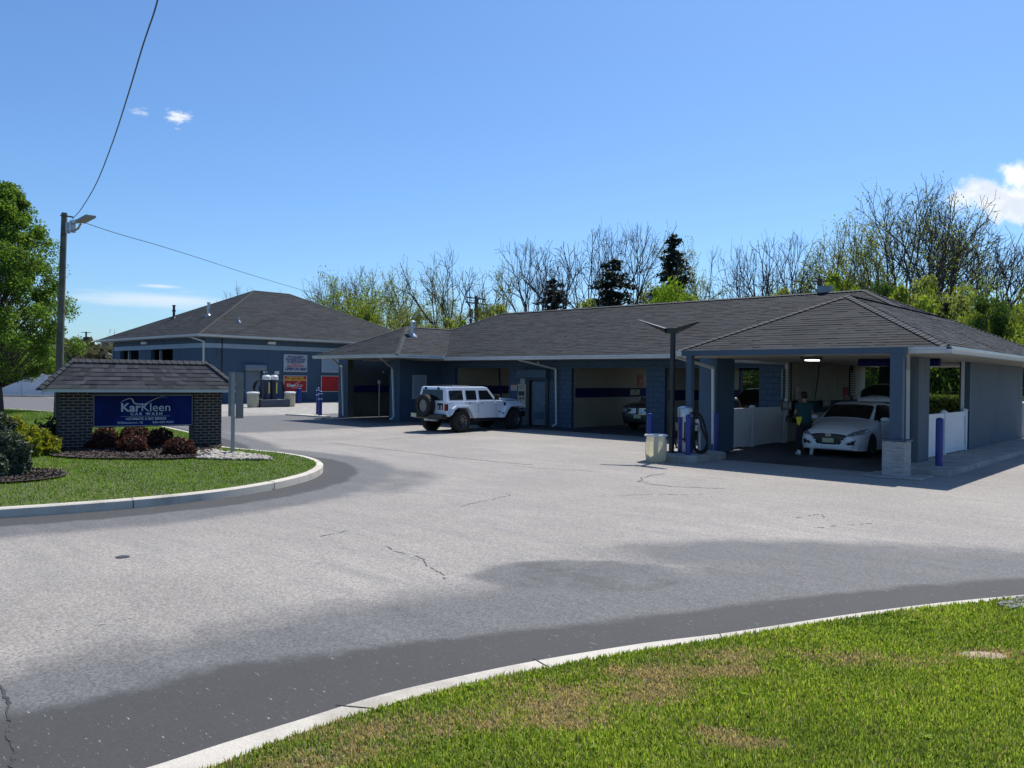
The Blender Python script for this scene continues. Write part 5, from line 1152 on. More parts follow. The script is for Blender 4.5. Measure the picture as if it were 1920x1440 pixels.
def make_jeep():
    t = T('off_road_car', 'white four-door off-road car with rear spare wheel, parked nose to the bays', 'car', (-22.40, 20.45, 0), math.radians(1.0))
    W = 'jeep_white'; ws = .79
    arch = lambda cy, r0, a0, a1, n=7: [(cy+r0*math.cos(math.radians(a0+(a1-a0)*k/n)), .42+r0*.95*math.sin(math.radians(a0+(a1-a0)*k/n))) for k in range(n+1)]
    side = [(-.72, .62), (-.56, .60)]+[(-.50, .60), (-.40, .84), (-.24, .93), (.26, .93), (.42, .84), (.56, .52)]+[(2.30, .50), (2.44, .62), (2.62, .84), (2.74, .93), (3.30, .93), (3.42, .88), (3.52, .80)]+[(3.52, 1.06), (3.46, 1.12), (2.02, 1.19), (-.72, 1.17)]
    MB().prism(side, lambda y, z: (-ws, y, z), lambda y, z: (ws, y, z)).build('body', W, t, local=True, bevel=.025)
    hood = [(1.95, 1.18), (3.40, 1.10), (3.46, 1.13), (3.36, 1.20), (2.9, 1.255), (2.05, 1.285)]
    MB().prism(hood, lambda y, z: (-.62-.05*(2.9-y), y, z), lambda y, z: (.62+.05*(2.9-y), y, z)).build('hood', W, t, local=True, bevel=.02)
    # greenhouse with tumblehome
    gv = []; P = [(-.72, 1.16), (2.06, 1.18), (1.60, 1.685), (1.40, 1.72), (-.58, 1.72), (-.66, 1.69)]
    xs = [.775, .765, .665, .64, .64, .655]
    mb = MB(); n = len(P); vs = [(-xs[i], P[i][0], P[i][1]) for i in range(n)]+[(xs[i], P[i][0], P[i][1]) for i in range(n)]
    mb.add(vs, [tuple(range(n))[::-1], tuple(range(n, 2*n))]+[(i, (i+1) % n, n+(i+1) % n, n+i) for i in range(n)])
    mb.build('hardtop', W, t, local=True, bevel=.03)
    MB().box(-.52, .5, -.15, .75, 1.722, 1.765).build('roof_pad', 'dark', t, local=True, bevel=.02)
    def xsurf(z): return .775-(z-1.17)*(.775-.655)/(1.69-1.17)+.006
    def sidewin(poly, s, nm='window'):
        c = (sum(p[0] for p in poly)/len(poly), sum(p[1] for p in poly)/len(poly))
        MB().prism(poly, lambda y, z: (s*xsurf(z), y, z), lambda y, z: (s*(xsurf(z)-.03), y, z)).build(nm, 'glass', t, local=True, bevel=.008)
    for s in (1, -1):
        sidewin([(-.52, 1.22), (.19, 1.22), (.19, 1.58), (-.47, 1.58), (-.52, 1.54)], s); sidewin([(.36, 1.22), (.92, 1.22), (.92, 1.58), (.36, 1.58)], s); sidewin([(1.07, 1.22), (1.86, 1.22), (1.56, 1.58), (1.07, 1.58)], s)
    MB().add([(-.64, 2.035, 1.225), (.64, 2.035, 1.225), (.58, 1.67, 1.63), (-.58, 1.67, 1.63)], [(0, 1, 2, 3)]).build('windscreen', 'glass', t, local=True, fix=False)
    MB().prism([(-.60, 1.20), (.60, 1.20), (.54, 1.60), (-.54, 1.60)], lambda x, z: (x, -.745+(z-1.17)*.12, z), lambda x, z: (x, -.71+(z-1.17)*.12, z)).build('rear_window', 'glass', t, local=True, bevel=.01)
    for x in (-.38, .32): MB().box(x-.03, x+.03, -.72, -.66, 1.61, 1.70).build('hinge', 'dark', t, local=True)
    # flares, fenders
    for s in (1, -1):
        fl = [(-.62, .66), (-.50, .90), (-.30, 1.01), (.32, 1.01), (.48, .92), (.74, .52), (.62, .52), (.42, .84), (.26, .93), (-.24, .93), (-.40, .84), (-.54, .66)]
        MB().prism(fl, lambda y, z: (s*.78, y, z), lambda y, z: (s*.93, y, z)).build('wheel_flare', W, t, local=True, bevel=.015)
        ff = [(2.22, .50), (2.46, .92), (2.62, 1.02), (3.42, 1.02), (3.60, .95), (3.60, .88), (3.32, .93), (2.74, .93), (2.58, .80), (2.36, .50)]
        MB().prism(ff, lambda y, z: (s*.60, y, z), lambda y, z: (s*.93, y, z)).build('front_fender', W, t, local=True, bevel=.015)
        MB().prism([(-.34, .90), (.30, .90), (.5, .6), (.5, .5), (2.6, .5), (2.62, .82), (3.42, .86), (3.42, .4), (-.6, .4), (-.6, .62)], lambda y, z: (s*.2, y, z), lambda y, z: (s*.76, y, z))
        MB().box(s*.70, s*.80, .70, 2.32, .40, .50).build('rock_rail', 'dark', t, local=True, bevel=.02)
        MB().box(s*.791, s*.815, .42, .56, 1.075, 1.095).build('door_handle', 'dark', t, local=True); MB().box(s*.791, s*.815, 1.12, 1.26, 1.075, 1.095).build('door_handle', 'dark', t, local=True)
        MB().box(s*.70, s*.80, -.745, -.62, .82, 1.08).build('tail_lamp', 'tail', t, local=True, bevel=.02)
        MB().box(s*.80, s*1.00, 1.86, 1.94, 1.20, 1.40).obox((s*.76, 1.92, 1.2), (s*.88, 1.9, 1.25), .05, .05).build('door_mirror', 'dark', t, local=True, bevel=.02)
        ln = MB()
        for y in (.30, .985, 1.98): ln.box(s*.7905, s*.7935, y-.006, y+.006, .56, 1.17)
        ln.build('door_gap', 'darkgrey', t, local=True)
        for y in (.97, 1.97):
            hg = MB().box(s*.79, s*.82, y-.10, y+.02, 1.06, 1.12).box(s*.79, s*.82, y-.10, y+.02, .66, .72); hg.build('door_hinge', W, t, local=True, bevel=.01)
        MB().box(s*.79, s*.805, 2.42, 2.54, .98, 1.10).build('fender_vent', 'dark', t, local=True)
    MB().prism([(-.34, .40), (-.62, .62), (-.45, .62), (-.35, .84), (.35, .84), (.45, .5), (2.55, .48), (2.65, .84), (3.4, .84), (3.45, .6), (3.3, .38)], lambda y, z: (-.72, y, z), lambda y, z: (.72, y, z)).build('chassis', 'dark', t, local=True)
    MB().box(-.80, .80, -.96, -.68, .52, .70).build('rear_bumper', 'dark', t, local=True, bevel=.03); MB().box(-.75, .75, 3.5, 3.80, .52, .72).box(-.80, .80, 3.48, 3.62, .80, .86).build('front_bumper', 'dark', t, local=True, bevel=.03)
    MB().box(-.45, .15, -.7, -.5, .42, .50).cyl((-.1, -.78, .47), (.35, -.78, .47), .06).build('muffler', 'steel', t, local=True)
    MB().box(.32, .62, -.735, -.72, .86, 1.10).build('tailgate_vent', 'dark', t, local=True); MB().box(.36, .42, -.75, -.735, .88, 1.02).box(.52, .58, -.75, -.735, .88, 1.02).build('label', 'board', t, local=True)
    MB().box(-.86, -.56, -1.0, -.975, .56, .70).build('number_plate', 'plate', t, local=True)
    for s in (1, -1):
        wheel(t, s*.79, 0, .415, .29, s, .235, 8, 'rim_dark'); wheel(t, s*.79, 3.0, .415, .29, s, .235, 8, 'rim_dark')
    # spare wheel on the tailgate
    sp = MB(); prof = [(.24, -.14), (.385, -.14), (.41, -.10), (.415, -.06), (.415, .06), (.41, .10), (.385, .14), (.24, .14)]
    sp.lathe(prof, (0, 0, 0), 36, 'y', cap=False); 
    for k in range(26):
        tt = 2*PI*k/26
        for s in (-1, 1):
            c = Vector((math.cos(tt)*.418, s*.08, math.sin(tt)*.418)); d = Vector((-math.sin(tt), 0, math.cos(tt))); sp.obox(c-d*.028, c+d*.028, .11, .02, (math.cos(tt), 0, math.sin(tt)))
    sp.v = [(a-.18, b-.90, c+1.00) for a, b, c in sp.v]; so_ = sp.build('spare_wheel', 'rubber', t, local=True, smooth=True)
    rm = MB().lathe([(.238, -.10), (.22, -.08), (.2, -.02), (.01, -.02)], (-.18, -.90, 1.0), 24, 'y')
    for k in range(8):
        tt = 2*PI*k/8; rm.obox((-.18+math.cos(tt)*.04, -.96, 1.0+math.sin(tt)*.04), (-.18+math.cos(tt)*.22, -.99, 1.0+math.sin(tt)*.22), .05, .03, (0, 1, 0))
    rm.build('rim', 'rim_dark', so_, local=True, smooth=True)
    txt('RUBICON', .13, lambda a, b, c: (.685, 2.93+a, 1.145+b), 'lettering', 'dark', t, off=.004, sx=1.0)
    MB().box(.925, .932, 2.16, 2.32, .66, .70).box(.925-.13, .932-.13, 2.10, 2.26, .72, .75).build('badge', 'dark', t, local=True)
    return t
make_jeep()
# --- smooth car shells: a loft of cross-sections, its faces sorted into body, glass, lamps and grille
def catmull(P, t):
    n = len(P)-1; i = min(int(t), n-1); u = t-i
    p0, p1, p2, p3 = P[max(i-1, 0)], P[i], P[i+1], P[min(i+2, n)]
    return .5*(2*p1+(p2-p0)*u+(2*p0-5*p1+4*p2-p3)*u*u+(3*p1-p0-3*p2+p3)*u**3)
def shell(root, ST, classify, mats, L_step=.035, nv=44, drop=None):
    """ST: stations [y, [(x,z)*7]] from nose to tail; classify(x,y,z,s,v) -> part name or None"""
    ys = np.array([s[0] for s in ST]); secs = np.array([s[1] for s in ST], float)   # n x 7 x 2
    rows = []
    for i in range(len(ST)-1):
        n = max(1, int(math.ceil((ys[i+1]-ys[i])/L_step)))
        for k in range(n): rows.append(i+k/n)
    rows.append(len(ST)-1.)
    K = secs.shape[1]; grid = []
    for r in rows:
        i = min(int(r), len(ST)-2); y = ys[i]+(ys[i+1]-ys[i])*(r-i)
        sec = catmull(secs, r) if True else None
        grid.append([(y,)+tuple(catmull(sec, q*(K-1)/nv)) for q in range(nv+1)])
    # nose and tail caps: shrink towards a point on the centre line
    def cap(sec, dy, n=8):
        out = []
        zc = .55*sec[0][2]+.45*sec[-1][2]
        for k in range(1, n+1):
            f = 1-k/n; out.append([(y+dy*(1-f*f)**.5*1., x*f, zc+(z-zc)*f) for y, x, z in sec])
        return out
    g0 = cap(grid[0], -.035); g1 = cap(grid[-1], .03)
    allg = g0[::-1]+grid+g1; nr = len(allg)
    parts = {}
    for s in (1, -1):
        for i in range(nr-1):
            for j in range(nv):
                q = [allg[i][j], allg[i][j+1], allg[i+1][j+1], allg[i+1][j]]
                cy = sum(p[0] for p in q)/4; cx = sum(p[1] for p in q)/4; cz = sum(p[2] for p in q)/4
                nm = classify(cx, cy, cz, s, j/nv, i-len(g0))
                if nm is None: continue
                d = parts.setdefault(nm, {'v': {}, 'vs': [], 'f': []})
                ids = []
                for a, b in ((i, j), (i, j+1), (i+1, j+1), (i+1, j)):
                    y, x, z = allg[a][b]; key = (round(x*s, 4), round(y, 4), round(z, 4))
                    if key not in d['v']: d['v'][key] = len(d['vs']); d['vs'].append((x*s, y, z))
                    ids.append(d['v'][key])
                ids = list(dict.fromkeys(ids))
                if len(ids) >= 3: d['f'].append(tuple(ids) if s < 0 else tuple(ids[::-1]))
    objs = {}
    for nm, d in parts.items():
        base = nm.split(':')[0]
        o = MB().add(d['vs'], d['f']).build(base, mats[base], root, local=True, smooth=True); objs[nm] = o
        md = o.modifiers.new('thick', 'SOLIDIFY'); md.thickness = .012; md.offset = -1
    return objs
# section points from bottom centre: (x,z) underside, sill, side, shoulder, beltline, roof edge, roof centre
def sec(wl, zb, wm_, zm, wb, zbelt, wt, zt, zc): return [(0, zb), (wl*.9, zb), (wl, zb+.06), (wm_, zm), (wb, zbelt), (wt, zt), (wt*.55, zt+(zc-zt)*.8), (0, zc)]
def make_hatch():
    t = T('hatchback', 'white hatchback with its tailgate raised, parked nose out in the right bay', 'car', (-8.36, 21.86, 0))
    ST = [(.0, sec(.60, .22, .70, .42, .62, .60, .42, .66, .68)), (.10, sec(.74, .19, .80, .44, .74, .66, .52, .74, .765)), (.30, sec(.84, .18, .87, .46, .81, .73, .58, .83, .86)), (.6, sec(.87, .18, .895, .50, .83, .80, .60, .90, .94)), (.95, sec(.88, .18, .895, .54, .83, .87, .62, .965, 1.0)),
          (1.20, sec(.88, .18, .895, .56, .83, .91, .66, 1.00, 1.05)), (1.5, sec(.88, .18, .895, .56, .83, .93, .64, 1.18, 1.25)), (1.85, sec(.88, .18, .895, .57, .83, .95, .60, 1.36, 1.43)), (2.2, sec(.88, .18, .895, .57, .83, .96, .59, 1.42, 1.49)), (2.8, sec(.88, .18, .895, .57, .83, .98, .58, 1.42, 1.50)),
          (3.4, sec(.88, .19, .89, .57, .82, 1.00, .56, 1.38, 1.46)), (3.75, sec(.87, .20, .88, .58, .80, 1.02, .54, 1.33, 1.41)), (4.0, sec(.85, .22, .86, .58, .78, 1.0, .60, 1.1, 1.14)), (4.24, sec(.80, .28, .82, .60, .74, .92, .58, .96, .98))]
    FA, RA = .84, 3.48
    def inp(x, z, poly): 
        r = False; n = len(poly)
        for i in range(n):
            x0, y0 = poly[i]; x1, y1 = poly[(i+1) % n]
            if (y0 > z) != (y1 > z) and x < (x1-x0)*(z-y0)/(y1-y0)+x0: r = not r
        return r
    lamp = [(.47, .60), (.62, .585), (.86, .66), (.90, .80), (.80, .775), (.60, .70)]
    grille = [(0, .645), (.44, .625), (.50, .60), (.38, .47), (.30, .36), (0, .35)]
    fog = [(.42, .33), (.66, .36), (.74, .50), (.66, .47), (.48, .385)]
    sw = [(1.28, .99), (1.95, 1.385), (2.2, 1.415), (2.9, 1.41), (3.4, 1.36), (3.62, 1.26), (3.66, 1.12), (3.5, 1.06), (1.6, .985)]
    def cl(x, y, z, s, v, i):
        for a in (FA, RA):
            if abs(x) > .66 and (y-a)**2+(z-.32)**2 < .345**2 and z < .75: return None
        if y < .75 and z > .3:
            if inp(x, z, lamp) and y < .7: return 'headlamp:'+str(s)
        if y < .3:
            if inp(x, z, grille): return 'grille'
            if inp(x, z, fog): return 'fog_lamp_recess:'+str(s)
        if 1.24 < y < 1.83 and v > .70 and abs(x) < .655-(y-1.24)*.09 : return 'windscreen'
        if inp(y, z, sw) and .52 < abs(x) and v < .74: return 'side_window:'+str(s)
        if 3.78 < y < 4.06 and v > .72: return None
        return 'body'
    shell(t, ST, cl, dict(body='carwhite', headlamp='lampglass', grille='dark', fog_lamp_recess='dark', windscreen='glass', side_window='glass'), L_step=.02, nv=88)
    for s in (1, -1):
        wheel(t, s*.80, FA, .315, .2, s, .2, 7, 'rim_dark'); wheel(t, s*.80, RA, .315, .2, s, .2, 7, 'rim_dark')
        for a in (FA, RA): MB().lathe([(.34, -.10), (.352, -.10), (.352, .10), (.34, .10)], (s*.78, a, .32), 24, 'x').build('wheel_arch', 'dark', t, local=True)
        MB().lathe([(.005, -.1), (.05, -.09), (.075, -.03), (.08, .03), (.06, .07), (.005, .08)], (0, 0, 0), 14, 'x').build('x', 'carwhite', t) if False else None
        mm = MB().lathe([(.01, -.11), (.05, -.10), (.075, -.05), (.08, .02), (.065, .07), (.02, .09)], (0, 0, 0), 14, 'x'); mm.v = [(s*(a+.99), b*.8+1.50, c*.85+1.02) for a, b, c in mm.v]; mm.build('door_mirror', 'carwhite', t, local=True, smooth=True)
        MB().obox((s*.83, 1.52, .96), (s*.93, 1.5, .99), .06, .04).build('mirror_arm', 'dark', t, local=True)
        MB().box(s*.885, s*.90, 2.45, 2.6, .86, .885).build('door_handle', 'carwhite', t, local=True); MB().box(s*.885, s*.90, 2.1, 2.25, .85, .875).build('door_handle', 'carwhite', t, local=True)
        dg = MB()
        for y in (1.42, 2.32, 3.18): dg.box(s*.885, s*.90, y-.005, y+.005, .36, .92)
        dg.build('door_gap', 'darkgrey', t, local=True)
        MB().cyl((s*.70, .27, .69), (s*.70, .20, .685), .06, .05, n=14).build('projector', 'chrome', t, local=True, smooth=True)
    for k, z in enumerate((.58, .53, .48, .43)): MB().obox((-.40+k*.03, -.005+.005*k, z), (.40-k*.03, -.005+.005*k, z), .03, .012).build('grille_bar', 'steel', t, local=True)
    mb = MB().tube([(math.cos(a)*.075, -.035, .60+math.sin(a)*.038) for a in np.linspace(0, 2*PI, 21)], .006, 5).obox((-.025, -.035, .575), (-.035, -.035, .628), .01, .012).obox((.035, -.035, .575), (.025, -.035, .628), .01, .012).obox((-.03, -.035, .598), (.03, -.035, .606), .01, .01); mb.build('emblem', 'chrome', t, local=True)
    MB().box(-.155, .155, -.05, -.03, .40, .52).build('number_plate', 'plate', t, local=True)
    # raised tailgate: curved shell hinged at the rear roof edge
    P = []; nu, nvv = 10, 16; vs = []
    for i in range(nu+1):
        u = i/nu; y = 3.80+.86*u-.05*math.sin(PI*u); z = 1.47+.56*u+.12*math.sin(PI*u)
        for j in range(nvv+1):
            a = -1+2*j/nvv; wv = (.56+.20*u)*(1-.08*u*u); vs.append((a*wv, y-.18*(a*a)*u*.6, z-.06*abs(a)**2*(1-u)-.26*abs(a)**3*u))
    fs = [(i*(nvv+1)+j, i*(nvv+1)+j+1, (i+1)*(nvv+1)+j+1, (i+1)*(nvv+1)+j) for i in range(nu) for j in range(nvv)]
    outer = [f for f in fs]; win = [f for k, f in enumerate(fs) if 2 <= k//nvv <= 8 and 1 <= k % nvv <= 14]; body = [f for f in fs if f not in win]
    tg = MB().add(vs, body).build('tailgate', 'carwhite', t, local=True, smooth=True); md = tg.modifiers.new('t', 'SOLIDIFY'); md.thickness = .05
    gl = MB().add(vs, win).build('rear_window', 'glass', tg, local=True, smooth=True)
    ins = MB().add([(x*.93, y-.02, z-.06) for x, y, z in vs], [f for k, f in enumerate(fs) if 5 <= k//nvv]).build('inner_trim', 'dark', tg, local=True, smooth=True)
    MB().tube([(x, 3.79-.04*x*x, 1.455-.10*x*x) for x in np.linspace(-.56, .56, 9)], .022, 6).build('roof_gap', 'dark', t, local=True); MB().cyl((0, 3.86, 1.49), (0, 3.80, 1.62), .008, n=5).build('aerial', 'dark', t, local=True)
    for s in (1, -1): MB().cyl((s*.55, 3.85, 1.2), (s*.62, 4.3, 1.62), .012, n=6).build('gas_strut', 'dark', t, local=True)
    MB().box(-.7, .7, 2.0, 3.7, .5, .9).build('interior', 'dark', t, local=True)
    t.rotation_euler = (0, 0, 0); return t
hb = make_hatch()
def make_sedan(label, loc, mat='carsilver'):
    t = T('sedan', label, 'car', loc)
    ST = [(.0, sec(.62, .28, .72, .50, .66, .74, .46, .80, .82)), (.10, sec(.76, .22, .84, .52, .80, .80, .56, .88, .90)), (.35, sec(.88, .20, .92, .54, .87, .86, .62, .94, .97)), (.9, sec(.92, .20, .945, .56, .88, .92, .66, 1.0, 1.03)), (1.4, sec(.92, .2, .945, .58, .87, .97, .68, 1.04, 1.08)),
          (1.8, sec(.92, .2, .945, .58, .87, 1.0, .65, 1.26, 1.33)), (2.2, sec(.92, .2, .945, .58, .87, 1.02, .62, 1.46, 1.54)), (3.0, sec(.92, .2, .945, .58, .87, 1.03, .61, 1.50, 1.58)), (3.9, sec(.92, .2, .94, .58, .86, 1.05, .59, 1.44, 1.52)), (4.5, sec(.90, .22, .92, .6, .84, 1.06, .60, 1.12, 1.15)), (4.85, sec(.84, .3, .86, .62, .78, .98, .6, 1.02, 1.04))]
    FA, RA = .95, 3.85
    def inr(x, z, x0, x1, z0, z1): return x0 < x < x1 and z0 < z < z1
    def cl(x, y, z, s, v, i):
        for a in (FA, RA):
            if abs(x) > .68 and (y-a)**2+(z-.35)**2 < .385**2 and z < .8: return None
        if y < .6 and inr(x, z, .52, .93, .66, .80): return 'headlamp:'+str(s)
        if y < .25 and inr(x, z, .06, .46, .60, .79): return 'grille:'+str(s)
        if y < .25 and z < .47: return 'lower_grille'
        if 1.44 < y < 2.16 and v > .70 and abs(x) < .66-(y-1.44)*.09: return 'windscreen'
        if 1.7 < y < 4.2 and .56 < v < .73 and z > 1.04 and z < 1.47-max(0, 2.2-y)*.6-max(0, y-3.6)*.4: return 'side_window:'+str(s)
        return 'body'
    shell(t, ST, cl, dict(body=mat, headlamp='lampglass', grille='dark', lower_grille='dark', windscreen='glass', side_window='glass'), L_step=.05, nv=36)
    for s in (1, -1):
        wheel(t, s*.82, FA, .35, .22, s, .23, 7); wheel(t, s*.82, RA, .35, .22, s, .23, 7)
        gb = MB()
        for k in range(7): gb.obox((s*(.09+k*.055), -.045+.004*k, .61), (s*(.11+k*.058), -.02+.004*k, .79), .022, .02, (0, 1, 0))
        gb.build('grille_bars', 'chrome', t, local=True)
        MB().obox((s*.06, -.045, .585), (s*.47, -.02, .60), .02, .02).obox((s*.06, -.03, .80), (s*.5, 0, .80), .02, .015).build('chrome_trim', 'chrome', t, local=True)
        mm = MB().box(s*.92, s*1.1, 1.85, 1.95, 1.02, 1.16).build('door_mirror', mat, t, local=True, bevel=.03)
    MB().box(-.165, .165, -.07, -.05, .44, .57).build('number_plate', 'plate', t, local=True)
    MB().box(-.72, .72, 2.3, 4.0, .5, 1.0).build('interior', 'dark', t, local=True)
    MB().obox((-.55, 1.35, 1.07), (.1, 1.3, 1.09), .03, .02).build('wiper', 'dark', t, local=True)
    return t
sd = make_sedan('dark grey car with split chrome grille parked nose out in the middle bay', (-18.02, 27.0, 0))
sd.scale = (1.02, 1, 1.13)
sd2 = dup(sd, (-14.55, 28.2, 0), label='dark sedan in the third bay, just its roof showing over the inner white fence')
sd2.rotation_euler = (0, 0, 0)
cz = T('coned_cover', 'small black cone-shaped cover seen over the inner white fence', 'cover', (-13.2, 25.0, 0)); q = atd(1379, 752, 24.5)
MB().lathe([(.2, 0), (.2, 1.0), (.19, 1.2), (.13, 1.42), (.06, 1.53), (.01, 1.55)], (q.x, q.y, 0), 14).build('cover', 'dark', cz, smooth=True)
# ------------------------------------------------------------------ PERSON
def skin_mesh(name, pts, edges, radii, mat, parent, root=0, sub=1, smooth=True):
    me = bpy.data.meshes.new(name); me.from_pydata([tuple(p) for p in pts], edges, [])
    o = bpy.data.objects.new(name, me); COL.objects.link(o); o.parent = parent
    md = o.modifiers.new('skin', 'SKIN'); md.use_smooth_shade = True
    for i, v in enumerate(me.skin_vertices[0].data):
        r = radii[i]; v.radius = r if isinstance(r, tuple) else (r, r); v.use_root = (i == root)
    sb = o.modifiers.new('sub', 'SUBSURF'); sb.levels = sub+1; sb.render_levels = sub+1
    me.materials.append(M[mat])
    return o
def make_person():
    # local frame: +y is the way the person faces; feet on z=0
    t = T('person', 'person in a teal T-shirt and dark trousers, seen from behind at the bay wall, holding a yellow cloth', 'person', (-9.08, 21.95, 0), math.radians(38))
    B = [(0, 0, .93), (0, .01, 1.10), (0, .02, 1.28), (0, .02, 1.42), (0, .03, 1.50), (0, .05, 1.58), (0, .06, 1.65), (0, .06, 1.735),
         (-.17, .0, 1.40), (-.23, .06, 1.16), (-.17, .30, 1.08), (.17, .0, 1.40), (.23, .08, 1.16), (.15, .32, 1.10),
         (-.10, 0, .86), (-.12, .07, .48), (-.14, .04, .09), (.10, 0, .86), (.12, .10, .50), (.15, -.22, .20)]
    E = [(0, 1), (1, 2), (2, 3), (3, 4), (4, 5), (5, 6), (6, 7), (3, 8), (8, 9), (9, 10), (3, 11), (11, 12), (12, 13), (0, 14), (14, 15), (15, 16), (0, 17), (17, 18), (18, 19)]
    RR = [(.14, .10), (.135, .095), (.15, .10), (.13, .085), .055, (.07, .08), (.078, .095), (.05, .06), .062, .045, .030, .062, .045, .030, .085, .06, .042, .085, .06, .042]
    body = skin_mesh('body', B, E, RR, 'skin', t)
    # shirt: torso and sleeves just outside the body
    SB = [(0, 0, .80), (0, .01, 1.08), (0, .02, 1.28), (0, .02, 1.42), (0, .025, 1.475), (-.18, .0, 1.40), (-.215, .035, 1.25), (.18, .0, 1.40), (.215, .04, 1.25)]
    SE = [(0, 1), (1, 2), (2, 3), (3, 4), (3, 5), (5, 6), (3, 7), (7, 8)]
    skin_mesh('shirt', SB, SE, [(.23, .17), (.21, .155), (.22, .15), (.17, .12), (.08, .075), .095, .09, .095, .09], 'teal', t, sub=1)
    TB = [(0, 0, 1.04), (-.10, 0, .84), (-.12, .07, .48), (-.14, .04, .12), (.10, 0, .84), (.12, .10, .50), (.15, -.19, .23)]
    skin_mesh('trousers', TB, [(0, 1), (1, 2), (2, 3), (0, 4), (4, 5), (5, 6)], [(.20, .155), .125, .10, .085, .125, .10, .085], 'trouser', t, sub=1)
    # hair cap, ears
    hr = MB().lathe([(.01, 1.785), (.045, 1.78), (.078, 1.755), (.094, 1.71), (.093, 1.66), (.082, 1.61), (.06, 1.585)], (0, 0, 0), 18)
    hr.v = [(x*.92, (y*1.12)+.045-(.03 if z < 1.68 else 0), z) for x, y, z in hr.v]; hr.build('hair', 'hair', t, local=True, smooth=True)
    for s in (-1, 1):
        e = MB().lathe([(.005, -.012), (.022, -.006), (.024, .004), (.006, .012)], (0, 0, 0), 10, 'x'); e.v = [(a+s*.085, b*.8+.06, c*1.3+1.645) for a, b, c in e.v]; e.build('ear', 'skin', t, local=True, smooth=True)
        ey = MB().lathe([(.001, -.008), (.010, 0), (.001, .008)], (s*.03, .152, 1.655), 8, 'y').build('eye', 'dark', t, local=True)
    MB().obox((0, .145, 1.66), (0, .175, 1.625), .022, .02).build('nose', 'skin', t, local=True, bevel=.006); MB().box(-.024, .024, .140, .150, 1.590, 1.600).build('mouth', 'red', t, local=True)
    # hands: palm and five separate fingers each
    for s, (hx, hy, hz) in ((-1, (-.17, .30, 1.08)), (1, (.15, .32, 1.10))):
        pts = [(hx, hy, hz), (hx-s*.012, hy+.045, hz-.008), (hx-s*.014, hy+.085, hz-.014)]; ed = [(0, 1), (1, 2)]; rr = [(.027, .02), (.038, .017), (.036, .015)]
        for k, (dx, ln) in enumerate(((-.028, .062), (-.010, .072), (.009, .068), (.027, .054))):
            b0 = len(pts); pts += [(hx-s*.014+dx, hy+.094, hz-.016), (hx-s*.014+dx*1.1, hy+.094+ln*.5, hz-.026), (hx-s*.014+dx*1.1, hy+.094+ln*.8, hz-.055)]
            ed += [(2, b0), (b0, b0+1), (b0+1, b0+2)]; rr += [.0095, .009, .0075]
        b0 = len(pts); pts += [(hx-s*.045, hy+.040, hz-.010), (hx-s*.062, hy+.072, hz-.024), (hx-s*.058, hy+.098, hz-.040)]; ed += [(1, b0), (b0, b0+1), (b0+1, b0+2)]; rr += [.012, .010, .008]
        skin_mesh('hand', pts, ed, rr, 'skin', body, sub=0)
    # shoes: left flat, right lifted on its toe
    for s, (ax_, ay, az), tip in ((-1, (-.14, .04, .05), False), (1, (.16, -.25, .11), True)):
        prof = [(-.09, 0), (.17, 0), (.19, .03), (.17, .06), (.06, .085), (.02, .12), (-.08, .12), (-.10, .05)]
        mb = MB().prism(prof, lambda y, z: (-.045, y, z), lambda y, z: (.045, y, z))
        a_ = math.radians(-62 if tip else 0); 
        mb.v = [(x+ax_, ay+(y*math.cos(a_)-z*math.sin(a_))+(0.0), (y*math.sin(a_)+z*math.cos(a_))+(.165 if tip else 0.0)) for x, y, z in mb.v]
        sh = mb.build('shoe', 'shoe', t, local=True, bevel=.02); 
        st_ = MB().prism([(-.02, .035), (.05, .035), (.09, .065), (.02, .085)], lambda y, z: (-.048, y, z), lambda y, z: (.048, y, z)); st_.v = [(x+ax_, ay+(y*math.cos(a_)-z*math.sin(a_)), (y*math.sin(a_)+z*math.cos(a_))+(.165 if tip else 0.)) for x, y, z in st_.v]; st_.build('shoe_stripe', 'dark', sh, local=True)
    t['label'] = 'person in a teal T-shirt, dark trousers and white sneakers stepping beside the hatchback'
    return t
ps = make_person()
q = atd(1497.5, 787, 21.2)
yc = MB(); 
for (x, z, w0) in ((0, .08, .09), (0, .02, .08), (.01, -.06, .045), (.005, -.13, .015)): pass
prof = [(-.085, .07), (.085, .08), (.075, .0), (.03, -.13), (.0, -.15), (-.03, -.12), (-.05, .0)]
r3 = Vector((.73, .68, 0)); yc.prism(prof, lambda a, z: q+r3*a+Vector((0, 0, z))+Vector((-.02, .02, 0)), lambda a, z: q+r3*a*.9+Vector((0, 0, z))+Vector((.02, -.02, 0)))
meta(yc.build('cloth', 'yellow', None, bevel=.01), 'yellow cloth hanging from the hand of the person in teal', 'cloth')
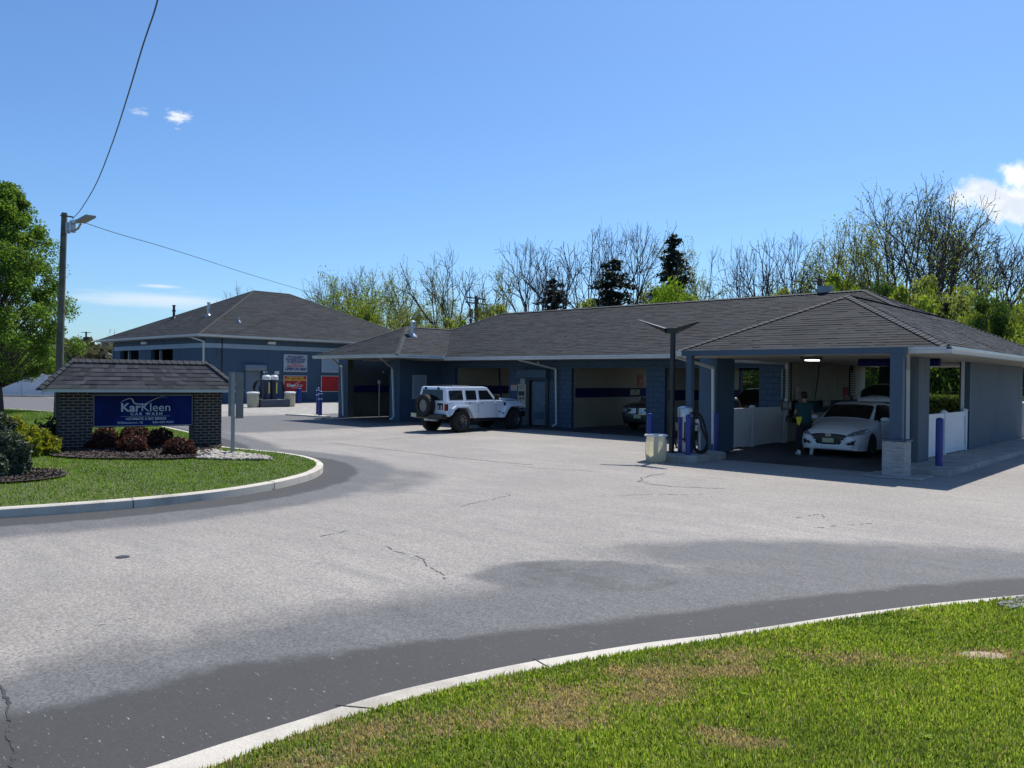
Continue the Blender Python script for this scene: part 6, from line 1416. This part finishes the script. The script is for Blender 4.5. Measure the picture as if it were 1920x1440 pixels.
# ------------------------------------------------------------------ TREES AND SHRUBS
def perp(d, rnd):
    a = d.cross(Vector((rnd.uniform(-1, 1), rnd.uniform(-1, 1), rnd.uniform(-1, 1))))
    return a.normalized() if a.length > 1e-3 else Vector((1, 0, 0))
class Skel:
    """limbs grown by recursive forking; segs = (p0, p1, r0, r1, level); tips = points to hang leaves on"""
    def __init__(s, seed): s.r = random.Random(seed); s.segs = []; s.tips = []
    def grow(s, p, d, Ln, rad, lvl, maxl, wob, up, ang, dens, seglen):
        n = max(3, int(Ln/seglen)); st = Ln/n
        for i in range(n):
            d = (d+Vector((s.r.gauss(0, wob), s.r.gauss(0, wob), s.r.gauss(0, wob)*.6+up))).normalized()
            q = p+d*st; r0 = rad*(1-.72*i/n); r1 = rad*(1-.72*(i+1)/n)
            s.segs.append((p, q, r0, r1, lvl)); p = q
            if lvl >= maxl-1: s.tips.append((p.copy(), lvl))
            f = (i+1)/n
            if lvl < maxl and f > (.30 if lvl == 0 else .15):
                k = dens[lvl]/n; m = int(k)+(1 if s.r.random() < k-int(k) else 0)
                for _ in range(m):
                    a = math.radians(s.r.uniform(*ang)); nd = (d*math.cos(a)+perp(d, s.r)*math.sin(a)).normalized()
                    s.grow(p.copy(), nd, Ln*s.r.uniform(.38, .62)*(1.08-.45*f), r1*.62, lvl+1, maxl, wob, up, ang, dens, seglen*.75)
        if lvl < maxl:
            for sg in (0, 1):
                a = math.radians(s.r.uniform(10, 30)); nd = (d*math.cos(a)+perp(d, s.r)*math.sin(a)).normalized()
                s.grow(p.copy(), nd, Ln*s.r.uniform(.28, .45), rad*.28, lvl+1, maxl, wob, up, ang, dens, seglen*.75)
def limb_mesh(segs, minr, maxlvl=99, minlvl=0):
    mb = MB()
    for p, q, r0, r1, lv in segs:
        if not (minlvl <= lv <= maxlvl): continue
        r0 = max(r0, minr); r1 = max(r1, minr*.8); n = 7 if lv == 0 else (5 if lv == 1 else 3)
        d = (q-p).normalized(); a = d.cross(Vector((.13, .3, 1))); 
        if a.length < 1e-3: a = Vector((1, 0, 0))
        a.normalize(); b = d.cross(a); o = len(mb.v)
        for c, r in ((p, r0), (q+d*.3*r1, r1)):
            for k in range(n):
                t = 2*PI*k/n; mb.v.append(tuple(c+a*math.cos(t)*r+b*math.sin(t)*r))
        mb.f += [(o+k, o+(k+1) % n, o+n+(k+1) % n, o+n+k) for k in range(n)]
    return mb
def np_leaves(name, P, size, mat, parent, seed=0, elong=1.6, local=True):
    """many small leaf quads at points P (n x 3)"""
    rg = np.random.default_rng(seed); n = len(P); s = size*rg.uniform(.6, 1.35, n)
    u = rg.normal(size=(n, 3)); u /= np.linalg.norm(u, axis=1)[:, None]; t = rg.normal(size=(n, 3)); v = np.cross(u, t); v /= np.linalg.norm(v, axis=1)[:, None]
    u *= (s*elong*.5)[:, None]; v *= (s*.5)[:, None]
    V = np.stack([P-u, P-v*.9-u*.1, P+u, P+v*.9-u*.1], 1).reshape(-1, 3)
    me = bpy.data.meshes.new(name); me.vertices.add(4*n); me.vertices.foreach_set('co', V.ravel())
    me.loops.add(4*n); me.loops.foreach_set('vertex_index', np.arange(4*n)); me.polygons.add(n)
    me.polygons.foreach_set('loop_start', np.arange(0, 4*n, 4)); me.polygons.foreach_set('loop_total', np.full(n, 4)); me.update(calc_edges=True)
    me.materials.append(M[mat]); o = bpy.data.objects.new(name, me); COL.objects.link(o); o.parent = parent; return o
def tips_pts(tips, per, spread, seed, frac=1., zmin=0):
    rg = np.random.default_rng(seed); T_ = np.array([tuple(t[0]) for t in tips if t[0].z > zmin])
    k = rg.random(len(T_)) < frac; T_ = T_[k]
    # keep leaves in uneven clumps
    P = np.repeat(T_, per, 0)+rg.normal(0, spread, (len(T_)*per, 3)); return P
PROTO = {}
def proto(key, seed, H, style):
    best = None   # of a few growths keep the one with the most even crown
    for sd_ in range(seed, seed+6):
        q_ = skeleton(sd_, H, style); zz = sorted(a[1].z for a in q_.segs); xx = sorted(a[1].x for a in q_.segs); yy = sorted(a[1].y for a in q_.segs); n_ = len(zz); wx = xx[int(n_*.98)]-xx[int(n_*.02)]; wy = yy[int(n_*.98)]-yy[int(n_*.02)]
        sc_ = zz[-1]/zz[int(n_*.93)]+abs(xx[n_//2])/wx+abs(yy[n_//2])/wy+.4*abs(wx-wy)/(wx+wy)
        if best is None or sc_ < best[0]: best = (sc_, q_)
    s = best[1]; t = T('tree', '', 'tree', (0, 0, 0)); leaf = style.get('leaf')
    mr = style.get('minr', .0165)
    limb_mesh([(a, b, max(c, .03), max(e, .026), 0 if l < 2 else 1) if l <= 3 else (a, b, c, e, 5) for a, b, c, e, l in s.segs], .02, 2, 0).build('trunk', style.get('bark', 'bark'), t, local=True, fix=False)
    limb_mesh([(a, b, c, e, 5) for a, b, c, e, l in s.segs if l > 3], mr).build('twigs', style.get('bark', 'bark'), t, local=True, fix=False)
    if leaf: np_leaves('crown', tips_pts(s.tips, leaf[1], leaf[2], seed, leaf[4], leaf[5]*H), leaf[3], leaf[0], t, seed)
    PROTO[key] = [t, False]; zz_ = sorted(q.z for _, q, _, _, _ in s.segs); t['_h'] = zz_[int(len(zz_)*.9985)]; xs = [q.x for _, q, _, _, _ in s.segs]; xs.sort(); t['_w'] = xs[int(len(xs)*.985)]-xs[int(len(xs)*.015)]; return t
def skeleton(seed, H, style):
    s = Skel(seed); r = s.r; K = style.get('K', 6)
    def fork(p, d, Ln, rad, k):
        n = max(2, int(Ln/(.62 if k < 3 else .5))); st = Ln/n; wob = style.get('wob', .06)*(1+.25*k)
        for i in range(n):
            d = (d+Vector((r.gauss(0, wob), r.gauss(0, wob), r.gauss(0, wob)*.5+style.get('up', .03)))).normalized(); q = p+d*st
            s.segs.append((p, q, rad*(1-.2*i/n), rad*(1-.2*(i+1)/n), min(k, 9))); p = q
            if k >= K-2: s.tips.append((p.copy(), k))
            if k >= 2 and r.random() < style.get('twig', .55):
                a = math.radians(r.uniform(25, 60)); nd = (d*math.cos(a)+perp(d, r)*math.sin(a)).normalized(); q0 = p.copy(); ln = Ln*r.uniform(.35, .8); rr = max(.013, rad*.35)
                for z in range(3):
                    nd = (nd+Vector((r.gauss(0, .12), r.gauss(0, .12), .09))).normalized(); q1 = q0+nd*ln/3; s.segs.append((q0, q1, rr*(1-.25*z), rr*(1-.25*(z+1)), 9)); q0 = q1
                s.tips.append((q0.copy(), 9))
        if k < K:
            m = 3 if r.random() < style.get('tri', .25) else 2; az = perp(d, r)
            for c in range(m):
                a = math.radians(r.uniform(*style.get('a1', (6, 20))) if c == 0 else r.uniform(*style.get('a2', (22, 44))))
                ax_ = (az if c == 0 else (-az if c == 1 else perp(d, r))); nd = (d*math.cos(a)+ax_*math.sin(a)).normalized()
                fork(p.copy(), nd, Ln*(r.uniform(.78, .95) if c == 0 else r.uniform(.62, .9)), rad*.8*(.9 if c == 0 else .72), k+1)
    nst = style.get('stems', 1); l0 = style.get('l0', .175)*H
    for k in range(nst):
        a = 2*PI*k/nst+r.uniform(0, 1); ti = .17 if nst > 1 else .03; d = Vector((math.cos(a)*ti, math.sin(a)*ti, 1)).normalized(); p = Vector((0, 0, -.2))+Vector((math.cos(a), math.sin(a), 0))*(.15 if nst > 1 else 0)
        rad = style.get('rad', .021)*H*(1 if nst == 1 else .75); hh = style.get('trunk', .2)*H*r.uniform(.8, 1.15)
        for i in range(4):
            d = (d+Vector((r.gauss(0, .04), r.gauss(0, .04), 0))).normalized(); q = p+d*hh/4; s.segs.append((p, q, rad*(1-.06*i), rad*(1-.06*(i+1)), 0)); p = q
        nl = style.get('limbs', 3)
        for j in range(nl):
            b = 2*PI*j/nl+r.uniform(-.5, .5); inc = math.radians(r.uniform(*style.get('inc', (10, 35)))); nd = Vector((math.cos(b)*math.sin(inc), math.sin(b)*math.sin(inc), math.cos(inc)))
            fork(p-d*hh*r.uniform(0, .25), nd, l0*r.uniform(.85, 1.15), rad*r.uniform(.55, .72), 1)
    return s
def leafy(key, seed, H, Wd, mat, n, size, base=.12, bark='bark', shape='ovoid', lumps=34):
    """dense crown: leaves on many lumps around a limbed trunk"""
    t = T('tree', '', 'tree', (0, 0, 0)); s = Skel(seed); r = s.r; rg = np.random.default_rng(seed)
    s.grow(Vector((0, 0, -.1)), Vector((0, 0, 1)), H*.85, H*.022, 0, 2, .04, .02, (35, 65), (9, 5, 0), H*.07)
    limb_mesh(s.segs, .02).build('trunk', bark, t, local=True, fix=False)
    C = []; 
    for k in range(lumps):
        z = r.uniform(base, .97)
        prof = {'ovoid': (math.sin(PI*min(1, max(0, (z-base*.6)/(1.02-base*.6)))**.75))**.7, 'cone': (1-z)**.75+.05, 'mound': math.sqrt(max(0, 1-z*z))}[shape]
        a = r.uniform(0, 2*PI); rr = Wd/2*prof*math.sqrt(r.uniform(.25, .95)); C.append((math.cos(a)*rr, math.sin(a)*rr, z*H, (.10+.10*r.random())*Wd*(.55+.6*prof)))
    P = []
    for (x, y, z, q) in C:
        m = int(n/lumps*r.uniform(.6, 1.4)); v = rg.normal(size=(m, 3)); v /= np.linalg.norm(v, axis=1)[:, None]; v *= (rg.uniform(.35, 1.12, m)**.6)[:, None]*q; v[:, 2] *= .75; P.append(v+np.array([x, y, z]))
    P = np.concatenate(P); P = P[P[:, 2] > 0]
    np_leaves('crown', P, size, mat, t, seed); PROTO[key] = [t, False]; t['_h'] = H; t['_w'] = Wd; return t
def conifer(key, seed, H, Wd, mat='leaf_dark', n=9000, top=1.):
    t = T('conifer', '', 'conifer', (0, 0, 0)); r = random.Random(seed); rg = np.random.default_rng(seed); segs = [(Vector((0, 0, -.1)), Vector((0, 0, H)), H*.02, .03, 0)]; P = []
    for b in range(int(16*H)):
        f = r.uniform(.10, .985)**.9; z = f*H; rl = Wd/2*((1-f)**.6)*top+.10; a = r.uniform(0, 2*PI); L_ = rl*r.choice((.4, .7, .9, 1.1, 1.35))
        p = Vector((0, 0, z)); q = Vector((math.cos(a)*L_, math.sin(a)*L_, z-.25*L_+.3*r.random())); segs.append((p, q, .03, .012, 1))
        m = int(n/260*L_/(Wd*.25))+3; u = rg.uniform(.15, 1.05, m)[:, None]; P.append(np.array(p)*(1-u)+np.array(q)*u+rg.normal(0, 1, (m, 3))*np.array([.09, .09, .08])*(.6+L_*.45))
    limb_mesh(segs, .012).build('trunk', 'bark', t, local=True, fix=False); np_leaves('crown', np.concatenate(P), .14, mat, t, seed, 2.2); PROTO[key] = [t, False]; t['_h'] = H; t['_w'] = Wd; return t
bare = dict(bark='barkgrey')
proto('bareA', 11, 14, dict(bare)); proto('bareB', 23, 14, dict(bare, limbs=4, inc=(14, 44), trunk=.16, bark='bark')); proto('bareC', 37, 14, dict(bare, stems=2, limbs=2, trunk=.24)); proto('bareD', 41, 14, dict(bare, limbs=2, trunk=.32, inc=(6, 20), a2=(18, 34)))
proto('paleA', 53, 12, dict(bare, wob=.11, inc=(15, 42), a2=(26, 52), bark='bark', leaf=('leaf_pale', 6, .2, .105, .9, .08))); proto('paleB', 67, 12, dict(bare, wob=.08, limbs=3, leaf=('leaf_pale', 6, .2, .10, .85, .08))); proto('budC', 71, 12, dict(bare, leaf=('leaf_bud', 2, .14, .08, .6, .3), wob=.09))
proto('greenA', 83, 11, dict(bare, limbs=4, inc=(18, 55), wob=.09, leaf=('leaf_green', 11, .30, .12, .95, .06))); proto('greenB', 97, 11, dict(bare, limbs=3, inc=(20, 55), wob=.1, leaf=('leaf_green', 8, .28, .12, .9, .06)))
proto('big', 101, 19, dict(bare, limbs=6, trunk=.10, inc=(8, 46), K=7, l0=.15, a1=(6, 16), twig=.8, bark='bark', rad=.021, tri=.3, leaf=('leaf_pale', 3, .25, .095, .35, .1)))
leafy('bright', 5, 9, 9, 'leaf_bright', 15000, .17, .1); leafy('bush', 6, 6, 7, 'leaf_green', 9000, .17, .02, shape='mound'); leafy('bushpale', 8, 6, 7, 'leaf_pale', 5500, .16, .02, shape='mound'); leafy('dense', 9, 10, 8, 'leaf_mid', 14000, .18, .05)
conifer('conA', 12, 12, 5.6, n=13000); conifer('conB', 14, 14, 4.4, n=12000, top=.9)
def put(key, px, ytop, dep, label, wpx=None, rot=None, name=None, grp=None):
    """stand a tree where the photograph's survey shows it: column px, top at ytop, dep metres ahead"""
    top = atd(px, ytop, dep); t, used = PROTO[key]
    h = top.z; sz = h/t['_h']; sx = sz if wpx is None else (wpx*dep/F_)/t['_w']
    sx = max(.6*sz, min(1.9*sz, sx)); rz = R_.uniform(0, 6.28) if rot is None else rot
    if used: o = dup(t, (top.x, top.y, 0), rz)
    else: o = t; o.location = (top.x, top.y, 0); o.rotation_euler = (0, 0, rz); PROTO[key][1] = True
    o.scale = (sx, sx, sz); o['label'] = label
    if grp: o['group'] = grp
    return o
G1 = 'trees beyond the buildings'
TREES = [
 ('bareC', 455, 531, 95, 'small grey bare treetop just above the left building peak', 80),
 ('budC', 610, 505, 96, 'pinkish budding tree at the left end of the tree row', 90), ('greenA', 645, 520, 92, 'yellow-green leafy tree above the slope of the left roof', 150), ('budC', 672, 495, 97, 'pinkish bare-topped tree behind the yellow-green leafy one', 90),
 ('greenB', 700, 545, 88, 'light green leafing tree right of the yellow-green one, over the left roof hip', 110),
 ('paleA', 750, 490, 80, 'twisted sparse tree with a leafy tuft on top over the roof flue', 110), ('paleB', 805, 508, 68, 'thin leaning sparse-leaved tree right of the roof flue', 100), ('paleA', 845, 530, 75, 'low pale-leaved tree behind the roof valley', 90),
 ('bareB', 868, 470, 66, 'spreading bare tree directly above the pole with two grey cans', 125), ('paleB', 925, 497, 68, 'pale-leaved round-topped tree right of the pole with grey cans', 90), ('bareD', 985, 445, 68, 'tall slim bare tree left of the low dark conifer', 90),
 ('conA', 1040, 520, 64, 'low dark brown-green conifer among bare trunks', 130), ('bareA', 1020, 450, 62, 'bare tree rising behind the low dark conifer', 100), ('bareB', 1080, 418, 66, 'very tall bare tree between the low conifer and the broad dark one', 120),
 ('conA', 1148, 482, 62, 'broad dark conifer above the middle of the long roof', 165), ('bareC', 1145, 415, 70, 'tall bare tree rising right behind the broad dark conifer', 110), ('bareD', 1203, 415, 68, 'slender bare tree between the two dark conifers', 80),
 ('conB', 1262, 435, 66, 'tall spiky dark conifer above the bright green tree', 120), ('paleB', 1232, 450, 72, 'pale-leaved tree behind and left of the spiky conifer', 90), ('paleA', 1292, 458, 74, 'pale-leaved tree behind and right of the spiky conifer', 80),
 ('bright', 1258, 530, 60, 'bright lime-green round tree over the street lamp', 135), ('paleB', 1312, 515, 66, 'low pale tree right of the bright lime-green one', 80),
 ('bareC', 1372, 455, 64, 'fan-shaped bare tree left of the wide one over the right roof', 100), ('bareA', 1438, 430, 62, 'wide fan-shaped bare tree over the ridge left of the hood vent', 130), ('bareD', 1485, 432, 66, 'narrow bare tree right of the wide fan-shaped one', 80),
 ('paleA', 1535, 445, 62, 'sparse green tree directly behind the grey hood vent', 120), ('greenB', 1512, 520, 66, 'low light-green tree behind the grey hood vent', 90), ('paleB', 1590, 410, 60, 'tall leafing tree above the right roof peak', 120), ('paleA', 1640, 390, 58, 'tall leafing tree left of the giant one, over the right roof', 120),
 ('big', 1722, 345, 60, 'giant spreading tree, the tallest, right of the roof peak', 270), ('greenB', 1690, 520, 50, 'young yellow-green tree in front of the giant one', 90), ('bareB', 1825, 388, 60, 'bare crooked tree in front of the white cloud', 110), ('bareA', 1880, 420, 62, 'bare tree at the right edge under the cloud', 110),
 ('bareC', 1960, 395, 58, 'bare tree cut by the right edge of the picture', 130), ('greenA', 1905, 520, 45, 'yellow leafy tree at the right edge above the end of the roof', 130), ('greenA', 1820, 585, 46, 'leafy tree above the slope of the right roof', 110),
 ('conA', 1775, 565, 47, 'low dark evergreen behind the slope of the right roof', 90)]
for k, px, yt, dp, lab, wp in TREES: put(k, px, yt, dp, lab, wp, grp=G1)
G2 = 'undergrowth bushes along the wood edge'
k = 0
und = [('bush', 690, 590, 84, 'low yellow-green bush peeping over the left roof slope near the flue'), ('bushpale', 770, 602, 60, 'pale bush right behind the roof flue'), ('bushpale', 830, 600, 62, 'pale bush in the valley between the two roofs'), ('bush', 880, 606, 58, 'green bush under the pole with two grey cans'),
       ('bushpale', 945, 575, 60, 'olive bush right of the pole with two grey cans'), ('bushpale', 1120, 565, 60, 'lime bush at the foot of the broad dark conifer'), ('bushpale', 1395, 560, 62, 'pale bush below the fan-shaped bare trees'), ('bushpale', 1480, 545, 58, 'pale bush left of the grey hood vent'),
       ('bush', 1580, 520, 55, 'green bush above the right roof peak'), ('dense', 1650, 535, 50, 'dense green bush behind the right roof peak'), ('bush', 1705, 545, 45, 'green bush behind the upper roof hip'), ('bushpale', 1760, 520, 52, 'pale tall bush below the giant tree'),
       ('dense', 1855, 560, 44, 'dense green bush above the lower roof slope'), ('bush', 1930, 590, 42, 'yellow-green bush beside the end of the roof'), ('dense', 1885, 620, 44, 'dark green bush just above the roof end'), ('dense', 1800, 560, 60, 'dark green mass between the giant tree and the crooked one')]
for kk, px, yt, dp, lab in und: put(kk, px, yt, dp, lab, 110, grp=G2)
# trees seen through the drive-through bay and over the hedge
thr = [('dense', 1640, 650, 44, 'dense dark tree seen through the open bay behind the hatch'), ('bush', 1605, 690, 46, 'green bush seen through the open bay left of the hatch'), ('dense', 1750, 640, 45, 'dark tree seen through the gap beside the right pier'), ('bush', 1785, 700, 44, 'green bush seen through the gap beside the right pier'), ('dense', 1700, 640, 48, 'dark tree hidden mostly by the timber post'),
       ('dense', 1425, 655, 60, 'dark tree glimpsed through the third bay'), ('bush', 1150, 690, 62, 'bush glimpsed through the middle bay'), ('dense', 1930, 660, 42, 'dark tree beyond the end of the grey side wall')]
for kk, px, yt, dp, lab in thr: put(kk, px, yt, dp, lab, 150, grp='trees behind the wash bays')
def far_wood():
    rg = np.random.default_rng(3); P = []; C = []
    for k in range(1500):
        px = rg.uniform(-400, 2300); dp = rg.uniform(85, 125); yt = 648+rg.normal(0, 9) if px < 420 else (655+rg.normal(0, 8) if px < 1480 else 600+rg.normal(0, 20))
        q = atd(px, yt, dp); h = max(2.5, q.z); m = 60; z = rg.uniform(0, 1, m)**.8*h; rr = 2.6*np.sqrt(rg.random(m)); a = rg.uniform(0, 2*PI, m)
        P.append(np.stack([q.x+np.cos(a)*rr, q.y+np.sin(a)*rr, z], 1))
    P = np.concatenate(P); M['leaf_wood'] = leafmat('far_wood_leaves', [(.075, .08, .04), (.12, .11, .075), (.05, .055, .035), (.10, .075, .055)], .25)
    o = np_leaves('far_wood', P, .75, 'leaf_wood', None, 3, 1.3); meta(o, 'far brownish-green wood closing the view behind everything', 'wood', kind='stuff')
far_wood()
conB2 = put('dense', 150, 645, 100, 'dark evergreen clump beside the distant two-can pole', 75); put('dense', 178, 655, 98, 'dark evergreen clump left of the distant grey house', 60)
put('budC', 135, 632, 110, 'distant reddish tree left of the distant two-can pole', 60); put('bushpale', 205, 640, 120, 'distant tan tree above the grey house', 60)
# the big tree at the left edge
def left_tree():
    t = T('tree', 'large leafy green tree cut by the left edge, left of the wooden pole', 'tree', tuple(g(1, 776).xy)+(0,)); s = Skel(202); r = s.r; rg = np.random.default_rng(202)
    H = 11.2; s.grow(Vector((0, 0, -.1)), Vector((0.0, 0, 1)), 10.2, .17, 0, 3, .03, .02, (22, 42), (15, 7, 4), .55)
    P = []; C = []
    for k in range(235):
        z = r.uniform(.16, 1.0); f = (z-.17)/.83; prof = (1.02-f)**.55*min(1, (f+.10)/.22)
        a = r.uniform(0, 2*PI); rr = 3.75*prof*math.sqrt(r.uniform(.1, 1.0)); C.append((math.cos(a)*rr, math.sin(a)*rr, z*H, r.uniform(.30, .66)*(.6+.55*prof)))
    segs = [q for q in s.segs if q[4] == 0]
    for (x, y, z, q) in C:
        rr = math.hypot(x, y); b = Vector((0, 0, max(1.3, z-rr*1.25))); segs.append((b, Vector((x*.55, y*.55, (b.z+z)/2+.1)), .035, .025, 1)); segs.append((Vector((x*.55, y*.55, (b.z+z)/2+.1)), Vector((x, y, z)), .025, .012, 1))
        m = int(340*r.uniform(.5, 1.4)); v = rg.normal(size=(m, 3)); v /= np.linalg.norm(v, axis=1)[:, None]; v *= (rg.uniform(.2, 1.25, m)**.7)[:, None]*q; P.append(v+np.array([x, y, z]))
    limb_mesh(segs, .014).build('trunk', 'bark', t, local=True, fix=False)
    P = np.concatenate(P); P = P[P[:, 2] > 1.35]; np_leaves('crown', P, .085, 'leaf_left', t, 9)
M['leaf_left'] = leafmat('left_tree_leaves', [(.09, .17, .025), (.18, .27, .045), (.05, .09, .018), (.13, .22, .035)], .45)
left_tree()
# clipped hedge behind the bays
def hedge():
    t = T('hedge', 'long clipped hedge with a yellow-green top behind the wash bays', 'hedge', (-12, 43, 0)); rg = np.random.default_rng(8)
    x0, x1, y0, y1, h = -34, 6, 42.4, 43.8, 1.42
    MB().box(x0+.1, x1-.1, y0+.12, y1-.12, 0, h-.12).build('inner_growth', 'leafcore', t)
    n = 26000; f = rg.random(n); P = np.zeros((n, 3)); P[:, 0] = rg.uniform(x0, x1, n)
    top = f < .4; P[top, 1] = rg.uniform(y0, y1, top.sum()); P[top, 2] = h+rg.normal(0, .05, top.sum()); fr_ = ~top; P[fr_, 1] = y0+rg.normal(0, .05, fr_.sum()); P[fr_, 2] = rg.uniform(.05, h, fr_.sum())
    np_leaves('foliage', P-np.array([-12, 43, 0]), .11, 'leaf_hedge', t, 8)
M['leafcore'] = pm('dark_inner_growth', (.012, .018, .008), .3, 6, .95)
hedge()
# shrubs of the sign bed: leaf-covered domes
def shrub(name, label, cat, loc, rx, ry, h, mat, n, size, seed, core=True, flat=1., lump=.12, elong=1.8, group=None, zc=.0):
    t = T(name, label, cat, loc, 0, group); rg = np.random.default_rng(seed)
    v = rg.normal(size=(n, 3)); v /= np.linalg.norm(v, axis=1)[:, None]; v[:, 2] = np.abs(v[:, 2])*1.0
    low = rg.random(n) < .35; v[low, 2] *= .25
    v /= np.linalg.norm(v, axis=1)[:, None]
    lum = np.array([mnoise.noise(Vector((a*3+seed, b*3, c*3)))+.5*mnoise.noise(Vector((a*8+seed, b*8, c*8))) for a, b, c in v])
    rad = (1+lump*lum*1.6)*rg.uniform(.86, 1.05, n); hz = np.power(np.clip(v[:, 2], 0, 1), flat)
    P = np.stack([v[:, 0]*rx*rad, v[:, 1]*ry*rad, hz*h*rad+zc], 1)
    sh = np.sqrt(np.clip(1-.35*(1-v[:, 2])**2, .5, 1)); P[:, 0] *= sh; P[:, 1] *= sh
    np_leaves('foliage', P, size, mat, t, seed, elong)
    c = MB(); prof = [(.80*math.cos(a), .86*math.sin(a)) for a in np.linspace(0, PI/2*.97, 7)]; c.lathe([(r_, z_) for r_, z_ in prof], (0, 0, 0), 14); c.v = [(x*rx, y*ry, z*h*.95) for x, y, z in c.v]; c.build('stems', 'leafcore', t, local=True, smooth=True)
    return t
def sloc(px, py, z=.15): v = g(px, py, z); return (v.x, v.y, z)
G3 = 'dark red barberry shrubs under the sign panel'
shrub('barberry', 'dark red barberry at the front left, against the left brick pillar', 'shrub', sloc(188, 842), .40, .40, .36, 'leaf_red', 3200, .035, 1, group=G3)
shrub('barberry', 'dark red barberry behind the front left one, partly under the panel', 'shrub', sloc(196, 833), .38, .38, .46, 'leaf_red', 2600, .035, 2, group=G3)
shrub('barberry', 'dark red barberry at the back middle, its top touching the panel', 'shrub', sloc(254, 832), .50, .45, .50, 'leaf_red', 3200, .035, 3, group=G3)
shrub('barberry', 'dark red barberry front and centre under the panel', 'shrub', sloc(249, 847), .41, .40, .40, 'leaf_red', 3400, .035, 4, group=G3)
shrub('barberry', 'dark red barberry right of centre, set a little back', 'shrub', sloc(301, 838), .36, .38, .48, 'leaf_red', 3000, .035, 5, group=G3)
shrub('barberry', 'dark red barberry at the front right, before the right brick pillar', 'shrub', sloc(336, 852), .42, .40, .38, 'leaf_red', 3400, .035, 6, group=G3)
shrub('spruce_shrub', 'large round blue-grey spruce shrub at the left edge', 'shrub', sloc(-4, 893), .58, .58, .74, 'leaf_spruce', 15000, .042, 7, flat=.7, lump=.2)
shrub('spruce_shrub', 'smaller blue-grey shrub behind the large round one at the left edge', 'shrub', sloc(-3, 835), .42, .42, .76, 'leaf_spruce', 6000, .045, 8, flat=.7, lump=.2)
shrub('cypress_shrub', 'golden yellow-green cypress shrub left of the sign', 'shrub', sloc(58, 852), .56, .52, .54, 'leaf_gold', 7500, .05, 9, lump=.3, elong=2.8)
shrub('cypress_shrub', 'golden cypress farther back behind the blue-grey shrub', 'shrub', sloc(22, 832), .60, .42, .62, 'leaf_gold', 5000, .05, 10, lump=.3, elong=2.8)
shrub('juniper_shrub', 'deep green juniper between the golden shrub and the left brick pillar', 'shrub', sloc(86, 842), .50, .45, .62, 'leaf_deep', 5000, .045, 11, lump=.3)
shrub('cypress_shrub', 'low golden shrub peeping out beside the left brick pillar', 'shrub', sloc(99, 822), .3, .3, .3, 'leaf_gold', 1800, .05, 12, lump=.3, elong=2.6)
for k, (t, used) in PROTO.items():
    if not used:
        for c in list(t.children): bpy.data.objects.remove(c)
        bpy.data.objects.remove(t)
for o in sc.objects:
    for kk in ('_h', '_w'):
        if kk in o: del o[kk]
